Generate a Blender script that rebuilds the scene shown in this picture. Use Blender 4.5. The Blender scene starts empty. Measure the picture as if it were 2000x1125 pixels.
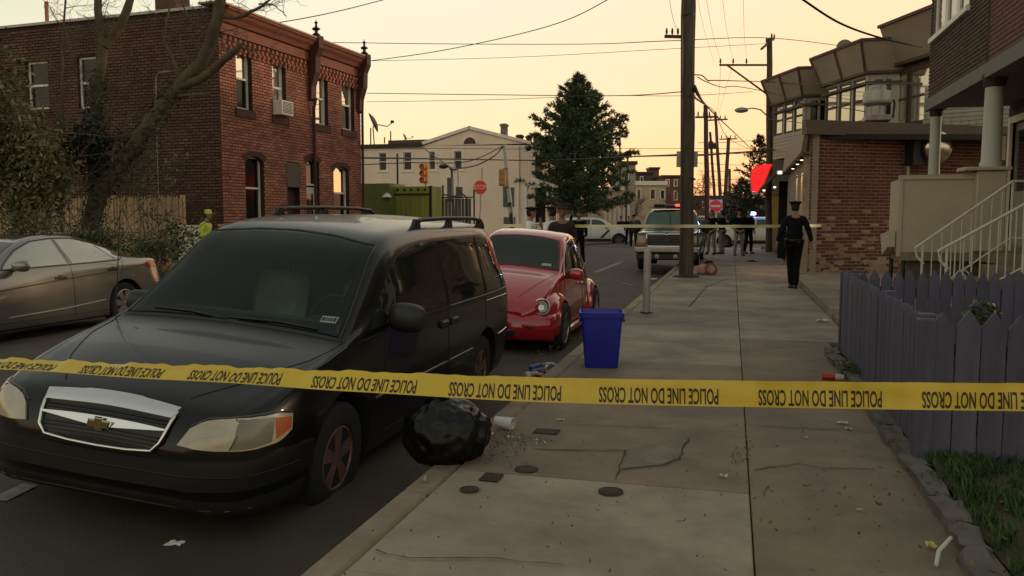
import bpy, bmesh, math, random
from mathutils import Vector, Matrix
from mathutils.bvhtree import BVHTree
R = math.radians
SC = bpy.context.scene
COL = SC.collection
rnd = random.Random(7)

# ------------------------------------------------------------------ camera
CAM_H, TH, PIT, F = 1.43, 15.0, 4.80, 1600.0      # eye height, yaw, pitch, focal length in px of a 2000 px wide picture
cd = bpy.data.cameras.new('camera'); cam = bpy.data.objects.new('camera', cd); COL.objects.link(cam)
cd.sensor_width = 36.0; cd.lens = 36.0 * F / 2000; cd.clip_end = 3000; cd.clip_start = 0.05
cam.location = (0, 0, CAM_H); cam.rotation_euler = (R(90 - PIT), 0, R(TH))
SC.camera = cam
# ------------------------------------------------------------------ sky
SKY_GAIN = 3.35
SUN_AZ, SUN_EL = 12.0, 1.2        # degrees clockwise from the street direction (+Y)
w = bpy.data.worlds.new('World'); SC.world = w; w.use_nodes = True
nt = w.node_tree; nt.nodes.clear()
out = nt.nodes.new('ShaderNodeOutputWorld'); bg = nt.nodes.new('ShaderNodeBackground')
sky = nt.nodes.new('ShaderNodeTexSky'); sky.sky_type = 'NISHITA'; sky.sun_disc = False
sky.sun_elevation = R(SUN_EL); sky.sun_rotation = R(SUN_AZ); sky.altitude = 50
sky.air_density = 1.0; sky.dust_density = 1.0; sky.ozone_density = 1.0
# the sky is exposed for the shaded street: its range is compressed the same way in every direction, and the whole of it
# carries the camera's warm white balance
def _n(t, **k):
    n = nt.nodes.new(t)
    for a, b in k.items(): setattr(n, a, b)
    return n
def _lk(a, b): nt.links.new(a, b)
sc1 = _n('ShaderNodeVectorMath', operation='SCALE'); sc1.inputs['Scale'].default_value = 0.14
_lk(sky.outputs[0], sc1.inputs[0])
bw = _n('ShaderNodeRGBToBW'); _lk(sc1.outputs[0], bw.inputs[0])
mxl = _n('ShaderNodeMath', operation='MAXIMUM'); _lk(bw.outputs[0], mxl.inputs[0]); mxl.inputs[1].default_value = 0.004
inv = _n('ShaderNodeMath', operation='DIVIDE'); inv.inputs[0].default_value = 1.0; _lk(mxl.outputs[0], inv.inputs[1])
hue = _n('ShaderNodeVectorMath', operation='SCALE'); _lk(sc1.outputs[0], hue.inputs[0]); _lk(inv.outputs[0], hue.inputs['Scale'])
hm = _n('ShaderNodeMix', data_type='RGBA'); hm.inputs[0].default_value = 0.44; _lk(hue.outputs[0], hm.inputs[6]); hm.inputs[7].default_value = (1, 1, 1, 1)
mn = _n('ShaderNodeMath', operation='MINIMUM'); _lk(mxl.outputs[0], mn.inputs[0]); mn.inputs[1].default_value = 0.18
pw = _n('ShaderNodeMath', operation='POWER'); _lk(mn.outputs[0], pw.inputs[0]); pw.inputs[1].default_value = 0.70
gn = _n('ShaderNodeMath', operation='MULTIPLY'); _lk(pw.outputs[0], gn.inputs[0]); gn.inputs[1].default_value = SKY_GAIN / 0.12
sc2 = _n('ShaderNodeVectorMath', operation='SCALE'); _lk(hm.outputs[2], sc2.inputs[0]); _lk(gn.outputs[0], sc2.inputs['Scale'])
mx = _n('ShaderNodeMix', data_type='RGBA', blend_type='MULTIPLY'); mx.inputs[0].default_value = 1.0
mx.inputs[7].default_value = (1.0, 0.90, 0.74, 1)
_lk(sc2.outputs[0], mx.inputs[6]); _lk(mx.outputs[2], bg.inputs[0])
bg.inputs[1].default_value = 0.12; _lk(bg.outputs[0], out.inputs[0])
# ------------------------------------------------------------------ sun, just above the roofs ahead
sl = bpy.data.lights.new('sun', 'SUN'); sl.energy = 1.0; sl.angle = R(2.5); sl.color = (1.0, 0.72, 0.45)
sun = bpy.data.objects.new('sun', sl); COL.objects.link(sun)
_d = Vector((math.sin(R(58)) * math.cos(R(9)), math.cos(R(58)) * math.cos(R(9)), math.sin(R(9))))
sun.rotation_euler = _d.to_track_quat('Z', 'Y').to_euler()
vs = SC.view_settings; vs.view_transform = 'Standard'; vs.look = 'None'; vs.gamma = 1.0; vs.use_curve_mapping = False
vs.exposure = 0.0
SC.render.film_transparent = False

# ------------------------------------------------------------------ where the vehicles stand
VAN_LOC, VAN_ROLL, VAN_YAW = (-3.22, 3.50, -.28), 4.6, 0.4
BEE_LOC, BEE_ROLL = (-2.95, 9.8, -.27), 4.0
SED_LOC, SED_ROLL, SED_YAW = (-9.85, 7.0, -.22), -2.5, 0.0
TRK_LOC = (-1.93, 25.6, -.18)
# ------------------------------------------------------------------ helpers
_th, _p = R(TH), R(PIT)
_FW = Vector((-math.sin(_th) * math.cos(_p), math.cos(_th) * math.cos(_p), -math.sin(_p)))
_RT = Vector((math.cos(_th), math.sin(_th), 0)); _UP = _RT.cross(_FW)
EYE = Vector((0, 0, CAM_H))
def ray(px, py): return _FW + _RT * ((px - 1000) / F) + _UP * ((562.5 - py) / F)
def proj(v):
    d = Vector(v) - EYE; z = d.dot(_FW)
    return (1000 + F * d.dot(_RT) / z, 562.5 - F * d.dot(_UP) / z, z) if z > .05 else (9e9, 9e9, z)
def gnd(px, py, z=0.0):
    d = ray(px, py); return EYE + d * ((z - CAM_H) / d.z)
def dep(px, py, d): return EYE + ray(px, py) * d                    # the point of a sight line at a given depth
def pln(px, py, O, N):
    d = ray(px, py); N = Vector(N); return EYE + d * ((Vector(O) - EYE).dot(N) / d.dot(N))

def tag(o, label=None, cat=None, group=None, kind=None):
    if label: o['label'] = label
    if cat: o['category'] = cat
    if group: o['group'] = group
    if kind: o['kind'] = kind
    return o
def thing(name, label, cat, loc=(0, 0, 0), rz=0.0, group=None, rot=None):
    o = bpy.data.objects.new(name, None); COL.objects.link(o); o.empty_display_size = .1
    o.location = loc; o.rotation_euler = rot if rot else (0, 0, rz)
    return tag(o, label, cat, group)
def copy_tree(o, parent=None, skip=()):
    c = o.copy(); COL.objects.link(c); c.parent = parent
    for ch in list(o.children):
        if ch.name.split('.')[0] not in skip: copy_tree(ch, c, skip)
    return c

class MB:
    def __init__(s): s.v = []; s.f = []; s.mi = []; s.m = 0; s.T = None
    def add(s, vs, fs):
        b = len(s.v)
        s.v += [tuple(s.T @ Vector(v)) if s.T else tuple(v) for v in vs]
        s.f += [tuple(b + i for i in f) for f in fs]; s.mi += [s.m] * len(fs); return s
    def box(s, a, b):
        (x0, y0, z0), (x1, y1, z1) = [min(p, q) for p, q in zip(a, b)], [max(p, q) for p, q in zip(a, b)]
        return s.add([(x0,y0,z0),(x1,y0,z0),(x1,y1,z0),(x0,y1,z0),(x0,y0,z1),(x1,y0,z1),(x1,y1,z1),(x0,y1,z1)],
                     [(3,2,1,0),(4,5,6,7),(0,1,5,4),(1,2,6,5),(2,3,7,6),(3,0,4,7)])
    def bbox(s, a, b, r=.01):                                        # box with chamfered edges
        (x0, y0, z0), (x1, y1, z1) = [min(p, q) for p, q in zip(a, b)], [max(p, q) for p, q in zip(a, b)]
        bm = bmesh.new(); bmesh.ops.create_cube(bm, size=1)
        for v in bm.verts: v.co = Vector(((x0+x1)/2 + v.co.x*(x1-x0), (y0+y1)/2 + v.co.y*(y1-y0), (z0+z1)/2 + v.co.z*(z1-z0)))
        r = min(r, (x1-x0)*.45, (y1-y0)*.45, (z1-z0)*.45)
        bmesh.ops.bevel(bm, geom=bm.edges[:], offset=r, segments=1, affect='EDGES')
        return s.bm(bm)
    def bm(s, bm):
        bm.verts.index_update(); s.add([v.co for v in bm.verts], [[v.index for v in f.verts] for f in bm.faces]); bm.free(); return s
    def prism(s, pts, h, axis='z'):                                  # polygon (2D) extruded from h[0] to h[1] along axis
        n = len(pts)
        def mk(p, k):
            a, b = p
            return {'z': (a, b, k), 'y': (a, k, b), 'x': (k, a, b)}[axis]
        vs = [mk(p, h[0]) for p in pts] + [mk(p, h[1]) for p in pts]
        return s.add(vs, [tuple(range(n))[::-1], tuple(range(n, 2*n))] + [(i, (i+1) % n, n+(i+1) % n, n+i) for i in range(n)])
    def tube(s, pts, r, n=8, cap=True, sq=False):
        pts = [Vector(p) for p in pts]; k = len(pts); rs = r if isinstance(r, (list, tuple)) else [r]*k
        t0 = (pts[1]-pts[0]).normalized(); up = Vector((0,0,1)) if abs(t0.z) < .9 else Vector((0,1,0))
        a = t0.cross(up).normalized(); vs = []
        for i, p in enumerate(pts):
            t = (pts[min(i+1,k-1)] - pts[max(i-1,0)]).normalized()
            a = (a - t*a.dot(t)).normalized(); b = t.cross(a)
            for j in range(n):
                an = 2*math.pi*(j+(.5 if sq else 0))/n; vs.append(p + (a*math.cos(an)+b*math.sin(an))*rs[i])
        fs = [(i*n+j, i*n+(j+1) % n, (i+1)*n+(j+1) % n, (i+1)*n+j) for i in range(k-1) for j in range(n)]
        if cap: fs += [tuple(range(n))[::-1], tuple(range((k-1)*n, k*n))]
        return s.add(vs, fs)
    def lathe(s, prof, n=24, c=(0,0,0), axis='z'):                   # profile of (radius, height)
        vs = []
        for r, h in prof:
            for j in range(n):
                a = 2*math.pi*j/n; x, y = r*math.cos(a), r*math.sin(a)
                q = {'z': (x,y,h), 'x': (h,x,y), 'y': (x,h,y)}[axis]
                vs.append((q[0]+c[0], q[1]+c[1], q[2]+c[2]))
        k = len(prof)
        fs = [(i*n+j, i*n+(j+1) % n, (i+1)*n+(j+1) % n, (i+1)*n+j) for i in range(k-1) for j in range(n)]
        fs += [tuple(range(n))[::-1], tuple(range((k-1)*n, k*n))]
        return s.add(vs, fs)
    def grid(s, P):                                                  # P[i][j] points
        n, m = len(P), len(P[0])
        return s.add([p for row in P for p in row], [(i*m+j, i*m+j+1, (i+1)*m+j+1, (i+1)*m+j) for i in range(n-1) for j in range(m-1)])
    def mesh(s, name, mats, smooth=False, fix=True):
        me = bpy.data.meshes.new(name); me.from_pydata(s.v, [], s.f)
        for m in (mats if isinstance(mats, (list, tuple)) else [mats]): me.materials.append(m)
        me.polygons.foreach_set('material_index', s.mi)
        if fix:
            bm = bmesh.new(); bm.from_mesh(me); bmesh.ops.recalc_face_normals(bm, faces=bm.faces); bm.to_mesh(me); bm.free()
        if smooth:
            if smooth is True: me.shade_smooth()
            else:
                me.shade_smooth()
                bm = bmesh.new(); bm.from_mesh(me)
                for e in bm.edges:
                    if len(e.link_faces) == 2 and e.calc_face_angle(0) > R(smooth): e.smooth = False
                bm.to_mesh(me); bm.free()
        me.update(); return me
    def build(s, name, mats, parent=None, smooth=False, fix=True):
        o = bpy.data.objects.new(name, s.mesh(name, mats, smooth, fix)); COL.objects.link(o)
        if parent is not None: o.parent = parent
        return o
def link(name, me, parent, loc=(0,0,0), rot=(0,0,0), scale=(1,1,1)):
    o = bpy.data.objects.new(name, me); COL.objects.link(o); o.parent = parent
    o.location = loc; o.rotation_euler = rot; o.scale = scale; return o
def arc(cx, cy, r, a0, a1, n=12, ry=None):
    return [(cx + r*math.cos(R(a0+(a1-a0)*i/n)), cy + (ry or r)*math.sin(R(a0+(a1-a0)*i/n))) for i in range(n+1)]

# ------------------------------------------------------------------ materials
MATS = {}
def mat(name, col, rough=.6, metal=0., noise=.0, scale=8., bump=0., bscale=None, coat=0., spec=None, emit=None, es=0., rand=0., col2=None,
        sheen=0., ior=None, trans=0., alpha=None, detail=5., streak=None, stain=0.):
    if name in MATS: return MATS[name]
    m = bpy.data.materials.new(name); m.use_nodes = True; t = m.node_tree; b = t.nodes['Principled BSDF']; N = t.nodes; L = t.links
    b.inputs['Base Color'].default_value = (*col, 1); b.inputs['Roughness'].default_value = rough; b.inputs['Metallic'].default_value = metal
    if coat: b.inputs['Coat Weight'].default_value = coat; b.inputs['Coat Roughness'].default_value = .03
    if spec is not None: b.inputs['Specular IOR Level'].default_value = spec
    if ior: b.inputs['IOR'].default_value = ior
    if trans: b.inputs['Transmission Weight'].default_value = trans
    if emit: b.inputs['Emission Color'].default_value = (*emit, 1); b.inputs['Emission Strength'].default_value = es
    tc = N.new('ShaderNodeTexCoord')
    last = None
    if noise or col2 or rand:
        vec = tc.outputs['Object']
        if streak:
            mp = N.new('ShaderNodeMapping'); mp.inputs['Scale'].default_value = streak; L.new(vec, mp.inputs[0]); vec = mp.outputs[0]
        nz = N.new('ShaderNodeTexNoise'); nz.inputs['Scale'].default_value = scale; nz.inputs['Detail'].default_value = detail
        nz.inputs['Roughness'].default_value = .65; L.new(vec, nz.inputs['Vector'])
        rp = N.new('ShaderNodeValToRGB'); L.new(nz.outputs['Fac'], rp.inputs[0])
        c2 = col2 or tuple(min(1, c*(1+noise)) for c in col); c1 = tuple(c*(1-noise) for c in col) if not col2 else col
        rp.color_ramp.elements[0].position = .34; rp.color_ramp.elements[0].color = (*c1, 1)
        rp.color_ramp.elements[1].position = .68; rp.color_ramp.elements[1].color = (*c2, 1)
        last = rp.outputs[0]
        if rand:
            oi = N.new('ShaderNodeObjectInfo'); ge = N.new('ShaderNodeNewGeometry')
            ad = N.new('ShaderNodeMath'); ad.operation = 'ADD'; L.new(oi.outputs['Random'], ad.inputs[0]); L.new(ge.outputs['Random Per Island'], ad.inputs[1])
            fr = N.new('ShaderNodeMath'); fr.operation = 'FRACT'; L.new(ad.outputs[0], fr.inputs[0])
            mr = N.new('ShaderNodeMapRange'); L.new(fr.outputs[0], mr.inputs[0]); mr.inputs[3].default_value = 1-rand; mr.inputs[4].default_value = 1+rand*.8
            vm = N.new('ShaderNodeVectorMath'); vm.operation = 'SCALE'; L.new(last, vm.inputs[0]); L.new(mr.outputs[0], vm.inputs['Scale']); last = vm.outputs[0]
        if stain:
            sn = N.new('ShaderNodeTexNoise'); sn.inputs['Scale'].default_value = .9; sn.inputs['Detail'].default_value = 9; sn.inputs['Roughness'].default_value = .7; L.new(tc.outputs['Object'], sn.inputs['Vector'])
            sr = N.new('ShaderNodeMapRange'); sr.inputs[1].default_value = .35; sr.inputs[2].default_value = .62; sr.inputs[3].default_value = 1-stain; sr.inputs[4].default_value = 1.06; L.new(sn.outputs['Fac'], sr.inputs[0])
            vo = N.new('ShaderNodeTexVoronoi'); vo.inputs['Scale'].default_value = 3.2; vo.inputs['Randomness'].default_value = 1; L.new(tc.outputs['Object'], vo.inputs['Vector'])
            vr = N.new('ShaderNodeMapRange'); vr.inputs[1].default_value = .035; vr.inputs[2].default_value = .07; vr.inputs[3].default_value = .62; vr.inputs[4].default_value = 1.; L.new(vo.outputs['Distance'], vr.inputs[0])
            m1 = N.new('ShaderNodeMath'); m1.operation = 'MULTIPLY'; L.new(sr.outputs[0], m1.inputs[0]); L.new(vr.outputs[0], m1.inputs[1])
            vm = N.new('ShaderNodeVectorMath'); vm.operation = 'SCALE'; L.new(last, vm.inputs[0]); L.new(m1.outputs[0], vm.inputs['Scale']); last = vm.outputs[0]
        L.new(last, b.inputs['Base Color'])
    if bump:
        n2 = N.new('ShaderNodeTexNoise'); n2.inputs['Scale'].default_value = bscale or scale*3; n2.inputs['Detail'].default_value = 6
        L.new(tc.outputs['Object'], n2.inputs['Vector'])
        bp = N.new('ShaderNodeBump'); bp.inputs['Strength'].default_value = bump; bp.inputs['Distance'].default_value = .01
        L.new(n2.outputs['Fac'], bp.inputs['Height']); L.new(bp.outputs[0], b.inputs['Normal'])
    MATS[name] = m; return m

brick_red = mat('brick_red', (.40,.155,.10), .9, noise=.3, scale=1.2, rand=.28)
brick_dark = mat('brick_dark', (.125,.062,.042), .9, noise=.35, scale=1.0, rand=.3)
brick_shop = mat('brick_shop', (.135,.040,.030), .9, noise=.35, scale=1.3, rand=.4)
brick_brown = mat('brick_brown', (.085,.052,.036), .9, noise=.25, scale=1.3, rand=.25)
mortar = mat('mortar', (.16,.115,.085), .95, noise=.25, scale=3, bump=.4)
mortar_dark = mat('mortar_dark', (.04,.022,.016), .95, noise=.25, scale=3)
mortar_pale = mat('mortar_pale', (.30,.22,.165), .95, noise=.3, scale=2.2, bump=.5)
concrete = mat('concrete', (.255,.207,.158), .85, noise=.24, scale=1.5, bump=.25, bscale=40, rand=.10, detail=12, stain=.42)
curb_m = mat('curb_concrete', (.25,.19,.13), .85, noise=.2, scale=3, bump=.3, bscale=30, rand=.1, stain=.35)
gap_m = mat('joint_dirt', (.035,.028,.02), .95, noise=.4, scale=5)
asphalt = mat('asphalt', (.056,.043,.032), .8, noise=.25, scale=1.2, bump=.5, bscale=90, detail=9, stain=.3)
paint_line = mat('road_paint', (.24,.22,.18), .8, noise=.4, scale=9)
soil = mat('soil', (.035,.022,.014), .95, noise=.4, scale=4, bump=.8, bscale=25)
grass_m = mat('grass_green', (.035,.075,.015), .8, noise=.5, scale=5, rand=.4)
stone_edge = mat('stone_edging', (.10,.09,.075), .9, noise=.35, scale=4, bump=.6, bscale=20)
white_trim = mat('white_trim', (.78,.72,.64), .6, noise=.08, scale=4)
glass_sky = mat('window_glass', (.88,.82,.72), .03, metal=.9)
glass_blind = mat('blind_glass', (.55,.50,.42), .06, metal=.8)
glass_room = mat('room_glass', (.012,.012,.010), .1, spec=.3)
glass_dark = mat('dark_glass', (.015,.018,.016), .04, spec=.6, coat=.4)
room_dark = mat('dark_room', (.012,.010,.009), .9)
wood_pole = mat('pole_wood', (.085,.062,.042), .9, noise=.4, scale=2, streak=(6,6,.35), bump=.6, bscale=20)
dark_iron = mat('dark_iron', (.03,.028,.026), .5, metal=.4)
galv = mat('galvanized_steel', (.32,.30,.27), .45, metal=.6, noise=.2, scale=5)
cable_m = mat('cable_black', (.015,.014,.013), .6)
# ------------------------------------------------------------------ ground, road, pavement
SX, SC0, SI = -1.50, 0.12, 1.12      # kerb seam, centre joint, inner edge of the near pavement
KX = -1.67                           # face of the kerb
LK = -10.95                          # the kerb across the street
YC0, YC1 = 43.0, 57.0                # the cross street
def road_z(x):
    if x > KX or x < LK: return -.32
    c = (KX + LK) / 2; h = (KX - LK) / 2
    return -.32 + .31 * (1 - abs((x - c) / h) ** 1.4)
g = MB(); g.grid([[(x, y, -.40) for x in (-900, -60, 60, 900)] for y in (-200, 60, 200, 1800)])
tag(g.build('ground', soil), kind='structure')
g = MB(); xs = [KX + (LK-KX)*i/14 for i in range(15)]
g.grid([[(x, y, road_z(x) - (.0 if y < YC0-4 else 0)) for x in xs] for y in [-30, 0, 10, 20, 30, YC0, YC1, 90, 200, 420]])
g.grid([[(x, y, -.20) for x in (KX, 80)] for y in (YC0, YC1)]); g.grid([[(x, y, -.195) for x in (-90, LK)] for y in (YC0, YC1)])
road = tag(g.build('road', asphalt, smooth=True), kind='structure')
# worn markings on the asphalt
def mark(p0, p1, wd):
    a = gnd(*p0, -.12); b = gnd(*p1, -.12); d = (b - a).normalized(); n = Vector((-d.y, d.x, 0)) * wd / 2
    m = MB(); P = []
    for i in range(7):
        q = a.lerp(b, i/6); P.append([(q + s*n).to_tuple()[:2] + (road_z((q + s*n).x) + .006,) for s in (-1, 1)])
    m.grid(P); return m.build('road_marking', paint_line, road)
mark((1163, 531), (1214, 511), .13); mark((1192, 592), (1225, 592), .1); mark((1150, 470), (1232, 478), .25)
mark((-4, 974), (60, 944), .10); mark((1215, 545), (1236, 547), .10)
# pavement slabs: joints read off the picture
sw = MB(); sw.box((SX+.002, -2, -.25), (2.6, 20.4, -.035)); sidewalk = tag(sw.build('sidewalk', gap_m), kind='structure')
yl = [-1.2, .3, 1.7, 2.96, gnd(1200, 941).y, gnd(1200, 828).y, gnd(1200, 703).y, gnd(1200, 664).y, gnd(1200, 633).y, 12.6, 13.9, 15.2, 16.6, 18.0, 19.4, 20.8, 22.2, 23.8, 25.4, 27.0, 29, 31, 33, 35, 37, 39, 41.0, 42.8]
yr = [-1.2, .6, 2.1, gnd(1590, 1190).y, gnd(1590, 917).y, gnd(1590, 838).y, gnd(1590, 728).y, gnd(1590, 666).y, 11.0, 12.6, 13.9, 15.2, 16.6, 18.0, 19.4, 20.8, 22.2, 23.8, 25.4, 27.0, 29, 31, 33, 35, 37, 39, 41.0, 42.8]
def slab(name, x0, x1, y0, y1, m, z=0., th=.09, j=.0035, parent=None, ch=.005):
    b = MB(); dz = rnd.uniform(-.004, .004)
    b.bbox((x0+j, y0+j, z-th), (x1-j, y1-j, z+dz), ch); return b.build(name, m, parent)
conc2 = mat('concrete_pale', (.31,.25,.188), .85, noise=.2, scale=1.3, bump=.25, bscale=40, rand=.06, detail=9, stain=.38)
conc3 = mat('concrete_brown', (.22,.165,.115), .88, noise=.2, scale=1.6, bump=.3, bscale=40, rand=.1, detail=9, stain=.3)
for i in range(len(yl)-1):
    slab('paving_slab', SX, SC0, yl[i], yl[i+1], conc2 if i in (2, 3, 6, 7) else (conc3 if i in (4, 5) else concrete), parent=sidewalk)
for i in range(len(yr)-1):
    if yr[i] < 20.6: slab('paving_slab', SC0, SI if yr[i] < 9 else 1.42, yr[i], yr[i+1], conc3 if i in (4, 3, 5, 6) else concrete, parent=sidewalk)
    else: slab('paving_slab', SC0, 1.78, yr[i], yr[i+1], concrete, parent=sidewalk)
# a second sheet of pavement beyond the shop corner keeps the ground closed
fs = MB(); fs.box((SX+.002, 20.4, -.25), (2.4, 42.8, -.035)); fs.build('pavement_bed', gap_m, sidewalk)
# a darker patch and its ragged joint, set on the slabs
def crack(pts, wd=.012, name='crack'):
    P = [gnd(*p) for p in pts]; Q = []
    for a, b in zip(P, P[1:]):
        n = max(2, int((b-a).length/.06))
        for k in range(n): q = a.lerp(b, k/n); Q.append(q + Vector((rnd.gauss(0, .006), rnd.gauss(0, .008), 0)))
    Q.append(P[-1]); V = []
    for i, q in enumerate(Q):
        d = (Q[min(i+1, len(Q)-1)] - Q[max(i-1, 0)]); n = Vector((-d.y, d.x, 0)).normalized() * wd * rnd.uniform(.3, 1) / 2
        V.append([(q.x-n.x, q.y-n.y, .0065), (q.x+n.x, q.y+n.y, .0065)])
    m = MB(); m.grid(V); return m.build(name, gap_m, sidewalk, fix=False)
crack([(1040, 879), (1130, 880), (1222, 881)], .016); crack([(1222, 881), (1213, 905), (1203, 938)], .012)
crack([(1222, 881), (1290, 866), (1343, 858)], .006); crack([(1343, 858), (1332, 880), (1328, 898), (1290, 912), (1215, 918)], .012)
crack([(1470, 918), (1560, 908), (1610, 915), (1710, 918)], .012)
crack([(1500, 953), (1490, 972), (1472, 976)], .008); crack([(735, 1075), (800, 1092), (930, 1090), (1020, 1099), (1100, 1105)], .01)
crack([(1010, 826), (1170, 832), (1310, 838)], .008); crack([(1490, 834), (1600, 840), (1660, 838)], .01)
crack([(1280, 576), (1370, 574), (1530, 566)], .03); crack([(1345, 600), (1380, 560), (1420, 545)], .03)
patch = MB()
pp = [gnd(*p) for p in ((1226, 882), (1290, 868), (1341, 860), (1331, 880), (1326, 896), (1288, 910), (1216, 916))]
patch.add([(p.x, p.y, .0052) for p in pp], [tuple(range(len(pp)))]); patch.build('asphalt_patch', mat('patch_grey', (.175,.14,.102), .9, noise=.2, scale=6, bump=.3, bscale=60), sidewalk)
for name, px, py, rx in (('valve_cover', 1193, 961, 22), ('valve_cover', 917, 957, 17), ('valve_cover', 1028, 918, 21)):
    c = gnd(px, py); d = (c - EYE).length; rr = rx/1600*d
    m = MB(); m.lathe([(rr*1.08, .002), (rr*1.08, .007), (rr*.98, .008), (rr*.95, .005), (rr*.7, .006), (rr*.68, .009), (.001, .009)], 24, (c.x, c.y, 0))
    m.build(name, mat('rusty_iron', (.05,.034,.022), .8, metal=.3, noise=.3, scale=20, bump=.5, bscale=60), sidewalk)
for a, b in (((948, 925), (972, 942)), ((1048, 838), (1088, 850))):
    p, q = gnd(*a), gnd(*b); m = MB(); m.bbox((p.x, q.y, .001), (q.x, p.y, .009), .003)
    for k in range(5):
        xx = p.x + (q.x-p.x)*(k+.5)/5; m.box((xx-.006, q.y+.015, .009), (xx+.006, p.y-.015, .012))
    m.build('drain_cover', MATS['rusty_iron'], sidewalk)
# kerb stones
kerb = MB(); kerb.box((KX+.02, -3, -.335), (SX-.008, YC0, -.05)); kerb = tag(kerb.build('kerb', gap_m), kind='structure')
y = -2.5
while y < YC0 - .3:
    L_ = rnd.uniform(1.9, 2.6) if y < 20 else 5
    m = MB(); m.bbox((KX, y+.006, -.38), (SX-.008, min(y+L_, YC0)-.006, rnd.uniform(-.004, .004)), .022); m.build('kerb_stone', curb_m, kerb); y += L_
# across the street
m = MB(); m.box((LK-.15, -20, -.3), (LK, YC0, -.02)); tag(m.build('far_kerb', curb_m), kind='structure')
m = MB(); m.box((-12.72, -20, -.25), (LK-.155, YC0, -.024)); tag(m.build('far_sidewalk', concrete), kind='structure')
m = MB(); m.box((-60, -20, -.3), (-12.73, YC0, -.05)); tag(m.build('yard_ground', soil), kind='structure')
m = MB(); m.box((-80, YC1, -.3), (LK, YC1+3, -.03)); m.box((KX, YC1, -.3), (60, YC1+3, -.03)); tag(m.build('far_corner_pavement', concrete), kind='structure')
# concrete apron and front yard on the right
m = MB(); m.bbox((1.43, 12.7, -.2), (3.4, 20.6, .13), .01); tag(m.build('concrete_apron', concrete), kind='structure')
m = MB(); m.box((3.41, 9.4, -.2), (14, 30, .10)); m.box((1.45, 9.4, -.2), (3.4, 12.69, .05)); tag(m.build('yard_slab', conc3), kind='structure')
m = MB(); rs = random.Random(3)
m.grid([[(x, y, .035 + .03*math.sin(x*3+y*2) + rs.uniform(-.012, .012)) for x in [1.12 + .12*i for i in range(40)]] for y in [.3 + .15*j for j in range(61)]])
yard = tag(m.build('front_yard', mat('yard_soil', (.05,.034,.018), .95, noise=.45, scale=3, col2=(.06,.055,.02), bump=1, bscale=30), smooth=True), kind='structure')
# low stone edging between pavement and yard: rough lumps
edging = thing('stone_edging', 'rough low stone edging running along the grass beside the pavement', 'edging', (1.06, 0, 0))
yy = 1.0; k = 0
while yy < 9.1:
    l = rs.uniform(.32, .6); xo = .02*math.sin(yy*2) - .13*max(0, (5.4-yy)/3)*0.6; m = MB(); bm = bmesh.new(); bmesh.ops.create_cube(bm, size=1); bmesh.ops.subdivide_edges(bm, edges=bm.edges[:], cuts=2, use_grid_fill=True)
    for v in bm.verts:
        c = v.co.copy(); f = 1 - .18*(abs(c.x*2)**3 + abs(c.y*2)**4)/2
        v.co = Vector((c.x*.14*f + xo, c.y*l*f*1.02, c.z*.10*f+.008)) + Vector((rs.gauss(0, .009), rs.gauss(0, .012), rs.gauss(0, .008)))
    m.bm(bm); o = m.build('edging_stone', stone_edge, edging, smooth=50); o.location = (0, yy + l/2, 0); yy += l*.97

# ------------------------------------------------------------------ building helpers
class Fr:
    def __init__(s, O, U):
        s.O = Vector(O); U = Vector((U[0], U[1], 0)).normalized(); s.U = U; s.I = Vector((0,0,1)).cross(U)
        s.M = Matrix(((U.x, s.I.x, 0, s.O.x), (U.y, s.I.y, 0, s.O.y), (0, 0, 1, s.O.z), (0, 0, 0, 1))); s.Mi = s.M.inverted()
        s.rz = math.atan2(U.y, U.x)
    def uv(s, px, py): q = s.Mi @ pln(px, py, s.O, s.I); return q.x, q.z
    def rect(s, x0, y0, x1, y1):                                     # pixel corners -> (u0, u1, z0, z1)
        a = s.uv(x0, y0); b = s.uv(x1, y1); c = s.uv(x0, y1); d = s.uv(x1, y0)
        return (a[0], b[0], (b[1]+c[1])/2, (a[1]+d[1])/2)
    def rel(s, root): return root.Mi @ s.M
def wall(mb, u0, u1, z0, z1, holes, th=.25, y0=0.):
    us = sorted({u0, u1, *[h[0] for h in holes], *[h[1] for h in holes]}); us = [u for u in us if u0 <= u <= u1]
    for a, b in zip(us, us[1:]):
        c = (a+b)/2; zs = sorted([(h[2], h[3]) for h in holes if h[0] < c < h[1]]); z = z0
        for h0, h1 in zs:
            if h0 > z: mb.box((a, y0, z), (b, y0+th, h0))
            z = max(z, h1)
        if z < z1: mb.box((a, y0, z), (b, y0+th, z1))
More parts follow.
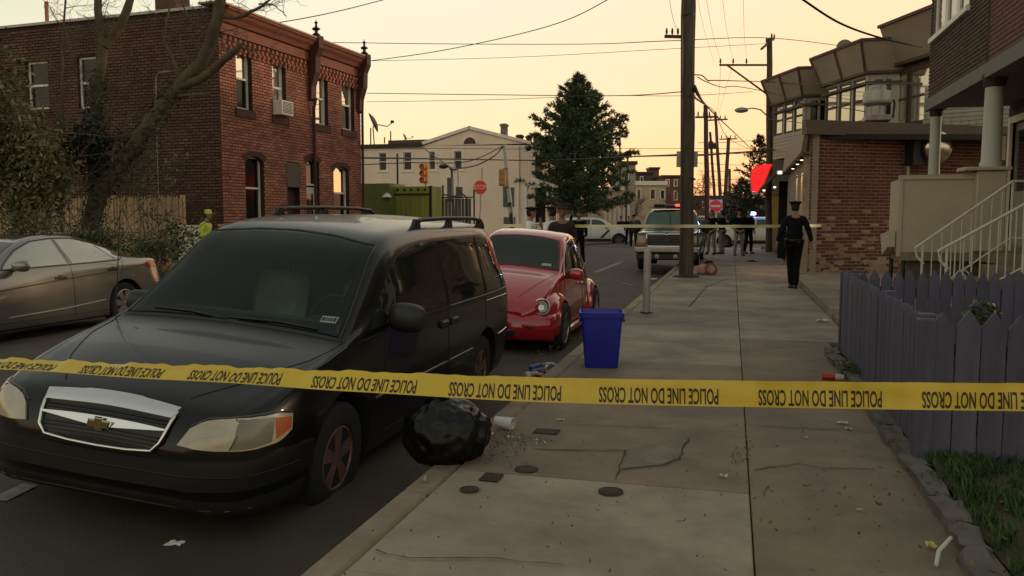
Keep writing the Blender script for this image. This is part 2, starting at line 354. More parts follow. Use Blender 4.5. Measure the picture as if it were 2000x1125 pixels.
def bricks(root, T, Mw, u0, u1, z0, z1, holes, m, bl=.205, bh=.062, j=.013, proud=.009, nobj=300, clip=None, name='brick', seed=1):
    """Real bricks on the wall plane: the largest in view as parts, the rest joined."""
    rr = random.Random(seed); L = []; row = 0; z = z0 + j/2
    while z + bh < z1:
        u = u0 - (bl+j)/2*(row % 2); first = True
        while u < u1:
            a, b = max(u, u0), min(u+bl, u1)
            segs = [(a, b)] if b - a > .03 else []
            for h in holes:
                if h[2] < z+bh-.004 and h[3] > z+.004:
                    ns = []
                    for (p, q) in segs:
                        if h[1] <= p or h[0] >= q: ns.append((p, q))
                        else:
                            if h[0]-p > .03: ns.append((p, h[0]))
                            if q-h[1] > .03: ns.append((h[1], q))
                    segs = ns
            for (p, q) in segs:
                if clip is None or clip((p+q)/2, z+bh/2): L.append((p, q, z, q-p > bl-.002))
            u += bl + j
        z += bh + j; row += 1
    sc = []
    for i, (p, q, z, full) in enumerate(L):
        c = Mw @ Vector(((p+q)/2, 0, z+bh/2)); X, Y, D = proj(c)
        if full and 0 < X < 2000 and 0 < Y < 1125: sc.append((D, i))
    sc.sort(); pick = set(i for _, i in sc[:nobj])
    bm0 = MB(); c = .004
    bm0.add([(0,0,0),(bl,0,0),(bl,0,bh),(0,0,bh),(c,-proud,c),(bl-c,-proud,c),(bl-c,-proud,bh-c),(c,-proud,bh-c)], [(4,5,6,7),(0,1,5,4),(1,2,6,5),(2,3,7,6),(3,0,4,7)])
    me = bm0.mesh(name, m); rest = MB()
    for i, (p, q, z, full) in enumerate(L):
        pr = rr.uniform(-.002, .003)
        if i in pick:
            o = bpy.data.objects.new(name, me); COL.objects.link(o); o.parent = root
            o.matrix_local = (T @ Matrix.Translation((p, pr, z))) if T else Matrix.Translation((p, pr, z))
        else:
            y = -proud + pr; vs = [(p,0,z),(q,0,z),(q,0,z+bh),(p,0,z+bh),(p+c,y,z+c),(q-c,y,z+c),(q-c,y,z+bh-c),(p+c,y,z+bh-c)]
            if T: vs = [tuple(T @ Vector(v)) for v in vs]
            rest.add(vs, [(4,5,6,7),(0,1,5,4),(1,2,6,5),(2,3,7,6),(3,0,4,7)])
    if rest.v:
        o = rest.build(name + 'work', m, root); o['kind'] = 'stuff'
def window(root, T, h, frame_m, glass_m, rec=.10, fw=.05, bars=1, arch=0., arch_m=None, split=.5, sill=None, sill_m=None, panes=None, room=True, lower=None):
    u0, u1, z0, z1 = h; m = MB(); m.T = T; y0, y1 = rec, rec+.06
    m.box((u0, y0, z0), (u0+fw, y1, z1)); m.box((u1-fw, y0, z0), (u1, y1, z1)); m.box((u0+fw, y0+.002, z1-fw), (u1-fw, y1, z1)); m.box((u0+fw, y0+.002, z0), (u1-fw, y1, z0+fw))
    zm = z0 + (z1-z0)*split; edges = [z0+fw, z1-fw]
    if bars: m.box((u0+fw, y0-.004, zm-fw*.5), (u1-fw, y1-.002, zm+fw*.5)); edges = [z0+fw, zm-fw*.5, zm+fw*.5, z1-fw]
    w_ = m.build('window', frame_m, root)
    for i in range(0, len(edges), 2):
        g_ = MB(); g_.T = T; k = .012 if i == 0 and bars else 0; g_.box((u0+fw, y0+.03+k, edges[i]), (u1-fw, y0+.036+k, edges[i+1]))
        g_.build('pane', lower if (lower and i == 0) else glass_m, w_)
    if room:
        g_ = MB(); g_.T = T; g_.box((u0-.01, y1+.12, z0-.01), (u1+.01, y1+.14, z1+.01)); g_.build('dark_backing', room_dark, w_)  # dark sheet behind the panes, standing for the unlit room
    if arch:
        n = 8; P = [(u0 + (u1-u0)*i/n, z1 - arch*(1-math.sqrt(max(0, 1-((i/n-.5)*2)**2*.96)))) for i in range(n+1)]
        a_ = MB(); a_.T = T
        for i in range(n):
            (a, za), (b, zb) = P[i], P[i+1]
            if z1 - min(za, zb) > .003: a_.prism([(a, za), (b, zb), (b, z1+.004), (a, z1+.004)], (.0, rec-.004), 'y')
        ro, k = (u1-u0)/2+.11, 9; cx = (u0+u1)/2                      # a proud hood of bricks round the head
        for i in range(k):
            f0, f1 = i/k, (i+.93)/k
            def pt(f, o_): x = (f-.5)*2; return (cx + x*((u1-u0)/2+o_), z1 - arch*(1-math.sqrt(max(0, 1-x*x*.96))) + o_*.9)
            a_.prism([pt(f0, .0), pt(f1, .0), pt(f1, .15), pt(f0, .15)], (-.022, .02), 'y')
        a_.build('brick_arch', arch_m, root)
    if sill:
        s_ = MB(); s_.T = T; s_.box((u0-.08, -.05, z0-sill), (u1+.08, rec+.02, z0-.003)); s_.build('sill', sill_m or frame_m, root)
    return w_

# ------------------------------------------------------------------ the two red rowhouses across the street
A4 = R(4); BF = Fr((-12.6, 18.45, 0), (math.sin(A4), math.cos(A4))); BS = Fr((-12.6, 18.45, 0), (math.cos(A4), -math.sin(A4)))
TS = BS.rel(BF)
house = thing('brick_rowhouse', 'two storey red brick rowhouse pair with a dentilled cornice beside the stockade fence', 'house', BF.O, BF.rz)
LEN, HT = BF.uv(705, 300)[0], 6.75
dk_red = mat('maroon_paint', (.07,.018,.014), .7, noise=.2, scale=5)
red_wood = mat('red_cornice', (.27,.09,.06), .75, noise=.25, scale=4, streak=(1,1,6))
H = [BF.rect(460, 99, 493, 214), BF.rect(531, 119, 559, 226), BF.rect(612, 144, 641, 245), BF.rect(667, 159, 692, 254),
     BF.rect(478, 300, 517, 428), BF.rect(651, 319, 682, 405)]
zt = sum(h[3] for h in H[:4])/4; zb = sum(h[2] for h in H[:4])/4
H = [(h[0], h[1], zb, zt) for h in H[:4]] + [(h[0], h[1], 1.35, 3.12) for h in H[4:]]
D1 = BF.rect(559, 304, 586, 400); D2 = BF.rect(597, 305, 624, 400); D1 = (D1[0], D1[1], .35, 3.02); D2 = (D2[0], D2[1], .35, 3.25)
m = MB(); m.m = 0; wall(m, 0, LEN, -.3, HT, H + [D1, D2]); m.build('wall', mortar_dark, house)
m = MB(); m.box((.0, .26, HT-.25), (LEN, 9.5, HT-.2)); m.box((LEN-.25, .26, -.3), (LEN, 9.5, HT-.26)); m.box((.26, 9.25, -.3), (LEN-.26, 9.5, HT-.26)); m.build('roof', dark_iron, house)
for h in H[:4]: pass
for i, h in enumerate(H):
    window(house, None, h, white_trim, glass_room if i == 4 else glass_sky, fw=.055, arch=.22, arch_m=dk_red, sill=.22, sill_m=dk_red, rec=.12, lower=glass_sky if i in (1, 2) else glass_room, split=.52)
bricks(house, None, BF.M, 0, LEN, 0.0, 6.05, [(h[0]-.01, h[1]+.01, h[2]-.22, h[3]) for h in H] + [D1, D2], brick_red, nobj=300, seed=2, j=.017)
# doors
m = MB(); m.box((D1[0], .16, .35), (D1[1], .2, 2.35)); dr = m.build('door', mat('door_brown', (.05,.03,.022), .6), house)
m = MB(); m.box((D1[0]+.1, .14, 1.3), (D1[1]-.1, .158, 2.2)); m.build('door_panel', dk_red, dr)
m = MB(); m.box((D1[0]-.02, -.03, 2.36), (D1[1]+.05, .1, 3.05)); m.build('transom_board', mat('olive_board', (.12,.095,.06), .8, noise=.15, scale=6), house)
m = MB(); m.box((D2[0], .16, .35), (D2[1], .2, 2.4)); dr = m.build('door', white_trim, house)
m = MB(); m.box((D2[0]+.12, .145, 1.1), (D2[1]-.12, .158, 2.2)); m.build('door_glass', glass_dark, dr)
window(house, None, (D2[0], D2[1], 2.45, 3.25), white_trim, glass_dark, fw=.05, bars=0, arch=.2, arch_m=dk_red, rec=.12)
# window air conditioner in the second window
m = MB(); h = H[1]; m.bbox((h[0]+.02, -.28, h[2]+.02), (h[1]-.05, .1, h[2]+.42), .01); ac = m.build('air_conditioner', white_trim, house)
m = MB(); [m.box((h[0]+.07, -.285, h[2]+.08+k*.04), (h[1]-.1, -.27, h[2]+.10+k*.04)) for k in range(8)]; m.build('grille', dark_iron, ac)
# cornice, frieze and corbel table
UB = 4.12
for a, b in ((.0, UB-.15), (UB+.15, LEN-.1)):
    m = MB(); m.prism([(-.34, HT), (-.36, HT-.06), (-.30, HT-.10), (-.26, HT-.17), (-.18, HT-.24), (-.12, HT-.34), (-.03, HT-.36), (0, HT-.36), (0, HT)], (a, b), 'x')
    m.build('cornice', red_wood, house)
    m = MB(); m.box((a, -.06, HT-.62), (b, -.003, HT-.37)); m.build('frieze', red_wood, house)
cm = MB(); cm.box((0, -.1, 0), (.075, 0, .10)); cm.box((0, -.06, -.10), (.075, 0, -.003)); cme = cm.mesh('corbel', brick_red)
for i in range(44):
    u = .12 + i*.2
    if not UB-.2 < u < UB+.2 and u < LEN-.25: link('corbel', cme, house, (u, 0, 5.98)); link('corbel', cme, house, (u+.05, -.002, 5.78), scale=(.8, .8, .7))
for u in (UB, LEN-.12):
    m = MB(); m.prism([(-.42, HT+.1), (-.42, HT-.25), (-.30, HT-.5), (-.28, HT-.95), (-.14, HT-1.35), (-.12, HT-1.75), (0, HT-1.8), (0, HT+.1)], (u-.13, u+.13), 'x'); m.build('bracket', dk_red, house)
    m = MB(); m.lathe([(.10, 0), (.12, .05), (.05, .10), (.05, .16), (.13, .22), (.04, .27), (.03, .36), (.06, .40), (.012, .44), (.008, .5)], 10, (u, -.25, HT+.1))
    m.box((u-.03, -.36, HT+.28), (u+.03, -.14, HT+.31)); m.build('finial', dark_iron, house)
m = MB(); m.tube([(UB, -.2, HT-1.7), (UB, -.12, HT-2.0), (UB+.06, -.08, HT-2.3), (UB+.06, -.08, 0)], .045); m.build('downpipe', dk_red, house)
m = MB(); m.tube([(LEN-.1, -.25, HT-1.0), (LEN-.08, -.12, HT-1.4), (LEN-.08, -.1, .2)], .045); m.build('downpipe', dk_red, house)
m = MB(); m.box((-.36, -.38, HT-.001), (LEN+.1, .3, HT+.045)); m.build('coping', mat('coping_tin', (.30,.17,.13), .5, metal=.3), house)
# side wall
HS = [BS.rect(50, 119, 97, 214), BS.rect(150, 110, 192, 212), BS.rect(170, 312, 192, 362)]
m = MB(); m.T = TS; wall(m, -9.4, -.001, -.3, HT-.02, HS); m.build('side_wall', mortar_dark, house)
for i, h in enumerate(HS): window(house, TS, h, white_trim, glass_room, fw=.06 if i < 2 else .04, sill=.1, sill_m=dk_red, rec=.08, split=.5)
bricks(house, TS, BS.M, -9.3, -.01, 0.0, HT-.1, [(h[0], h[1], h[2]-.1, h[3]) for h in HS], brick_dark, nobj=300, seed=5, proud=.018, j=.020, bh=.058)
m = MB(); m.T = TS; m.box((-9.4, -.06, HT-.02), (-.36, .3, HT+.05)); m.build('side_coping', mat('coping_white', (.5,.45,.4), .6), house)
m = MB(); m.T = TS; u, _ = BS.uv(320, 20); m.box((u-.32, .05, HT-.2), (u+.32, .6, HT+1.1)); m.box((u-.37, .0, HT+.72), (u+.37, .65, HT+.8)); m.build('chimney', brick_dark, house)
m = MB(); m.T = TS; u, _ = BS.uv(85, 20); m.tube([(u, .1, HT-.1), (u, .1, HT+.62)], .05); m.build('vent_pipe', brick_red, house)
m = MB(); m.T = TS; P = [BS.uv(*p) for p in ((307, 215), (307, 150), (313, 142), (350, 139))]; m.tube([(p[0], -.03, p[1]) for p in P], .018)
P = [BS.uv(*p) for p in ((308, 215), (309, 300), (312, 378))]; m.tube([(p[0], -.03, p[1]) for p in P], .012); m.build('conduit', galv, house)

# ------------------------------------------------------------------ white corner house beyond the crossing
wy = dep(1045, 430, 58); WF = Fr((wy.x, wy.y, 0), (1, 0)); stucco = mat('stucco_white', (.76,.60,.48), .9, noise=.16, scale=.6, bump=.3, bscale=6, col2=(.86,.70,.57), detail=9)
WS = Fr((wy.x, wy.y, 0), (0, 1))
wh = thing('corner_house', 'whitewashed two storey corner house with a low gable, half round attic vent and side porch', 'house', WF.O, 0)
gl = WF.uv(826, 284); gp = WF.uv(918, 253); gr = WF.uv(1038, 283); el = WF.uv(715, 286)
HW = [WF.rect(740, 297, 755, 333), WF.rect(788, 297, 804, 333), WF.rect(838, 297, 850, 331), WF.rect(887, 296, 902, 331)]
z0_, z1_ = sum(h[2] for h in HW)/4, sum(h[3] for h in HW)/4; HW = [(h[0], h[1], z0_, z1_) for h in HW]
m = MB(); wall(m, el[0]-6, 0, -.3, gl[1]-.05, HW); 
m.prism([(gl[0], gl[1]-.05), (0, gl[1]-.05), (gr[0], gr[1]), (gp[0], gp[1]), ], (.0, .25), 'y'); m.build('wall', stucco, wh)
m = MB(); m.T = WS.rel(WF); wall(m, .26, 14, -.3, gl[1], []); m.build('front_wall', mat('front_cream', (.75,.62,.46), .8), wh)
for h in HW:
    window(wh, None, h, white_trim, glass_room, fw=.05, rec=.06, room=True)
    m = MB(); a, b, c, d = h; m.box((a-.16, -.04, c-.1), (a, .03, d+.12)); m.box((b, -.04, c-.1), (b+.16, .03, d+.12)); m.box((a, -.04, d), (b, .03, d+.12)); m.box((a-.2, -.07, c-.14), (b+.2, .03, c-.102)); m.build('window_surround', white_trim, wh)
m = MB()
for (a, b) in ((gl, gp), (gp, gr)):
    m.prism([(a[0]-.05, a[1]+.02), (b[0], b[1]+.02), (b[0], b[1]+.25), (a[0]-.05, a[1]+.25)], (-.15, .3), 'y')
m.build('gable_board', white_trim, wh)
m = MB(); m.add([(gl[0], .3, gl[1]+.2), (gp[0], .3, gp[1]+.2), (gp[0], 14, gp[1]+.2), (gl[0], 14, gl[1]+.2), (gr[0], .3, gr[1]+.2), (gr[0], 14, gr[1]+.2)], [(0, 1, 2, 3), (1, 4, 5, 2)]); m.build('roof', dark_iron, wh)
m = MB(); m.box((el[0]-6, -.25, el[1]-.12), (gl[0], 6, el[1]+.12)); m.build('wing_eave', dark_iron, wh)
m = MB(); a = WF.uv(742, 276)[0]; m.box((a, 1.5, el[1]+.1), (gl[0]-.1, 6, el[1]+.55)); m.build('roof_hatch', mat('hatch_brown', (.09,.06,.045), .8), wh)
c = WF.uv(918, 281); m = MB(); m.prism([(c[0]+p, c[1]+q) for p, q in arc(0, 0, .45, 0, 180, 10)], (-.03, .0), 'y'); av = m.build('attic_vent', mat('vent_brown', (.09,.05,.04), .8), wh)
m = MB(); ring = arc(0, 0, .56, 0, 180, 10); inn = arc(0, 0, .46, 0, 180, 10)
for i in range(10): m.prism([(c[0]+ring[i][0], c[1]+ring[i][1]), (c[0]+ring[i+1][0], c[1]+ring[i+1][1]), (c[0]+inn[i+1][0], c[1]+inn[i+1][1]), (c[0]+inn[i][0], c[1]+inn[i][1])], (-.07, .0), 'y')
m.build('vent_surround', white_trim, av)
def chim(px0, py0, px1, py1, name, mm, y=1.):
    a, b, c, d = WF.rect(px0, py0, px1, py1); m = MB(); m.box((a, y, c-.8), (b, y+.5, d)); m.box((a-.06, y-.06, d-.18), (b+.06, y+.56, d-.05)); return m.build(name, mm, wh)
chim(970, 238, 981, 264, 'chimney', mat('chimney_pale', (.2,.17,.13), .9, noise=.4, scale=3)); chim(1002, 260, 1012, 272, 'chimney', dk_red); chim(1021, 262, 1029, 278, 'chimney', dk_red)
for h in (WF.rect(983, 366, 1004, 404), WF.rect(984, 424, 1006, 442)):
    m = MB(); m.box((h[0], -.06, h[2]), (h[1], -.003, h[3])); m.build('boarded_window', mat('green_board', (.10,.115,.085), .7, noise=.15, scale=4), wh)
    for k in range(8): mm = MB(); zz = h[2] + (h[3]-h[2])*(k+.5)/8; mm.box((h[0]+.05, -.08, zz-.02), (h[1]-.05, -.06, zz+.02)); mm.build('slat', MATS['green_board'], wh)
m = MB(); u1 = WF.uv(1013, 300)[0]; m.tube([(u1, -.1, 6.6), (u1, -.1, 0)], .09); m.build('downpipe', white_trim, wh)
# front cornice and porch
a = WF.uv(1050, 283); m = MB(); m.prism([(-.1, gl[1]-.5), (.55, gl[1]-.5), (.75, gl[1]-.1), (.2, gl[1]+.5), (-.1, gl[1]+.5)], (-.2, 12), 'y'); m.build('cornice', mat('green_cornice', (.05,.07,.04), .7), wh)
m = MB(); m.box((.02, -.1, gl[1]-.95), (.35, 12, gl[1]-.52)); m.build('frieze', white_trim, wh)
pr = [WF.uv(*p) for p in ((1025, 345), (1091, 363), (1025, 363))]; zc = pr[1][1]
m = MB(); m.add([(-.3, 0, pr[0][1]), (-.3, 4.5, pr[0][1]), (pr[1][0], 4.5, zc), (pr[1][0], -.2, zc), (-.3, -.2, zc)], [(0, 3, 2, 1), (0, 4, 3)]); m.box((-.3, -.2, zc-.12), (pr[1][0], 4.5, zc)); m.build('porch_roof', mat('porch_white', (.78,.68,.58), .7), wh)
for px in (1027, 1070, 1079):
    u = WF.uv(px, 380)[0]; m = MB(); m.box((u-.1, -.1, .2), (u+.1, .1, zc-.12)); m.build('porch_post', white_trim, wh)
m = MB(); a, b = WF.uv(1040, 380)[0], WF.uv(1064, 380)[0]; m.box((a, .25, .9), (b, .3, zc-.2)); m.build('doorway', room_dark, wh)
m = MB(); a, b = WF.uv(1081, 370)[0], WF.uv(1112, 400)[0]
for k in range(9):
    u = a + (b-a)*k/9; m.prism([(u, .3), (u+(b-a)/9-.06, .3), (u+(b-a)/9-.06, zc-.2-k*.19), (u, zc-.02-k*.19)], (-.06, 0.), 'y')
m.build('slatted_screen', mat('awning_stripe', (.28,.24,.2), .7), wh)['kind'] = 'stuff'
m = MB(); m.box((-.2, -.25, -.2), (pr[1][0]+.2, 4.5, .35)); m.build('porch_floor', concrete, wh)
# ------------------------------------------------------------------ one storey brick corner shop
c0 = gnd(1575, 545); cE = dep(1915, 500, 20.9)
SF = Fr((c0.x, c0.y, 0), (cE.x-c0.x, cE.y-c0.y)); shop = thing('brick_shop', 'one storey red brick shop with flaking paint, brown fascia and lit soffit', 'shop', SF.O, SF.rz)
SS = Fr((c0.x, c0.y, 0), (-.01, -1))       # the street front: local x runs toward the viewer
TSS = SS.rel(SF)
fascia = mat('brown_metal', (.13,.085,.06), .55, noise=.12, scale=3)
ZT = 3.42
m = MB(); wall(m, 0, 6.6, -.3, ZT, []); m.build('wall', mortar_pale, shop)
def keep(u, z): return not (z < 1.35 and math.sin(u*3.1+z*5)+math.sin(u*7.3-z*3.1)+math.sin(u*1.7+z*13)*.6 > 1.9 - max(0, 1.1-z)*1.15) and z > .12 + .08*math.sin(u*4)
def pale(u, z): h_ = math.sin(u*127.1+z*311.7)*43758.5; h_ -= math.floor(h_); return h_ < (.30 if z < .9 else .16 if z < 1.5 else .04 if z < 1.9 else .0)
bricks(shop, None, SF.M, 0.02, 6.5, .1, ZT-.02, [], brick_shop, nobj=300, seed=9, bl=.225, bh=.06, j=.022, proud=.012, clip=lambda u, z: keep(u, z) and not pale(u, z))
def pale(u, z): h_ = math.sin(u*127.1+z*311.7)*43758.5; h_ -= math.floor(h_); return h_ < (.30 if z < .9 else .16 if z < 1.5 else .04 if z < 1.9 else .0)
bricks(shop, None, SF.M, 0.02, 6.5, .1, ZT-.02, [], mat('brick_flaked', (.30,.19,.14), .95, noise=.3, scale=9, rand=.25), nobj=60, seed=9, bl=.225, bh=.06, j=.022, proud=.010, clip=lambda u, z: keep(u, z) and pale(u, z))
m = MB(); m.box((-.2, -.14, ZT), (6.6, .05, ZT+.16)); m.box((-.2, -.09, ZT+.162), (6.6, .05, ZT+.34)); m.build('fascia', fascia, shop)
m = MB(); _e = [SF.Mi @ Vector(p) for p in ((c0.x+.12, c0.y+.1, 0), (8.0, c0.y+1.9, 0), (8.0, 36, 0), (2.4, 37.5, 0), (c0.x+.05, 31, 0))]; m.prism([(p.x, p.y) for p in _e], (ZT-.1, ZT+.03), 'z'); m.build('roof', dark_iron, shop)
# spalled render patches low on the wall
rp = random.Random(4)
for i in range(22):
    cx, cz = rp.uniform(.05, 2.6), rp.triangular(.12, 1.3, .2); n = 11; rr0 = rp.uniform(.03, .11)
    P = [(cx + math.cos(a*6.283/n)*rr0*rp.uniform(.6, 1.7), max(.02, cz + math.sin(a*6.283/n)*rr0*rp.uniform(.3, .8))) for a in range(n)]
    m = MB(); m.prism(P, (-.019-.0007*i, -.002), 'y'); m.build('render_patch', mortar_pale, shop)
m = MB(); m.T = SF.M.inverted(); m.bbox((c0.x-.2, c0.y-.35, -.02), (c0.x+1.6, c0.y-.02, .16), .03); m.build('plinth', conc3, shop)
# street front, running away from the viewer
stuc = mat('tan_stucco', (.30,.235,.18), .9, noise=.1, scale=3, bump=.4, bscale=30)
m = MB(); m.T = TSS; wall(m, -9.5, -.02, -.05, ZT, [], .2, .0); m.box((-17, .9, -.05), (-9.5, 1.1, ZT)); m.build('street_front', stuc, shop)
m = MB(); m.T = TSS; m.prism([(-.22, 3.0), (-.10, 3.0), (-.02, ZT+.34), (-.10, ZT+.34)], (-9.4, .12), 'x')
m.box((-9.4, -.2, 2.97), (.1, -.005, 3.02)); m.build('street_fascia', fascia, shop)
m = MB(); m.T = TSS; m.prism([(-.9, 2.55), (-.86, 2.5), (0, ZT), (0, ZT+.2)], (-17, -9.45), 'x'); m.build('canopy', fascia, shop)
lamp_w = mat('lamp_warm', (1,.8,.5), .4, emit=(1,.66,.34), es=5)
for i, yy in enumerate((-1.0, -2.6, -4.6)):
    L_ = thing('wall_light', ['small warm downlight under the brown fascia nearest the brick corner', 'middle of the three warm downlights under the fascia', 'warm downlight under the fascia farthest from the brick corner'][i], 'light', SS.M @ Vector((yy, -.12, 2.93)), group='downlights under the shop fascia')
    m = MB(); m.lathe([(.07, .035), (.07, -.02), (.055, -.03), (.001, -.03)], 12); m.build('housing', dark_iron, L_)
    m = MB(); m.lathe([(.038, -.031), (.03, -.042), (.001, -.046)], 12); m.build('bulb', lamp_w, L_)
    l = bpy.data.lights.new('downlight', 'SPOT'); l.energy = 60; l.color = (1, .62, .32); l.spot_size = R(70); l.spot_blend = .6; l.shadow_soft_size = .04
    lo = bpy.data.objects.new('downlight', l); COL.objects.link(lo); lo.parent = L_; lo.location = (0, 0, -.07); lo.rotation_euler = (0, R(0), 0)
# flood lamp near the door, yellow column, red illuminated awning
p = dep(1523, 334, 27); fl = thing('flood_lamp', 'small white security flood lamp at the end of the brown fascia', 'light', p); m = MB(); m.bbox((-.09, -.1, -.12), (.09, .1, .02), .02); m.build('housing', white_trim, fl)
m = MB(); m.box((-.06, -.13, -.10), (.06, -.101, -.02)); m.build('lens', mat('lamp_white', (1,.95,.85), .4, emit=(1,.88,.7), es=2.5), fl)
p = gnd(1512, 486); yc = thing('yellow_column', 'yellow painted column at the shop entrance behind the officer in the cap', 'column', p)
m = MB(); m.bbox((-.26, -.22, .75), (.22, .22, 2.6), .02); m.build('shaft', mat('yellow_paint', (.42,.27,.05), .6, noise=.15, scale=3), yc)
m = MB(); m.bbox((-.27, -.23, 0), (.23, .23, .75), .02); m.build('base', stuc, yc); m = MB(); m.bbox((.23, -.3, 1.9), (.75, .2, 2.62), .02); m.build('soffit_box', dark_iron, yc)
p = dep(1532, 440, 30); m = MB(); m.box((-.22, 0, -1.4), (.24, .1, 1.6)); o = m.build('doorway', room_dark); o.location = p; tag(o, 'dark shop doorway between the yellow column and the tan wall', 'doorway')
red_lit = mat('red_lit', (.6,.01,.01), .4, emit=(1,.012,.015), es=.85)
aw = thing('lit_awning', 'glowing red curved awning sign over the far shop door', 'awning', dep(1487, 350, 34))
W_ = .40; m = MB(); prof = [(-.0, .55), (-.2, .5), (-.38, .38), (-.46, .2), (-.5, -.45), (0, -.45)]
m.T = Matrix.Rotation(R(-8), 4, 'Z'); 
m.prism([(-.38,-.50),(-.42,.25),(-.38,.40),(-.22,.56),(0.0,.60),(.38,.62),(.30,.45),(.16,.1),(-.06,-.50)], (0, .5), 'y'); m.build('canopy', red_lit, aw)
m = MB(); m.T = Matrix.Rotation(R(-8), 4, 'Z'); m.prism([(-.36, -.62), (-.38, -.52), (-.07, -.52), (-.12, -.62)], (-.02, .48), 'y'); m.build('valance', mat('valance_white', (.55,.5,.42), .6), aw)
m = MB(); m.T = Matrix.Rotation(R(-8), 4, 'Z'); m.box((-.42, -.03, .22), (.18, -.002, .24)); m.prism([(-.42,-.52),(-.46,.27),(-.40,.42),(-.38,.40),(-.42,.25),(-.38,-.50)], (-.03, .0), 'y'); m.build('seam', mat('seam_pale', (.5,.2,.15), .6), aw)
# the shop wall beyond, in shade
m = MB(); m.box((0, 0, 0), (.25, 11, 3.2)); o = m.build('shop_wall', stuc); o.location = (2.45, 31, 0); tag(o, 'tan side wall beyond the yellow column by the police car', 'wall')
for px, py, d in ((1513, 366, 30), (1492, 372, 33)):
    p = dep(px, py, d); L_ = thing('wall_light', 'small bright lamp under the canopy %s' % ('beside the yellow column' if px > 1500 else 'below the red awning'), 'light', p)
    m = MB(); m.lathe([(.04, .03), (.05, 0), (.035, -.02), (.001, -.03)], 10); m.build('bulb', MATS['lamp_white'], L_)
# exhaust fan on the roof
p = dep(1712, 238, 23); fan = thing('roof_fan', 'galvanized mushroom exhaust fan on the roof of the brick shop', 'fan', p)
m = MB(); m.bbox((-.34, -.34, 0), (.34, .34, .16), .02); m.build('curb', galv, fan)
m = MB(); m.lathe([(.24, .16), (.24, .42), (.30, .46)], 20); m.build('neck', galv, fan)
m = MB(); m.lathe([(.26, .44), (.37, .50), (.385, .56), (.385, .80), (.36, .83), (.24, .84)], 24); m.build('shroud', mat('fan_pale', (.40,.38,.33), .4, metal=.3), fan)
m = MB(); m.lathe([(.235, .84), (.235, .98), (.2, 1.0), (.001, 1.0)], 20); m.build('cap', galv, fan)
m = MB(); m.tube([(.42, 0, .1), (.45, 0, .5), (.42, 0, .6)], .03); m.build('cable', dark_iron, fan)
# round metal dish on the wall
u, z = SF.uv(1808, 291); dsh = thing('wall_disc', 'round domed shiny metal disc mounted on the brick shop wall behind the porch column', 'exhaust hood', SF.M @ Vector((u, -.42, z)), SF.rz)
m = MB(); m.lathe([(.395, .06), (.40, 0), (.37, -.05), (.30, -.11), (.18, -.155), (.001, -.17)], 32, axis='y'); m.build('dome', mat('steel_disc', (.55,.5,.42), .22, metal=.95, noise=.1, scale=3), dsh, smooth=40)
m = MB(); m.box((-.62, .1, -.42), (-.3, .40, .22)); m.build('bracket', dark_iron, dsh)
m = MB(); u2, z2 = SF.uv(1770, 262); u3, z3 = SF.uv(1770, 345); m.box((u2-.03, -.1, z3), (u2+.05, -.015, z2)); m.build('downpipe', galv, shop)
# wire coils on the parapet
m = MB(); P = []
for i in range(150):
    a = i*.55; P.append((3.0 + i*.022, -.0 + .12*math.cos(a), ZT+.46 + .11*math.sin(a)))
m.tube(P, .006, 4); m.build('razor_wire', galv, shop)

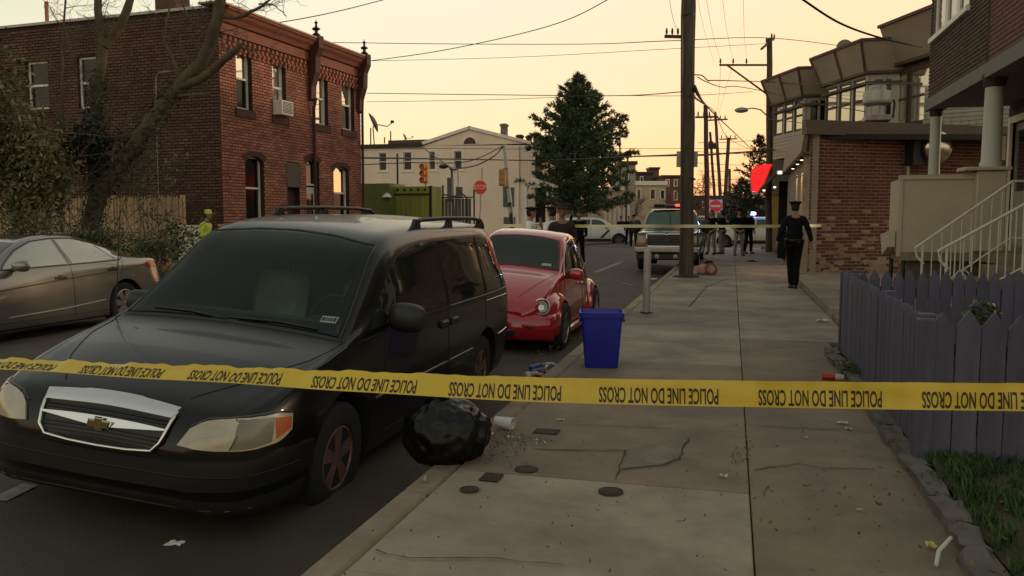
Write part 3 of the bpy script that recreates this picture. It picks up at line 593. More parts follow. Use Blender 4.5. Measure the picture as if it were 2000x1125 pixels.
# ------------------------------------------------------------------ row of bay windowed houses behind the shop
def camw(lat, d): return Vector((lat*math.cos(_th) - d*math.sin(_th), lat*math.sin(_th) + d*math.cos(_th), 0))
b0, b1 = camw(11.9, 38), camw(13.5, 27)
RF = Fr(b0, b1-b0); row = thing('bay_rowhouse', 'brick rowhouse row with brown mansard cornices over projecting bay windows behind the shop', 'house', RF.O, RF.rz)
brown_wall = mat('row_brick', (.10,.075,.055), .9, noise=.25, scale=2)
brown_panel = mat('cornice_panel', (.30,.235,.175), .7, noise=.1, scale=1); brown_trim = mat('cornice_trim', (.075,.035,.025), .6)
clap = mat('clapboard', (.42,.38,.31), .7)
m = MB(); m.box((-.3, .0, 2.5), (13.5, .3, 7.2)); m.box((-.3, .31, 2.5), (13.5, 9, 7.1)); m.build('wall', brown_wall, row)
def lbay(name, u0, u1, zt, zw, proj=1.0):
    B = thing(name, 'x', 'x'); del B['label'], B['category']; B.parent = row
    s = .40; foot = [(u0, .02), (u0, -proj), (u1-s, -proj), (u1, .02)]
    wz0, wz1 = zw
    m = MB(); m.prism(foot, (wz0-1.0, wz0), 'z'); m.build('bay_wall', clap, B)
    m = MB(); m.prism(foot, (wz1, zt-1.06), 'z'); m.build('bay_header', clap, B)
    for k in range(7): 
        q = MB(); e = .015; zz = wz0-1.0+k*.14; q.prism([(u0-e, .0), (u0-e, -proj-e), (u1-s+e, -proj-e), (u1+e, .0)], (zz, zz+.1), 'z'); q.build('siding_board', clap, B)
    # windows: three on the front, one on the slanted side
    n = 3; wd = (u1-s-u0)/n
    for i in range(n):
        a, b = u0+wd*i+.06, u0+wd*(i+1)-.06; w_ = MB()
        for (p, q) in (((a, wz0), (a+.07, wz1)), ((b-.07, wz0), (b, wz1)), ((a, (wz0+wz1)/2-.05), (b, (wz0+wz1)/2+.03)), ((a, wz1-.08), (b, wz1)), ((a, wz0), (b, wz0+.08))):
            w_.box((p[0], -proj-.005, p[1]), (q[0], -proj+.07, q[1]))
        w_ = w_.build('window', brown_trim, B)
        for zz in ((wz0+.08, (wz0+wz1)/2-.05), ((wz0+wz1)/2+.03, wz1-.08)):
            q = MB(); q.box((a+.07, -proj+.03, zz[0]), (b-.07, -proj+.04, zz[1])); q.build('pane', glass_blind, w_)
        q = MB(); q.box((b, -proj+.0, wz0), (b+.12, -proj+.05, wz1)); q.build('mullion', clap, B)
    q = MB(); q.add([(u1-s, -proj+.02, wz0), (u1, .02, wz0), (u1, .02, wz1), (u1-s, -proj+.02, wz1)], [(0, 1, 2, 3)]); q.build('side_wall', clap, B)
    q = MB(); q.add([(u1-s+s*a, -proj+.0+proj*a, z) for a, z in ((.22, wz0+.1), (.72, wz0+.1), (.72, wz1-.1), (.22, wz1-.1))], [(0, 1, 2, 3)]); q.build('side_window', glass_room, B)
    q = MB()
    for f in (0, .5, 1): x_, y_ = u1-s+s*f, -proj+.02+proj*f; q.box((x_-.05, y_-.05, wz0), (x_+.05, y_+.03, wz1))
    q.build('side_mullion', clap, B)
    # flared mansard cornice
    o1, o2 = .10, .42; z1, z2 = zt-1.05, zt
    lo = [(u0-o1, .02), (u0-o1, -proj-o1), (u1-s+o1*.6, -proj-o1), (u1+o1, .02)]; hi = [(u0-o2, .02), (u0-o2, -proj-o2), (u1-s+o2*.6, -proj-o2), (u1+o2, .02)]
    q = MB(); q.add([(x, y, z1) for x, y in lo] + [(x, y, z2) for x, y in hi], [(0, 1, 5, 4), (1, 2, 6, 5), (2, 3, 7, 6), (4, 5, 6, 7), (3, 2, 1, 0)]); q.build('mansard_panel', brown_panel, B)
    for T_, zz, oo, h in ((lo, z1, .05, .09), (hi, z2, .04, .09), (lo, z1-.35, .0, .10)):
        q = MB(); pts = [(x + (oo if x > (u0+u1)/2 else -oo), y - (oo if y < 0 else 0)) for x, y in T_]; q.prism(pts, (zz-h/2, zz+h/2), 'z'); q.build('cornice_trim', brown_trim, B)
    for a, b in ((lo[1], hi[1]), (lo[2], hi[2]), (((lo[1][0]+lo[2][0])/2, lo[1][1]), ((hi[1][0]+hi[2][0])/2, hi[1][1]))):
        q = MB(); q.tube([(a[0], a[1]-.02, z1), (b[0], b[1]-.02, z2)], .055, 4); q.build('hip_trim', brown_trim, B)
    return B
ua, ub = RF.uv(1500, 250)[0], RF.uv(1590, 250)[0]; uc, ud = RF.uv(1604, 250)[0], RF.uv(1712, 250)[0]
ZC = 7.85
RB = Fr(RF.O - RF.I*1.0, RF.U); _u = lambda px, py: RB.uv(px, py)
lbay('bay_window', _u(1512, 250)[0], _u(1566, 250)[0]+.55, _u(1562, 139)[1], (_u(1530, 262)[1], _u(1530, 204)[1])); lbay('bay_window', _u(1610, 250)[0], _u(1686, 250)[0]+.55, _u(1682, 87)[1], (_u(1650, 246)[1], _u(1650, 163)[1]))
UM = Fr(RF.O - RF.I*.75, RF.U).uv(1716, 90)[0]
m = MB(); m.add([(UM, -.25, ZC-1.15), (13.6, -.25, ZC-1.15), (13.6, -.75, ZC+.1), (UM, -.75, ZC+.1), (UM, .3, ZC+.1), (13.6, .3, ZC+.1), (UM, .3, ZC-1.15), (13.6, .3, ZC-1.15)], [(0,1,2,3),(3,2,5,4),(0,3,4,6),(1,7,5,2),(6,7,1,0)]); m.build('mansard_panel', brown_panel, row)
m = MB(); m.box((UM-.05, -.8, ZC+.06), (13.7, .3, ZC+.16)); m.box((UM, -.30, ZC-1.25), (13.7, .02, ZC-1.14)); m.build('cornice_trim', brown_trim, row)
u0, u1 = RF.uv(1755, 170)[0], RF.uv(1800, 170)[0]
for (a, b) in ((u0, u0+(u1-u0)*.48), (u0+(u1-u0)*.55, u1+.6)):
    h = (a, b, 4.6, 6.4); q = MB(); fw = .09
    q.box((a, -.05, 4.6), (a+fw, 0, 6.4)); q.box((b-fw, -.05, 4.6), (b, 0, 6.4)); q.box((a+fw, -.05, 6.4-fw), (b-fw, 0, 6.4)); q.box((a+fw, -.05, 5.45), (b-fw, 0, 5.53)); q.box((a+fw, -.05, 4.6), (b-fw, 0, 4.68)); w_ = q.build('window', brown_trim, row)
    for zz in ((4.68, 5.45), (5.53, 6.31)): q = MB(); q.box((a+fw, -.03, zz[0]), (b-fw, -.003, zz[1])); q.build('pane', glass_blind, w_)
p = dep(1650, 92, 31); sd = thing('satellite_dish', 'small round satellite dish on the roof edge above the bay windows', 'satellite dish', p)
m = MB(); m.lathe([(.3, .06), (.2, .02), (.001, 0)], 20, axis='y'); m.build('dish', mat('dish_grey', (.16,.13,.11), .5), sd); m = MB(); m.tube([(0, .05, 0), (0, .2, -.5)], .02); m.build('mast', galv, sd)
m = MB(); p = dep(1552, 262, 34.9); m.bbox((-.28, -.4, -.2), (.28, .2, .22), .02); o = m.build('air_conditioner', white_trim); o.location = p; tag(o, 'small white air conditioner in the far bay window above the shop', 'air conditioner')
# pale siding of the neighbour, seen under the porch roof
a, b = dep(1690, 246, 24.5), dep(1990, 246, 22.0); NF = Fr((a.x, a.y, 0), (b.x-a.x, b.y-a.y)); nb = thing('siding_extension', 'cream clapboard rear extension just above the brick shop parapet', 'extension', NF.O, NF.rz)
m = MB(); m.box((1.6, 0, 3.2), (9, .3, 5.2)); m.build('wall', clap, nb)
sm = MB(); sm.prism([(-.025, 0), (-.005, .11), (0, .11), (0, 0)], (1.6, 9), 'x'); sme = sm.mesh('siding_board', mat('siding_cream', (.36,.31,.24), .7, noise=.1, scale=3))
for k in range(17): link('siding_board', sme, nb, (0, -.002, 3.25+k*.115))

# ------------------------------------------------------------------ house with the raised porch on the right
PX, WX = 3.6, 5.0
HF = Fr((PX, 17.55, 0), (0, -1)); ph = thing('porch_house', 'brown brick house with an overhanging upper floor carried on white porch columns', 'house', HF.O, HF.rz)
uJ = 17.55-13.75
w0 = HF.uv(1826, 10)[0]; w1 = HF.uv(1893, 10)[0]; zsl = HF.uv(1826, 72)[1]
HP = [(w0, w1, zsl, 6.2)]
m = MB(); wall(m, 0, uJ, 3.72, 7.5, HP, .2); m.build('wall', mortar, ph)
m = MB(); wall(m, uJ+.003, 9, 3.66, 7.5, [], .2, .01); m.build('wall', mortar_dark, ph)
bricks(ph, None, HF.M, .0, uJ, 3.74, 7.3, [(w0-.05, w1+.05, zsl-.1, 6.2)], brick_brown, nobj=300, seed=12, bh=.05, j=.017, proud=.016, bl=.24)
bricks(ph, Matrix.Translation((0, .01, 0)), HF.M, uJ+.01, 8.9, 3.68, 7.3, [], mat('brick_rose', (.15,.07,.055), .9, noise=.2, scale=2, rand=.15), nobj=200, seed=13, j=.008, proud=.008)
n = 3; wd = (w1-w0)/n
for i in range(n):
    window(ph, None, (w0+wd*i+.0, w0+wd*(i+1)-.01, zsl, 6.2), white_trim, glass_dark, fw=.09, bars=0, rec=.03)
m = MB(); m.box((w0-.12, -.07, zsl-.09), (w1+.12, .05, zsl-.002)); m.build('sill', white_trim, ph)
grey_metal = mat('porch_grey', (.40,.34,.245), .55, noise=.06, scale=2)
soff = mat('soffit_grey', (.13,.12,.105), .7, noise=.1, scale=2)
m = MB(); m.box((-.05, -.06, 3.5), (9, .24, 3.715)); m.box((-.02, .25, 3.56), (9, 4, 3.64)); m.build('soffit', soff, ph)
m = MB(); m.box((.0, .0, 7.3), (9, 6, 7.4)); m.box((.02, .25, 3.7), (.2, 5, 7.29)); m.build('side_wall', brick_brown, ph)
IN = WX-PX
du0, du1 = .25, 1.25
m = MB(); wall(m, 0, 9, -.2, 3.55, [(du0, du1, .95, 3.2)], .2, IN); m.build('lower_wall', mortar, ph)
bricks(ph, Matrix.Translation((0, IN, 0)), HF.M @ Matrix.Translation((0, IN, 0)), .0, 4.5, .95, 3.54, [(du0-.12, du1+.12, .9, 3.3)], brick_brown, nobj=60, seed=14, bh=.055, j=.014, proud=.014, bl=.24)
m = MB(); 
for a in ((du0-.12, du0), (du1, du1+.12)): m.box((a[0], IN-.05, .95), (a[1], IN+.1, 3.32))
m.box((du0, IN-.05, 3.2), (du1, IN+.1, 3.32)); m.build('door_frame', white_trim, ph)
m = MB(); m.box((du0, IN+.05, .95), (du1, IN+.1, 3.2)); dr = m.build('door', mat('storm_door', (.25,.235,.2), .5), ph)
m = MB(); m.box((du0+.12, IN+.03, 1.95), (du1-.12, IN+.05, 3.05)); m.build('door_glass', glass_dark, dr)
m = MB(); u = HF.uv(1940, 270)[0]; m.box((du0-.35, IN-.12, 2.55), (du0-.28, IN-.02, 3.0)); m.build('porch_lamp', white_trim, ph)
m = MB(); m.bbox((-.6, IN-.35, .98), (-.15, IN-.05, 1.75), .02)
# porch floor, parapet panel, columns
m = MB(); m.box((-.0, .01, .80), (5.0, IN-.01, .95)); m.box((uJ-.7, -1.1, .80), (uJ+.08, .0, .93)); m.build('porch_floor', conc3, ph)
fnd = mat('foundation', (.10,.075,.055), .9, noise=.2, scale=4)
m = MB(); m.box((.1, .1, -.1), (4.9, IN-.02, .79)); m.box((uJ-.6, -.9, -.1), (uJ-.05, .099, .79)); m.build('foundation', fnd, ph)
px0 = -1.14
m = MB(); m.box((uJ-.02, px0+.05, .93), (uJ+.03, .02, 2.03)); pn = m.build('parapet_panel', grey_metal, ph)
m = MB(); m.box((uJ-.06, px0, 2.032), (uJ+.06, .06, 2.10)); m.box((uJ-.06, px0, .86), (uJ+.06, .06, .928)); m.box((uJ-.05, px0, .93), (uJ+.055, px0+.048, 2.03)); m.build('parapet_frame', mat('parapet_trim', (.38,.33,.25), .5), pn)
m = MB(); m.box((uJ-.72, px0+.002, .93), (uJ-.07, px0+.04, 2.03)); m.build('parapet_return', grey_metal, ph)
m = MB(); m.prism([(uJ-.75, 1.18), (uJ-.08, 1.25), (uJ-.08, 1.0), (uJ-.55, .86)], (px0-.12, px0-.01), 'y'); m.build('slanted_board', grey_metal, ph)
for _a, _b, _c in ((uJ-.7, px0+.05, .9), (uJ, px0+.1, .86)): m = MB(); m.tube([(_a, _b, _c), (_a, _b, 0)], .03); m.build('porch_post', dark_iron, ph)
m = MB(); m.bbox((uJ-.2, -.12, .95), (uJ+.2, .28, 2.14), .015); m.bbox((uJ-.25, -.3, 2.145), (uJ+.25, .33, 2.2), .01); m.build('pier', grey_metal, ph)
def column(uu, z0, r):
    m = MB(); m.lathe([(r*1.15, z0), (r*1.15, z0+.06), (r, z0+.09), (r*.9, 3.36), (r*.9, 3.37)], 24, (uu, .1, 0)); c = m.build('column', mat('column_white', (.42,.40,.36), .6), ph, smooth=40)
    m = MB(); m.lathe([(r*.93, 3.37), (r*1.1, 3.40), (r*1.12, 3.47), (r*1.3, 3.5), (r*1.3, 3.56)], 24, (uu, .1, 0)); m.build('capital', mat('capital_dark', (.035,.025,.022), .6), c, smooth=40)
column(uJ+.02, 2.2, .135); column(.22, .95, .105)
# porch steps toward the street and the two white iron railings
st = [(11.35, 12.85)]
for k in range(5):
    m = MB(); m.bbox((17.55-12.9, -.2-.28*(k), .80-.17*k-.17), (17.55-11.3, .1-.28*k, .80-.17*k+.0), .012); m.build('step', conc3, ph)
m = MB(); m.box((17.55-12.9, .1, .7), (17.55-10.5, IN, .8)); m.build('landing', conc3, ph)
iron_w = mat('white_iron', (.50,.47,.41), .55, noise=.12, scale=10)
def railing(yw, label, xt, zt, xb, zb, ext):
    r = thing('stair_railing', label, 'railing', (0, 0, 0), group='white railings of the porch steps'); T = MB()
    T.tube([(xt+ext, yw, zt), (xt, yw, zt), (xb, yw, zb), (xb+.03, yw, zb-.12), (xb+.12, yw, zb-.22)], .019, 8); T.build('handrail', iron_w, r)
    T = MB(); T.tube([(xt+ext, yw, zt-.78), (xt, yw, zt-.78), (xb+.1, yw, zb-.72)], .013, 6); T.build('bottom_rail', iron_w, r)
    n = 9; 
    for i in range(n+1):
        f = i/n; x = xb+.1 + (xt-xb-.1)*f; z = zb + (zt-zb)*((x-xb)/(xt-xb)); T = MB(); T.tube([(x, yw, z-.02), (x, yw, z-(.95 if i in (0, n) else .77))], .018 if i in (0, n) else .009, 6); T.build('post' if i in (0, n) else 'baluster', iron_w, r)
    for i in range(6):
        x = xt + ext*(i+1)/6; T = MB(); T.tube([(x, yw, zt-.02), (x, yw, zt-(.95 if i in (5,) else .78))], .009 if i != 5 else .018, 6); T.build('baluster' if i != 5 else 'post', iron_w, r)
    return r
railing(12.75, 'white iron stair railing running up against the grey porch panel', 3.72, 1.95, 2.52, 1.02, .9)
railing(11.3, 'white iron stair railing on the near side of the porch steps', 3.45, 1.62, 2.50, 1.03, 1.1)
rr_ = bpy.data.objects['stair_railing']
m = MB()
for c in ((2.62, .62), (2.78, .72)):
    m.tube([(c[0]+.09*math.cos(a*.45)*(1-a*.04), 11.3, c[1]+.09*math.sin(a*.45)*(1-a*.04)) for a in range(20)], .008, 5)
m.build('scroll', iron_w, bpy.data.objects['stair_railing.001'])

# ------------------------------------------------------------------ purple picket fence
pf_m = mat('purple_paint', (.066,.062,.098), .75, noise=.2, scale=2.5, streak=(6,6,.6), bump=.3, bscale=20, rand=.16)
def picket_mesh(w_, h, t, m, tip=.10, nm='picket'):
    q = MB(); q.prism([(0, 0), (w_, 0), (w_, h-tip), (w_*.62, h-.012), (w_*.5, h), (w_*.38, h-.012), (0, h-tip)], (0, t), 'y'); return q.mesh(nm, m)
def picket_run(root, O, U, L_, w_, gap, h, m, z0=.06, tip=.10, seed=1, post_every=2.2, flip=False, posts=True):
    f = Fr(O, U); r_ = random.Random(seed); pm = picket_mesh(w_, h-z0, .02, m, tip); n = int(L_/(w_+gap))
    loc = lambda u, v, z: tuple(f.M @ Vector((u, v, z)) - Vector(root.location))
    for i in range(n):
        o = link('picket', pm, root, loc(i*(w_+gap)+r_.uniform(-.003, .003), r_.uniform(-.003, .003), z0+r_.uniform(-.012, .012)), (0, r_.uniform(-.008, .008), f.rz))
    for zz in (.25, h-.22):
        q = MB(); q.box((0, .028, -.04), (L_, .065, .04)); o = q.build('rail', m, root); o.location = loc(0, 0, zz); o.rotation_euler = (0, 0, f.rz)
    if posts:
        u = 0
        while u <= L_+.01:
            q = MB(); q.bbox((-.045, .07, -.1), (.045, .16, h-.02), .006); o = q.build('post', m, root); o.location = loc(u, 0, 0); o.rotation_euler = (0, 0, f.rz); u += post_every
fc = gnd(1797, 905); ffar = gnd(1641, 690)
pfence = thing('picket_fence', 'purple painted wooden picket fence wrapping round the front yard beside the pavement', 'fence', (fc.x, fc.y, 0))
d = fc - ffar; d.z = 0
picket_run(pfence, (ffar.x, ffar.y, 0), (d.x, d.y), d.length, .115, .004, .88, pf_m, tip=.07, seed=3, z0=.0)
picket_run(pfence, (fc.x+.02, fc.y-.05, 0), (1, .02), 4.5, .125, .006, .90, pf_m, z0=.04, tip=.085, seed=4)
picket_run(pfence, (ffar.x+.05, ffar.y+.1, 0), (1, 0.0), 7.5, .105, .010, .89, pf_m, z0=.0, seed=5)
q = MB(); q.bbox((-.05, -.06, -.1), (.05, .04, .86), .008); q.build('corner_post', pf_m, pfence)
# plant growing between the pickets
def leaves(mb, c, r, n, size, seed, shape=None, droop=0):
    r_ = random.Random(seed)
    for i in range(n):
        while True:
            p = Vector((r_.uniform(-1, 1), r_.uniform(-1, 1), r_.uniform(-1, 1)))
            if p.length < 1 and (shape is None or shape(p)): break
        p = Vector((p.x*r[0], p.y*r[1], p.z*r[2])) + Vector(c); s = size*r_.uniform(.6, 1.4)
        a = Vector((r_.gauss(0, 1), r_.gauss(0, 1), r_.gauss(0, .8)-droop)).normalized(); b = a.cross(Vector((r_.gauss(0, 1), r_.gauss(0, 1), r_.gauss(0, 1)))).normalized()
        mb.add([p-a*s, p+b*s*.45, p+a*s, p-b*s*.45], [(0, 1, 2, 3)])
leaf_g = mat('leaf_green', (.05,.075,.022), .6, noise=.4, scale=3, rand=.5)
leaf_y = mat('leaf_olive', (.10,.098,.038), .6, noise=.4, scale=3, rand=.5)
leaf_d = mat('leaf_dark', (.022,.034,.012), .6, noise=.4, scale=3, rand=.4)
pt = dep(1918, 612, 5.25); pl_ = thing('yard_plant', 'small leafy green plant poking up behind the purple pickets', 'plant', (pt.x, pt.y, .03))
m = MB(); m.tube([(0, 0, 0), (.01, 0, .5), (.03, 0, .8)], [.012, .01, .005], 5); m.tube([(0, 0, .1), (-.04, 0, .5), (-.06, .01, .75)], [.01, .008, .004], 5); m.build('stem', leaf_d, pl_)
m = MB(); leaves(m, (0, 0, .72), (.13, .09, .17), 260, .028, 5); leaves(m, (0, 0, .45), (.08, .06, .25), 80, .025, 6); m.build('foliage', leaf_g, pl_)
# grass tufts in the yard and weeds along joints
def blades(mb, x, y, z, n, h, spread, seed):
    r_ = random.Random(seed)
    for i in range(n):
        a = r_.uniform(0, 6.28); rad = spread*abs(r_.gauss(0, .6)); bx, by = x+rad*math.cos(a), y+rad*math.sin(a); hh = h*r_.uniform(.5, 1.3); t = r_.uniform(0, 6.28); w_ = .004+.002*r_.random(); ln = hh*r_.uniform(.1, .7)
        dx, dy = math.cos(t), math.sin(t)
        mb.add([(bx-dy*w_, by+dx*w_, z), (bx+dy*w_, by-dx*w_, z), (bx+dx*ln*.4+dy*w_*.7, by+dy*ln*.4-dx*w_*.7, z+hh*.6), (bx+dx*ln, by+dy*ln, z+hh)], [(0, 1, 2, 3)])
m = MB(); rg = random.Random(8)
for i in range(520):
    x = 1.16 + rg.random()**1.2*2.6; y = 5.15 - abs(rg.gauss(0, .55)); 
    if rg.random() < .35: y = rg.uniform(1.2, 5.1)
    blades(m, x, y, .04, 14, .07, .09, i)
for i in range(60): blades(m, 1.13+rg.uniform(-.03, .09), rg.uniform(2.0, 5.2), .02, 12, .07, .05, 900+i)
tag(m.build('grass', grass_m, fix=False), 'short green grass growing along the foot of the purple fence', 'grass', kind='stuff')
m = MB()
for px, py, n, h in ((1668, 742, 60, .10), (1690, 770, 30, .07), (1650, 700, 16, .05), (1660, 735, 30, .14)): c = gnd(px, py); blades(m, c.x, c.y, 0, n, h, .08, px)
leaves(m, gnd(1662, 735)+Vector((0, 0, .06)), (.1, .1, .08), 90, .02, 3)
for k in range(26): blades(m, .12 + rg.gauss(0, .01), rg.uniform(4.9, 5.6), -.01, 2, .018, .015, 300+k)
for k in range(50): blades(m, 1.10 + rg.gauss(0, .02), rg.uniform(5.4, 9), .0, 5, .04, .03, 400+k)
tag(m.build('weeds', grass_m, fix=False), 'weeds sprouting from the joint at the foot of the fence', 'weeds', kind='stuff')
# ------------------------------------------------------------------ fences across the street
FXL = -12.9
wood_f = mat('fence_wood', (.48,.33,.19), .85, noise=.25, scale=3, streak=(8,8,.7), bump=.4, bscale=20, rand=.22)
a = pln(104, 376, (0, 17.3, 0), (0, 1, 0)); b = pln(358, 381, (0, 17.3, 0), (0, 1, 0))
sf = thing('stockade_fence', 'weathered pale wood stockade fence with pointed pickets in front of the brick side wall', 'fence', (a.x-2.5, 17.3, 0))
o_ = Vector((a.x-2.5, 17.3, 0)); hh = 2.0
r_ = random.Random(2); n = int((b.x-a.x+2.5)/.085); pm = picket_mesh(.074, hh, .02, wood_f, .07, 'paling')
for i in range(n): link('paling', pm, sf, (i*.085, r_.uniform(-.006, .006), r_.uniform(-.015, .02)), (0, r_.uniform(-.006, .006), 0))
for zz in (.3, 1.0, 1.7):
    q = MB(); q.box((0, .022, zz-.04), (n*.085, .06, zz+.04)); q.build('rail', wood_f, sf)
for k in range(4):
    q = MB(); q.bbox((n*.085-.09-k*2.0, .062, -.1), (n*.085-k*2.0, .16, hh+.02), .008); q.build('post', wood_f, sf)
# chain link along the pavement
cl = thing('chainlink_fence', 'rusty chain link fence with a pale top rail behind the silver sedan', 'fence', (-13.0, 4, 0))
steel_r = mat('rail_pale', (.36,.31,.25), .6, metal=.2, noise=.3, scale=6)
L0, L1 = -1.0, 13.0
q = MB(); q.tube([(0, L0+ (L1-L0)*i/14, 1.15 + .012*math.sin(i*1.7)) for i in range(15)], .024, 8); q.build('top_rail', steel_r, cl)
for i in range(6): q = MB(); yy = L0+i*2.8; q.tube([(0, yy, -.1), (0, yy, 1.17)], .026, 8); q.build('post', steel_r, cl)
q = MB(); nn = 0; sp = .09; 
for s_ in (-1, 1):
    k = -14
    while k*sp < (L1-L0)+1.2:
        y0 = L0+k*sp; pts = []
        for z in (0.03, 1.13):
            pts.append((0, y0 + (z if s_ > 0 else 1.16-z), z))
        if pts[0][1] > L0-.2 and pts[1][1] < L1+.2 and pts[0][1] < L1 and pts[1][1] > L0-.2: q.tube(pts, .0028, 3, cap=False)
        k += 1
o = q.build('wire_mesh', mat('wire_rust', (.12,.085,.06), .7, metal=.3), cl); o['kind'] = 'stuff'
# white box standing at the end of the fence
p = pln(372, 452, (0, 16.4, 0), (0, 1, 0)); q = MB(); q.bbox((-.24, -.2, -1.2), (.24, .2, .12), .02); q.T = None
wb = thing('white_box', 'white metal box standing at the end of the chain link fence', 'box', (p.x, p.y, 0)); q = MB(); q.bbox((-.2, -.2, 0), (.2, .2, 1.24), .02); q.build('body', white_trim, wb); q = MB(); q.bbox((-.22, -.22, 1.242), (.22, .22, 1.29), .01); q.build('lid', white_trim, wb)
# green container and iron fence behind the van roof
grn = mat('container_green', (.26,.27,.05), .7, noise=.2, scale=1.2, streak=(1,1,.2))
p = dep(771, 430, 33); ct = thing('green_container', 'lime green cargo container with ribbed sides in the lot beyond the rowhouse', 'container', (p.x, p.y, -.1), R(-4))
ZG = 2.95
q = MB(); q.box((0, 0, .1), (1.62, 1.0, ZG-.12)); q.build('body', grn, ct)
q = MB(); q.box((-1.5, -.4, .1), (-.01, 1.0, ZG)); q.build('end_bay', mat('container_dark_green', (.15,.18,.045), .7, noise=.2, scale=1.5), ct)
for k in range(7): q = MB(); q.bbox((.1+k*.22, -.035, .3), (.2+k*.22, 0, ZG-.55), .01); q.build('rib', grn, ct)
q = MB(); q.box((-.005, -.06, ZG-.45), (1.66, 0, ZG-.40)); q.box((1.56, -.07, .1), (1.66, -.001, ZG-.1)); q.build('frame', dark_iron, ct)
for k in range(5): q = MB(); q.lathe([(.05, -.03), (.05, 0)], 10, (.15+k*.3, 0, ZG-.25), 'y'); q.build('vent_hole', dark_iron, ct)
q = MB(); q.lathe([(.2, 0), (.12, .1), (.05, .16)], 12, (-.1, -.45, ZG-.55)); q.build('lamp', white_trim, ct)
lf = thing('iron_fence', 'dark iron post and rail fence round the lot in front of the white corner house', 'fence', (0, 0, 0))
posts = [(776, 300, 34), (865, 362, 36), (853, 366, 36), (926, 370, 38), (843, 372, 35), (912, 385, 37)]
for px, py, d in posts: t = dep(px, py, d); q = MB(); q.tube([(t.x, t.y, -.1), tuple(t)], .045, 6); q.build('post', dark_iron if px != 865 else dk_red, lf)
for (a_, b_) in (((715, 372, 33), (850, 377, 35)), ((843, 377, 35), (905, 385, 37)), ((860, 386, 36), (926, 385, 38)), ((895, 372, 37), (912, 386, 37))):
    q = MB(); q.tube([dep(*a_), dep(*b_)], .035, 6); q.build('rail', dark_iron, lf)
# dark privacy slats
for k in range(11): t = dep(852+k*6.5, 388, 37); q = MB(); q.box((t.x-.065, t.y, .1), (t.x+.065, t.y+.03, t.z)); q.build('slat', mat('slat_grey', (.10,.09,.08), .8), lf)

# ------------------------------------------------------------------ poles
def pole(name, label, px0, py0, d0, px1, py1, r0, r1, m=wood_pole, group=None, cat='utility pole', base=True):
    a, b = dep(px0, py0, d0), dep(px1, py1, d0)
    if base: a = a.copy(); k = (a.z+.2)/(b.z-a.z) if b.z != a.z else 0; a = a - (b-a)*k
    o = thing(name, label, cat, (a.x, a.y, a.z), group=group); q = MB(); v = b - a
    q.tube([Vector((0, 0, 0)) + v*(i/8) + Vector((.012*math.sin(i*2), .012*math.cos(i*3), 0)) for i in range(9)], [r0+(r1-r0)*i/8 for i in range(9)], 14); q.build('shaft', m, o, smooth=50); o['top'] = 0; del o['top']; return o, a, b
def insul(root, p, h=.14, r=.035):
    q = MB(); q.lathe([(r*.4, -h*.4), (r*.4, 0), (r, .01), (r*.7, h*.3), (r, h*.35), (r*.6, h*.7), (r*.8, h*.75), (r*.3, h)], 8, tuple(Vector(p)-Vector(root.location))); return q.build('insulator', mat('insulator_brown', (.06,.04,.03), .3), root)
def bar(root, name, a, b, r, m=wood_pole, n=4):
    q = MB(); L_ = Vector(root.location); q.tube([Vector(a)-L_, Vector(b)-L_], r, n, sq=True); return q.build(name, m, root)
bp, ba, bb = pole('utility_pole', 'big weathered wooden utility pole on the kerb in front of the pickup truck', 1340, 540, 20.4, 1347, -60, .175, .15)
q = MB(); q.lathe([(.36, -.01), (.3, .03), (.2, .05)], 12, (0, 0, .2)); q.build('base_soil', soil, bp)
A = dep(1298, 71, 20.4); B = dep(1338, 72, 20.4); bar(bp, 'crossarm', A, B, .05)
for px in (1302, 1313, 1324): insul(bp, dep(px, 66, 20.4))
q = MB(); L_ = Vector(bp.location); q.tube([dep(1334, -20, 20.2)-L_, dep(1332, 30, 20.2)-L_, dep(1331, 430, 20.2)-L_, dep(1328, 535, 20.2)-L_], .03, 6); q.build('conduit', dark_iron, bp)
for yy in (30, 190, 350): t = dep(1345, yy, 20.4)-L_; q = MB(); q.lathe([(.172, -.02), (.172, .02)], 14, tuple(t)); q.build('band', dark_iron, bp)
# white sign boards seen either side of the pole
sb = thing('sign_board', 'plain white rectangular sign seen from behind on the far side of the big pole', 'sign', dep(1342, 311, 20.8), R(TH))
q = MB(); q.bbox((-.27, -.01, -.2), (.27, .01, .2), .004); q.build('panel', mat('sign_back', (.50,.46,.40), .6, noise=.05), sb)
q = MB(); q.box((-.02, -.14, -.1), (.02, -.011, .1)); q.build('bracket', dark_iron, sb)
p2, a2, b2 = pole('utility_pole', 'wooden pole with a long side crossarm beside the bay windowed houses', 1502, 300, 36, 1503, 76, .14, .12)
bar(p2, 'crossarm', dep(1405, 127, 36), dep(1501, 127, 36), .055); bar(p2, 'brace', dep(1421, 128, 35.9), dep(1498, 184, 35.9), .045)
bar(p2, 'top_crossarm', dep(1487, 96, 35), dep(1510, 76, 37), .055)
for px in (1407, 1432, 1458): insul(p2, dep(px, 123, 36), .2, .05)
for t in ((1497, 82), (1507, 74), (1512, 76)): insul(p2, dep(t[0], t[1], 36), .2, .05)
q = MB(); L_ = Vector(p2.location); q.tube([dep(1500, 228, 35.8)-L_, dep(1485, 214, 35.8)-L_, dep(1468, 211, 35.8)-L_, dep(1459, 213, 35.8)-L_], .03, 6); q.build('lamp_arm', galv, p2)
q = MB(); q.lathe([(.02, -.38), (.1, -.28), (.13, -.08), (.10, .1), (.05, .2)], 10, tuple(dep(1452, 215, 35.8)-L_), 'x'); q.build('lamp_head', galv, p2)
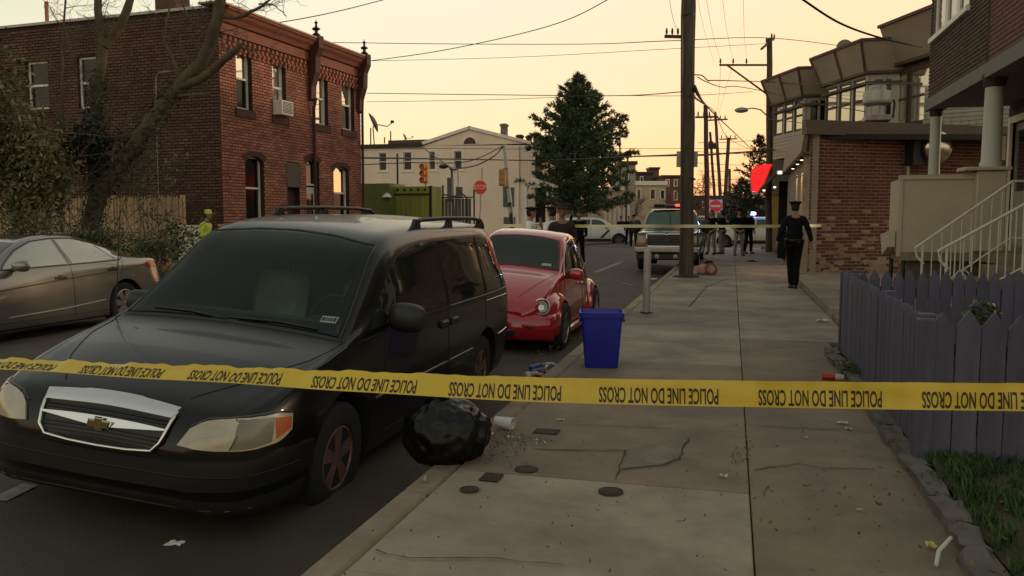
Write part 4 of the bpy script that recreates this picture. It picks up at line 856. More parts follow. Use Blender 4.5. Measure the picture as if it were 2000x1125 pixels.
for i, (lab, x0, y0, d, x1, y1, rr, arms) in enumerate((
    ('dark pole with a long crossarm just right of the big pole', 1381, 380, 58, 1378, 206, .20, ((1358, 229, 1402, 228),)),
    ('thin pole carrying a transformer box between two taller poles', 1396, 390, 66, 1387, 258, .13, ((1375, 286, 1402, 287),)),
    ('tall pole with a double crossarm, third past the big pole', 1407, 385, 74, 1397, 220, .17, ((1383, 235, 1421, 233),)),
    ('far leaning pole with a single crossarm near the conical tree', 1415, 410, 88, 1423, 269, .24, ((1405, 272, 1440, 271),)),
    ('short far pole standing beside the leaning pole', 1425, 410, 100, 1425, 330, .2, ()))):
    o, a, b = pole('utility_pole', lab, x0, y0, d, x1, y1, rr, rr*.75, m=dk_red if i in (0, 1) else wood_pole)
    for (ax, ay, bx, by) in arms:
        bar(o, 'crossarm', dep(ax, ay, d), dep(bx, by, d), .09)
        for k in range(4): insul(o, dep(ax+(bx-ax)*(k+.5)/4, ay-3, d), .3, .07)
    if i == 1: q = MB(); q.bbox((-.45, -.2, -.2), (.45, .2, .25), .05); t = q.build('transformer', dark_iron, o); t.location = dep(1389, 286, 66)-Vector(o.location)
o, a, b = pole('utility_pole', 'thin dark pole rising behind the right side of the pine', 1224, 400, 70, 1226, 310, .09, .08)
o, a, b = pole('utility_pole', 'slim bare pole top sticking up right of the pine crown', 1211, 400, 70, 1211, 222, .09, .06)
# leaning pole, poles and boxes in front of the white house
lp, a, b = pole('leaning_pole', 'thin leaning pole, white above and dark below, before the white house', 1000, 440, 44, 985, 283, .13, .10, m=mat('pole_white', (.42,.37,.31), .7), cat='pole')
q = MB(); v = b-a; q.tube([v*.0, v*.45], [.137, .125], 10); q.build('dark_band', dark_iron, lp)
sp_, a, b = pole('lamp_pole', 'dark pole with a cobra street lamp arm and a long cabinet', 886, 420, 42, 882, 330, .07, .06, m=dark_iron, cat='street lamp')
L_ = Vector(sp_.location); q = MB(); q.tube([dep(882, 332, 42)-L_, dep(874, 323, 42)-L_, dep(866, 324, 42)-L_], .03, 6); q.build('lamp_arm', dark_iron, sp_)
q = MB(); q.lathe([(.03, -.3), (.11, -.2), (.13, 0), (.05, .2)], 10, tuple(dep(868, 325, 42)-L_), 'x'); q.build('lamp_head', dark_iron, sp_)
q = MB(); q.bbox((-.13, -.1, -.62), (.13, .1, .62), .02); t = q.build('cabinet', mat('cabinet_grey', (.09,.085,.08), .6), sp_); t.location = dep(879, 371, 41.8)-L_
sp2, a, b = pole('lamp_pole', 'grey pole with a small box and short lamp arm right of the dark lamp pole', 895, 425, 44, 895, 330, .06, .05, m=galv, cat='street lamp')
L_ = Vector(sp2.location); q = MB(); q.tube([dep(895, 333, 44)-L_, dep(888, 328, 44)-L_, dep(884, 329, 44)-L_], .03, 6); q.build('lamp_arm', dark_iron, sp2)
q = MB(); q.lathe([(.03, -.25), (.10, -.1), (.11, .05), (.03, .2)], 10, tuple(dep(886, 330, 44)-L_), 'x'); q.build('lamp_head', galv, sp2)
q = MB(); q.bbox((-.17, -.1, -.3), (.17, .1, .3), .02); t = q.build('box', MATS['cabinet_grey'], sp2); t.location = dep(897, 376, 43.8)-L_
# signals and signs
sig_y = mat('signal_orange', (.62,.22,.04), .5, noise=.1, scale=5)
ts, a, b = pole('traffic_signal', 'orange traffic signal with visors on a slim post above the green container', 832, 410, 40, 831, 350, .05, .045, m=galv, cat='traffic light')
L_ = Vector(ts.location)
for k in range(3):
    c = dep(829, 326+k*13, 39.8)-L_; q = MB(); q.bbox((c.x-.19, c.y-.12, c.z-.15), (c.x+.19, c.y+.1, c.z+.15), .03); hd = q.build('signal_head', sig_y, ts)
    q = MB(); q.lathe([(.13, 0), (.14, -.24), (.125, -.24), (.115, 0)], 12, (c.x, c.y-.12, c.z), 'y'); q.build('visor', sig_y, hd); q = MB(); q.lathe([(.11, -.10), (.001, -.13)], 12, (c.x, c.y-.121, c.z), 'y'); q.build('lens', sig_y, hd)
t2 = thing('signal_back', 'yellow signal box seen edge on beside the leaning pole', 'traffic light', dep(982, 347, 43.8)); q = MB(); q.bbox((-.2, -.12, -.45), (.16, .12, .45), .04); q.build('housing', mat('signal_yellow', (.42,.21,.06), .6), t2)
for k in range(3): q = MB(); q.bbox((-.16, -.15, -.38+k*.28), (.12, -.121, -.16+k*.28), .02); q.build('door', MATS['signal_yellow'], t2)
for z in (.46, -.5): q = MB(); q.tube([(.0, 0, z), (.3, 0, z)], .03, 6); q.build('bracket', dark_iron, t2)
def text(name, s, size, m, parent, loc, rot, ext=.0015, fit=None, sx=1.0):
    cu = bpy.data.curves.new(name, 'FONT'); cu.body = s; cu.size = size; cu.align_x = 'CENTER'; cu.align_y = 'CENTER'; cu.extrude = ext; cu.offset = size*.012
    o = bpy.data.objects.new(name, cu); COL.objects.link(o); bpy.context.view_layer.update()
    me = bpy.data.meshes.new_from_object(o.evaluated_get(bpy.context.evaluated_depsgraph_get())); bpy.data.objects.remove(o)
    me.materials.clear(); me.materials.append(m); o = bpy.data.objects.new(name, me); COL.objects.link(o); o.parent = parent; o.location = loc; o.rotation_euler = rot; o.scale = (sx, 1, 1); return o
sign_red = mat('sign_red', (.45,.02,.015), .5, emit=(1,.05,.03), es=.12); sign_white = mat('sign_white', (.65,.6,.54), .5)
st_, a, b = pole('stop_sign', 'red octagonal stop sign on a pale post before the white house', 937, 430, 45, 942, 328, .05, .05, m=MATS['pole_white'], cat='sign')
c = dep(938, 366, 44.8)-Vector(st_.location); q = MB(); q.prism([(c.x+.42*math.cos(R(22.5+45*i)), c.z+.42*math.sin(R(22.5+45*i))) for i in range(8)], (c.y-.01, c.y), 'y'); q.build('border', sign_white, st_)
q = MB(); q.prism([(c.x+.385*math.cos(R(22.5+45*i)), c.z+.385*math.sin(R(22.5+45*i))) for i in range(8)], (c.y-.018, c.y-.011), 'y'); q.build('face', sign_red, st_)
text('lettering', 'STOP', .36, sign_white, st_, (c.x, c.y-.022, c.z), (R(90), 0, 0), sx=.8)
ne, a, b = pole('no_entry_sign', 'red round no entry sign on a white square plate down the street', 1398, 430, 52, 1398, 392, .05, .05, m=galv, cat='sign')
c = dep(1398, 402.5, 51.8)-Vector(ne.location); q = MB(); q.bbox((c.x-.40, c.y-.01, c.z-.40), (c.x+.40, c.y, c.z+.40), .004); q.build('plate', sign_white, ne)
q = MB(); q.lathe([(.38, 0), (.38, -.008), (.001, -.009)], 24, (c.x, c.y-.011, c.z), 'y'); q.build('disc', sign_red, ne); q = MB(); q.box((c.x-.29, c.y-.03, c.z-.06), (c.x+.29, c.y-.021, c.z+.06)); q.build('bar', sign_white, ne)
q = MB(); q.box((c.x-.3, c.y-.02, c.z+.45), (c.x+.3, c.y, c.z+.62)); q.build('street_plate', dark_iron, ne)
# satellite dishes on the roofs
def dish(name, label, px, py, d, r, az, m, mast):
    p = dep(px, py, d); o = thing(name, label, 'satellite dish', p, R(az)); q = MB(); q.lathe([(r, .16*r*2), (r*.75, .09*r*2), (r*.4, .02*r*2), (.001, 0)], 24, axis='y'); h = q.build('dish', m, o, smooth=40); h.rotation_euler = (R(-25), 0, 0)
    q = MB(); q.tube([(0, .05, -.1), (0, -r*1.0, -r*.45), (0, -r*1.45, -.05)], .018, 6); q.lathe([(.05, -.06), (.05, .06)], 8, (0, -r*1.5, .0), 'y'); q.build('arm', dark_iron, o)
    q = MB(); q.tube([(0, .06, 0), (0, .12, -.25), mast], .022, 6); q.build('mast', dark_iron, o); return o
dish('satellite_dish', 'dark satellite dish on a bracket at the rowhouse corner against the sky', 735, 237, 29.5, .38, 118, mat('dish_dark', (.035,.03,.027), .6), (-.25, .1, -.85))
dish('satellite_dish', 'tiny satellite dish standing on the roof of the white corner house wing', 793, 267, 62, .32, 118, MATS['dish_dark'], (0, .1, -.5))
for px, py, d, x1, y1 in ((724, 250, 58, 724, 285), (763, 256, 62, 763, 280), (751, 268, 62, 751, 280)):
    a, b = dep(px, py, d), dep(x1, y1, d); q = MB(); q.tube([b, a], .05, 6); tag(q.build('vent_stack', dark_iron), {724: 'tall thin vent pipe at the left end of the white wing roof', 763: 'vent pipe in the middle of the white wing roof', 751: 'short vent pipe on the roof hatch of the white wing'}[px], 'vent pipe')

# ------------------------------------------------------------------ wires
def wire(pts, r, label, name='wire'):
    P = []
    W = [dep(*p) for p in pts]
    for i in range(len(W)-1):
        for k in range(10):
            t = k/10; P.append(catmull(W[max(i-1, 0)], W[i], W[i+1], W[min(i+2, len(W)-1)], t))
    P.append(W[-1]); q = MB(); q.tube(P, r, 5, cap=False); return tag(q.build(name, cable_m), label, 'cable')
def catmull(a, b, c, d, t): return .5*((2*b) + (c-a)*t + (2*a-5*b+4*c-d)*t*t + (3*b-a-3*c+d)*t**3)
wire([(700, 308, 30), (900, 311, 42), (1060, 313, 50), (1230, 306, 40), (1320, 303, 24), (1345, 300, 20.6)], .035, 'thick black cable crossing in front of the white house and the pine')
wire([(1352, 303, 21), (1400, 301, 26), (1520, 292, 36)], .03, 'thick black cable running from the big pole toward the lit shop', 'cable')
wire([(400, 62, 34), (545, 44, 36), (660, 22, 40), (770, -6, 44)], .022, 'cable rising to the upper edge above the rowhouse roof')
wire([(722, 119, 30), (850, 101, 28), (1000, 70, 26), (1110, 38, 24), (1200, -8, 22)], .014, 'cable sloping from the rowhouse corner finial up to the picture top')
wire([(650, 83, 40), (900, 86, 38), (1150, 86, 36), (1303, 80, 30), (1500, 74, 36), (1660, 92, 40)], .016, 'thin wire stretched to the small crossarm of the big pole')
wire([(722, 119, 40), (1000, 112, 38), (1300, 96, 36), (1500, 85, 38)], .011, 'faint thin wire just below the crossarm wire')
wire([(716, 182, 34), (950, 185, 30), (1200, 187, 26), (1336, 179, 21)], .014, 'wire running level past the pine top to the big pole')
wire([(716, 199, 34), (950, 195, 32), (1180, 187, 30), (1336, 187, 28), (1470, 179, 36)], .010, 'lower faint wire at pine top height')
wire([(700, 322, 50), (800, 318, 50), (910, 316, 50), (985, 284, 44)], .028, 'sagging black wire from the leaning pole over the white wing')
wire([(822, 285, 55), (850, 306, 50), (884, 330, 42)], .03, 'short black wire dropping to the lamp pole')
wire([(985, 283, 44), (965, 305, 43.6), (930, 323, 43), (890, 330, 42)], .035, 'black wire slung between leaning pole and lamp pole')
wire([(700, 290, 56), (860, 290, 56), (1045, 291, 57), (1230, 290, 60), (1500, 291, 60)], .018, 'thin straight wire at the eave of the white house')
wire([(1562, -5, 12), (1640, 45, 13), (1720, 74, 14.5), (1800, 92, 16)], .018, 'thick dark service cable sloping down to the porch house corner', 'service_cable')
wire([(1356, 146, 20.6), (1372, 148, 21), (1384, 158, 22), (1400, 157, 23), (1500, 160, 34), (1580, 164, 30), (1800, 163, 20)], .016, 'kinked cable from the big pole across the bay windows')
wire([(1362, 150, 21), (1380, 160, 22), (1410, 170, 26), (1440, 169, 28), (1500, 180, 34), (1560, 196, 30), (1690, 218, 25)], .014, 'second kinked cable reaching toward the roof fan')
wire([(1356, 168, 20.6), (1362, 182, 22), (1374, 200, 40), (1395, 222, 60), (1430, 255, 80), (1470, 292, 110), (1500, 310, 120)], .05, 'heavy black cable descending from the big pole down the street')
wire([(1356, 190, 21), (1378, 206, 58), (1397, 220, 74), (1423, 270, 88), (1470, 294, 120)], .03, 'thin wire linking the row of distant poles')
for i, (a_, b_) in enumerate((((1379, -5, 24), (1408, 122, 36)), ((1411, -5, 24), (1433, 122, 36)), ((1452, -5, 24), (1459, 122, 36)), ((1307, -5, 19), (1325, 66, 20.4)), ((1362, -5, 24), (1395, 122, 50)))):
    wire([a_, ((a_[0]+b_[0])/2-2, (a_[1]+b_[1])/2+4, (a_[2]+b_[2])/2), b_], .0055, ['faint overhead wire dropping to the left end of the long crossarm', 'faint overhead wire dropping to the middle of the long crossarm', 'faint overhead wire dropping to the inner end of the long crossarm', 'faint overhead wire dropping to the small insulator crossarm', 'faint overhead wire passing left of the long crossarm'][i])
for i, (a_, b_, c_) in enumerate((((1408, 124, 36), (1403, 200, 50), (1395, 228, 60)), ((1432, 124, 36), (1410, 200, 55), (1402, 232, 72)))):
    wire([a_, b_, c_], .008, 'faint wire from the long crossarm down to the %s' % ('dark near pole' if i == 0 else 'third pole'))
for y0, y1, d in ((296, 300, 95), (318, 322, 100), (334, 331, 105), (279, 272, 90), (350, 347, 105), (362, 360, 110)):
    wire([(1362, y0, d), (1430, (y0+y1)/2+2, d), (1500, y1, d)], .03, {296: 'far wire at the height of the white sign board', 318: 'far wire second above the conical tree tip', 334: 'far wire just over the red awning top', 279: 'far wire near the lowest pole crossarm', 350: 'far wire behind the no entry sign poles', 362: 'lowest far wire above the distant trees'}[y0])
wire([(1690, 262, 20), (1600, 245, 24), (1500, 232, 34)], .012, 'thin cable below the bay windows toward the lamp arm')
# ------------------------------------------------------------------ yellow police tape
tape_y = mat('tape_yellow', (.60,.42,.035), .42, noise=.06, scale=4); ink = mat('tape_ink', (.02,.015,.012), .6)
_A, _B = .3768, .0797
def tape_pt(px):
    x = (px-1000)/1600.; return 1/(_A+_B*x)
PYC = [(-260, 702), (0, 709), (200, 721), (400, 729), (600, 740), (800, 750), (1000, 760), (1200, 765), (1500, 770), (1800, 774), (2000, 776), (2300, 778)]
def lerp_tab(T, x):
    for (a, ya), (b, yb) in zip(T, T[1:]):
        if x <= b: t = (x-a)/(b-a); return ya+(yb-ya)*t
    return T[-1][1]
def smooth_tab(T, x): return sum(lerp_tab(T, x+k) for k in (-120, -60, 0, 60, 120))/5
TILT = [(-260, 82), (0, 74), (200, 64), (400, 58), (600, 48), (800, 38), (1000, 24), (1200, 12), (1500, 6), (2300, 4)]
TW = .080
pts = []
for i in range(241):
    px = -250 + 2540*i/240; d = tape_pt(px); c = dep(px, smooth_tab(PYC, px), d); pts.append((px, c))
arcl = [0]
for i in range(1, len(pts)): arcl.append(arcl[-1] + (pts[i][1]-pts[i-1][1]).length)
def tape_frame(s):
    s = max(0, min(arcl[-1]-1e-6, s)); lo = 0; hi = len(arcl)-1
    while hi-lo > 1:
        m_ = (lo+hi)//2
        if arcl[m_] <= s: lo = m_
        else: hi = m_
    t = (s-arcl[lo])/(arcl[lo+1]-arcl[lo]); c = pts[lo][1].lerp(pts[lo+1][1], t); px = pts[lo][0]+(pts[lo+1][0]-pts[lo][0])*t
    T = (pts[min(lo+1, len(pts)-1)][1]-pts[max(lo-1, 0)][1]).normalized(); N = Vector((0, 0, 1)).cross(T).normalized()   # N points away from the viewer
    a = R(smooth_tab(TILT, px)); V = (Vector((0, 0, 1))*math.cos(a) + N*math.sin(a)); V = (V - T*V.dot(T)).normalized()
    wob = .004*math.sin(s*23)+.003*math.sin(s*51+1)+.002*math.sin(s*97); return c, T, V, T.cross(V).normalized(), wob
tp = thing('police_tape', 'yellow police line tape with upside down black lettering stretched across in front of the van', 'tape', (0, 0, 0))
q = MB(); P = []
for i in range(401):
    s = arcl[-1]*i/400; c, T, V, Nn, wob = tape_frame(s)
    P.append([c + V*TW*(j/6-.5) + Nn*(wob*(j/6) + .002*math.sin(j*1.3+s*9)*(1 if s < 2 else .5)) for j in range(7)])
q.grid(P); q.build('band', tape_y, tp, smooth=True, fix=False)
# lettering: real flat letters laid on the band, turned upside down
def px_s(px):
    for (a, b) in zip(range(len(pts)-1), range(1, len(pts))):
        if pts[b][0] >= px: return arcl[a] + (arcl[b]-arcl[a])*(px-pts[a][0])/(pts[b][0]-pts[a][0])
cu = bpy.data.curves.new('lettering', 'FONT'); cu.body = 'POLICE LINE DO NOT CROSS'; cu.size = 1; cu.align_x = 'LEFT'; cu.offset = .018; cu.resolution_u = 3; cu.space_character = 1.02
to = bpy.data.objects.new('lettering', cu); COL.objects.link(to); bpy.context.view_layer.update()
tm = bpy.data.meshes.new_from_object(to.evaluated_get(bpy.context.evaluated_depsgraph_get())); bpy.data.objects.remove(to)
bm = bmesh.new(); bm.from_mesh(tm); bmesh.ops.triangulate(bm, faces=bm.faces[:]); bmesh.ops.subdivide_edges(bm, edges=[e for e in bm.edges if e.calc_length() > .25], cuts=2)
vx = [v.co.x for v in bm.verts]; vy = [v.co.y for v in bm.verts]; x0_, x1_, y0_, y1_ = min(vx), max(vx), min(vy), max(vy)
TV = [((v.co.x-x0_)/(x1_-x0_), (v.co.y-y0_)/(y1_-y0_)) for v in bm.verts]; bm.verts.index_update(); TF = [[v.index for v in f.verts] for f in bm.faces]; bm.free()
for a, b in ((-62, 108), (162, 320), (374, 551), (612, 815), (878, 1096), (1170, 1403), (1481, 1722), (1801, 2058)):
    s0, s1 = px_s(a), px_s(b); V_ = []
    for (fx, fy) in TV:
        s = s1 + (s0-s1)*fx; c, T, V, Nn, wob = tape_frame(s); k = .16 + .60*(1-fy)        # upside down, set toward the lower edge
        k = .06 + .62*(1-fy); j = k
        V_.append(c + V*TW*(k-.5) + Nn*(wob*k + .002*math.sin(6*k*1.3+s*9)*(1 if s < 2 else .5) + .0012))
    q = MB(); q.add(V_, TF); q.build('lettering', ink, tp, fix=False)
# the second, distant tape
t2 = thing('far_police_tape', 'thin pale yellow tape strung across the street behind the red car to the brick wall', 'tape', (0, 0, 0))
far = [(-12.4, 17.9, 1.28)] + [tuple(dep(px, y_, d)) for px, y_, d in ((700, 441, 17.5), (960, 440.5, 17.2), (1120, 441.5, 17), (1300, 441.5, 17), (1450, 442, 17.2), (1585, 441, 17.6))] + [tuple(SF.M @ Vector((.35, -.03, 1.28)))]
q = MB(); P = []; FV = [Vector(p) for p in far]; n = 0
for i in range(len(FV)-1):
    for k in range(24):
        t = k/24; c = catmull(FV[max(i-1, 0)], FV[i], FV[i+1], FV[min(i+2, len(FV)-1)], t); n += 1
        tw = .5*math.sin(n*.21)+.3*math.sin(n*.53); V = Vector((0, -math.sin(tw)*.9, 1)).normalized()
        P.append([c-V*.032, c+V*.032])
q.grid(P); q.build('band', mat('tape_far', (.62,.55,.26), .4, noise=.2, scale=3, col2=(.66,.62,.42)), t2, fix=False)

# ------------------------------------------------------------------ things standing on the pavement
blue = mat('blue_plastic', (.013,.022,.30), .42, noise=.08, scale=5)
bc = gnd(1169, 720); rb = thing('recycling_bin', 'open blue plastic recycling bin standing on the pavement beside the red car', 'bin', (bc.x, bc.y+.16, 0), R(10))
def rring(w_, d_, z, r=.03, n=4):
    P = []
    for cx, cy, a0 in ((w_-r, d_-r, 0), (-w_+r, d_-r, 90), (-w_+r, -d_+r, 180), (w_-r, -d_+r, 270)):
        P += [(cx+r*math.cos(R(a0+90*i/n)), cy+r*math.sin(R(a0+90*i/n)), z) for i in range(n+1)]
    return P
def loft(mb, rings, close=True, capb=True):
    n = len(rings[0]); vs = [p for r in rings for p in r]; fs = [(i*n+j, i*n+(j+1) % n, (i+1)*n+(j+1) % n, (i+1)*n+j) for i in range(len(rings)-1) for j in range(n)]
    if capb: fs.append(tuple(range(n))[::-1])
    return mb.add(vs, fs)
q = MB(); loft(q, [rring(.155, .13, 0), rring(.16, .135, .01), rring(.195, .165, .49), rring(.21, .18, .49), rring(.213, .183, .54), rring(.203, .173, .545), rring(.196, .166, .535), rring(.155, .128, .02)]); q.add(rring(.155, .128, .02), [tuple(range(20))]); q.build('body', blue, rb, smooth=35, fix=False)
for s_ in (-1, 1): q = MB(); q.bbox((s_*.20-.02, -.06, .44), (s_*.20+.025, .06, .475), .008); q.build('handle', blue, rb)
q = MB(); q.box((-.06, -.152, .22), (.05, -.149, .34)); 
bo = gnd(1262, 611); bl_ = thing('bollard', 'pale grey steel bollard near the kerb behind the blue bin', 'bollard', (bo.x, bo.y, 0), rot=(0, R(.6), 0))
q = MB(); q.lathe([(.056, 0), (.056, .93), (.052, .955), (.035, .975), (.001, .985)], 18); q.build('post', mat('bollard_grey', (.33,.31,.28), .6, noise=.15, scale=4), bl_, smooth=40)
q = MB(); q.lathe([(.10, .004), (.09, .012), (.058, .014)], 14); q.build('collar', gap_m, bl_)
# black rubbish bag slumped over the kerb by the van
bagm = mat('bag_black', (.004,.004,.004), .34, noise=.2, scale=3, spec=.3, bump=1., bscale=9)
c = gnd(830, 905, -.1); bg_ = thing('rubbish_bag', 'bulging black rubbish bag slumped in the gutter beside the van', 'bag', (-2.0, 0, 0))
bgc = dep(872, 845, 4.95); bg_.location = (bgc.x, bgc.y, bgc.z)
bm = bmesh.new(); bmesh.ops.create_icosphere(bm, subdivisions=5, radius=1); from mathutils import noise as mn_
for v in bm.verts:
    p = v.co.copy(); f = 1 + .09*mn_.noise(p*2.2) + .04*mn_.noise(p*5) - .11*abs(mn_.noise(Vector((p.x*4, p.y*4, p.z*1.6))))- .05*abs(mn_.noise(Vector((p.x*9+3, p.y*9, p.z*4))))
    v.co = Vector((p.x*.27*f, p.y*.25*f, max(p.z*.22*f, -.17)))
q = MB(); q.T = Matrix.Rotation(R(14), 4, 'Z'); q.bm(bm); q.build('sack', bagm, bg_, smooth=True)
q = MB(); q.T = Matrix.Translation((-.06, .0, .20)) @ Matrix.Rotation(R(25), 4, 'Y'); q.lathe([(.07, -.03), (.03, .02), (.05, .06), (.06, .08), (.02, .07)], 12); q.build('knot', bagm, bg_, smooth=True)
# cup, spilled litter, backpack
c = gnd(983, 838); cup = thing('paper_cup', 'white paper cup lying on its side at the kerb by the black bag', 'cup', (c.x, c.y, .045), rot=(0, R(97), R(-6)))
q = MB(); q.lathe([(.033, -.06), (.046, .06), (.05, .062), (.05, .068), (.043, .066), (.030, -.055)], 18); q.build('shell', mat('cup_white', (.6,.58,.54), .6), cup, smooth=40)
litter_w = mat('litter_white', (.48,.44,.38), .8, noise=.2, scale=20)
def scrap(px, py, w_, l, ang, lab, m=litter_w, name='paper_scrap', cat='litter', lift=.012, grp=None, z=.003):
    c = gnd(px, py); r_ = random.Random(int(px*7+py)); n = 5; P = [[(w_*(i/4-.5)*r_.uniform(.8, 1.1), l*(j/4-.5)*r_.uniform(.8, 1.1), .003+lift*r_.random()) for j in range(n)] for i in range(n)]
    q = MB(); q.grid(P); [q.f.append(f[::-1]) for f in []]; o = q.build(name, m); md = o.modifiers.new('thick', 'SOLIDIFY'); md.thickness = .0015; o.location = (c.x, c.y, z); o.rotation_euler = (0, 0, R(ang)); return tag(o, lab, cat, grp)
scrap(1605, 629, .16, .12, 10, 'crumpled white paper in the gutter below the concrete apron', lift=.05)
scrap(1645, 828, .07, .04, 20, 'small white scrap beneath the tape near the fence'); scrap(1657, 840, .05, .03, -20, 'second tiny scrap right below the white one')
scrap(1413, 934, .045, .02, 15, 'curled white paper strip just left of the centre joint', lift=.02); scrap(1095, 822, .06, .02, 5, 'thin pale scrap behind the rectangular drain cover')
scrap(1552, 580, .08, .06, 0, 'small pale litter at the feet of the walking officer'); scrap(1820, 1074, .045, .035, 30, 'yellow crumpled wrapper at the edging stones', m=mat('wrapper_yellow', (.45,.36,.10), .6), lift=.03)
scrap(1679, 999, .03, .012, 0, 'tiny white fleck on the slab right of the centre joint'); scrap(1575, 857, .02, .012, 10, 'pale fleck just right of the centre joint below the tape')
scrap(1275, 547, .2, .05, 0, 'low pale litter at the foot of the big pole', lift=.05)
q = MB(); a_, b_, m_ = gnd(1828, 1112), gnd(1856, 1072), gnd(1833, 1090); q.tube([Vector((p.x, p.y, .02+h)) for p, h in ((a_, 0), (m_, .012), (b_, .03))], [.008, .009, .009], 6); tag(q.build('pale_tube', mat('tube_white', (.5,.48,.42), .6)), 'bent white plastic strip leaning on the edging stones', 'litter')
c = gnd(1618, 742); can = thing('drinks_carton', 'red and white drinks carton crushed beside the picket fence', 'litter', (c.x, c.y, .03), rot=(R(88), 0, R(80)))
q = MB(); q.lathe([(.026, -.055), (.031, -.05), (.031, .05), (.024, .055)], 12); q.build('body', mat('carton_red', (.42,.02,.02), .5), can); q = MB(); q.lathe([(.025, .0552), (.03, .09), (.02, .13), (.001, .132)], 10); q.build('lid', litter_w, can)
r_ = random.Random(31)
blister = [mat('bottle_clear', (.30,.32,.36), .15, metal=.2), mat('wrap_blue', (.05,.09,.22), .4), mat('wrap_red', (.30,.03,.03), .4), litter_w]
spots = [(1068, 712), (1050, 720), (1062, 722), (1040, 726), (1075, 708), (1056, 731), (1032, 730), (1046, 712)]
blab = ['clear bottle lying nearest the kerb in the gutter pile', 'blue labelled bottle in the gutter pile below the red car', 'crushed red can in the gutter pile', 'pale bottle at the left of the gutter pile', 'clear bottle poking out at the right end of the gutter pile', 'small red wrapper at the lower end of the gutter pile', 'flattened pale bottle farthest left in the gutter', 'dark bottle at the top of the gutter pile']
for i, (px, py) in enumerate(spots):
    c = gnd(px, py, -.12); o = thing('bottle', blab[i], 'bottle', (c.x, c.y, -.145), rot=(R(84), 0, R(r_.uniform(0, 360))), group='bottles and cans spilled in the gutter'); q = MB(); k = r_.uniform(.7, 1)
    q.lathe([(.028*k, -.08*k), (.032*k, -.07*k), (.030*k, 0), (.033*k, .05*k), (.012*k, .09*k), (.012*k, .11*k)], 10); q.build('body', blister[[0, 1, 2, 3, 0, 2, 3, 1][i]], o, smooth=40)
    q = MB(); q.lathe([(.014*k, .111*k), (.014*k, .125*k)], 10); q.build('cap', litter_w, o)
q = MB()
leaf_dry = mat('dry_leaf', (.11,.065,.03), .8, noise=.4, scale=9, rand=.5)
def scat(mb, px, py, n, sx, sy, size, z=.0):
    c = gnd(px, py, z)
    for i in range(n):
        x, y = c.x+r_.gauss(0, sx), c.y+r_.gauss(0, sy); s = size*r_.uniform(.4, 1.5); a = r_.uniform(0, 6.28); dx, dy = math.cos(a)*s, math.sin(a)*s; zz = z + r_.uniform(.005, .02)
        mb.add([(x-dx, y-dy, zz), (x+dy*.5, y-dx*.5, zz+.006), (x+dx, y+dy, zz+r_.uniform(0, .02)), (x-dy*.5, y+dx*.5, zz)], [(0, 1, 2, 3)])
scat(q, 1005, 862, 80, .10, .09, .012); scat(q, 960, 880, 60, .10, .10, .010); scat(q, 940, 905, 40, .12, .05, .010); scat(q, 1050, 700, 50, .06, .5, .015, -.16); scat(q, 1120, 655, 60, .08, 1.0, .018, -.16)
for i in range(150): scat(q, *[(r_.uniform(700, 1750), r_.uniform(560, 1120))][0], 1, .1, .1, .008, .005)
scat(q, 1700, 760, 40, .1, .5, .012); scat(q, 1440, 900, 40, .03, .12, .007); scat(q, 1900, 1010, 130, .5, .5, .016, .05); scat(q, 1640, 640, 40, .08, .5, .012)
tag(q.build('leaf_litter', leaf_dry, fix=False), 'small dry leaves and grit scattered over pavement and gutter', 'litter', kind='stuff')
q = MB(); scat(q, 1008, 858, 14, .06, .04, .010); scat(q, 1040, 868, 8, .05, .03, .010); scat(q, 975, 850, 4, .05, .03, .008); tag(q.build('glass_shards', mat('shard', (.6,.55,.48), .1, metal=.6), fix=False), 'glittering shards of broken glass on the pavement by the cup', 'litter', kind='stuff')
for px, py, wd in ((829, 942, .02),): scrap(px, py, .02, .05, 20, 'tiny white stub standing at the kerb edge below the van', lift=.03)
scrap(340, 1020, .08, .06, 10, 'pale square scrap on the asphalt under the van bumper', z=-.11)
c = gnd(1378, 536); bk = thing('backpack', 'pink and white backpack with a black cap on top, on the pavement by the pole', 'backpack', (c.x, c.y, 0), R(15))
pink = mat('pink_cloth', (.36,.17,.15), .8, noise=.25, scale=14, col2=(.5,.30,.26), detail=2); 
bm = bmesh.new(); bmesh.ops.create_icosphere(bm, subdivisions=3, radius=1)
for v in bm.verts: p = v.co.copy(); f = 1+.15*mn_.noise(p*2+Vector((3, 1, 0))); v.co = Vector((p.x*.22*f-.06, p.y*.13*f, max(p.z, -.8)*.15*f+.12))
q = MB(); q.bm(bm); q.build('bag_body', pink, bk, smooth=True)
bm = bmesh.new(); bmesh.ops.create_icosphere(bm, subdivisions=3, radius=1)
for v in bm.verts: p = v.co.copy(); f = 1+.2*mn_.noise(p*2.5); v.co = Vector((p.x*.14*f+.16, p.y*.13*f-.02, max(p.z, -.7)*.17*f+.12))
q = MB(); q.bm(bm); q.build('front_pocket', mat('pink_pale', (.50,.32,.29), .8, noise=.2, scale=10), bk, smooth=True)
q = MB(); q.tube([(.1+.13*math.cos(R(a)), -.13, .16+.13*math.sin(R(a))) for a in range(0, 361, 30)], .02, 6); q.build('strap', mat('pink_dark', (.33,.06,.07), .8), bk)
bm = bmesh.new(); bmesh.ops.create_icosphere(bm, subdivisions=2, radius=1)
for v in bm.verts: v.co = Vector((v.co.x*.12+.07, v.co.y*.1, max(v.co.z, -.3)*.08+.31))
q = MB(); q.bm(bm); q.build('cap', bagm, bk, smooth=True)
q = MB(); q.tube([(-.25, -.05, .05), (-.38, -.1, .03), (-.42, -.12, .02)], [.04, .035, .02], 6); q.build('side_pocket', litter_w, bk)
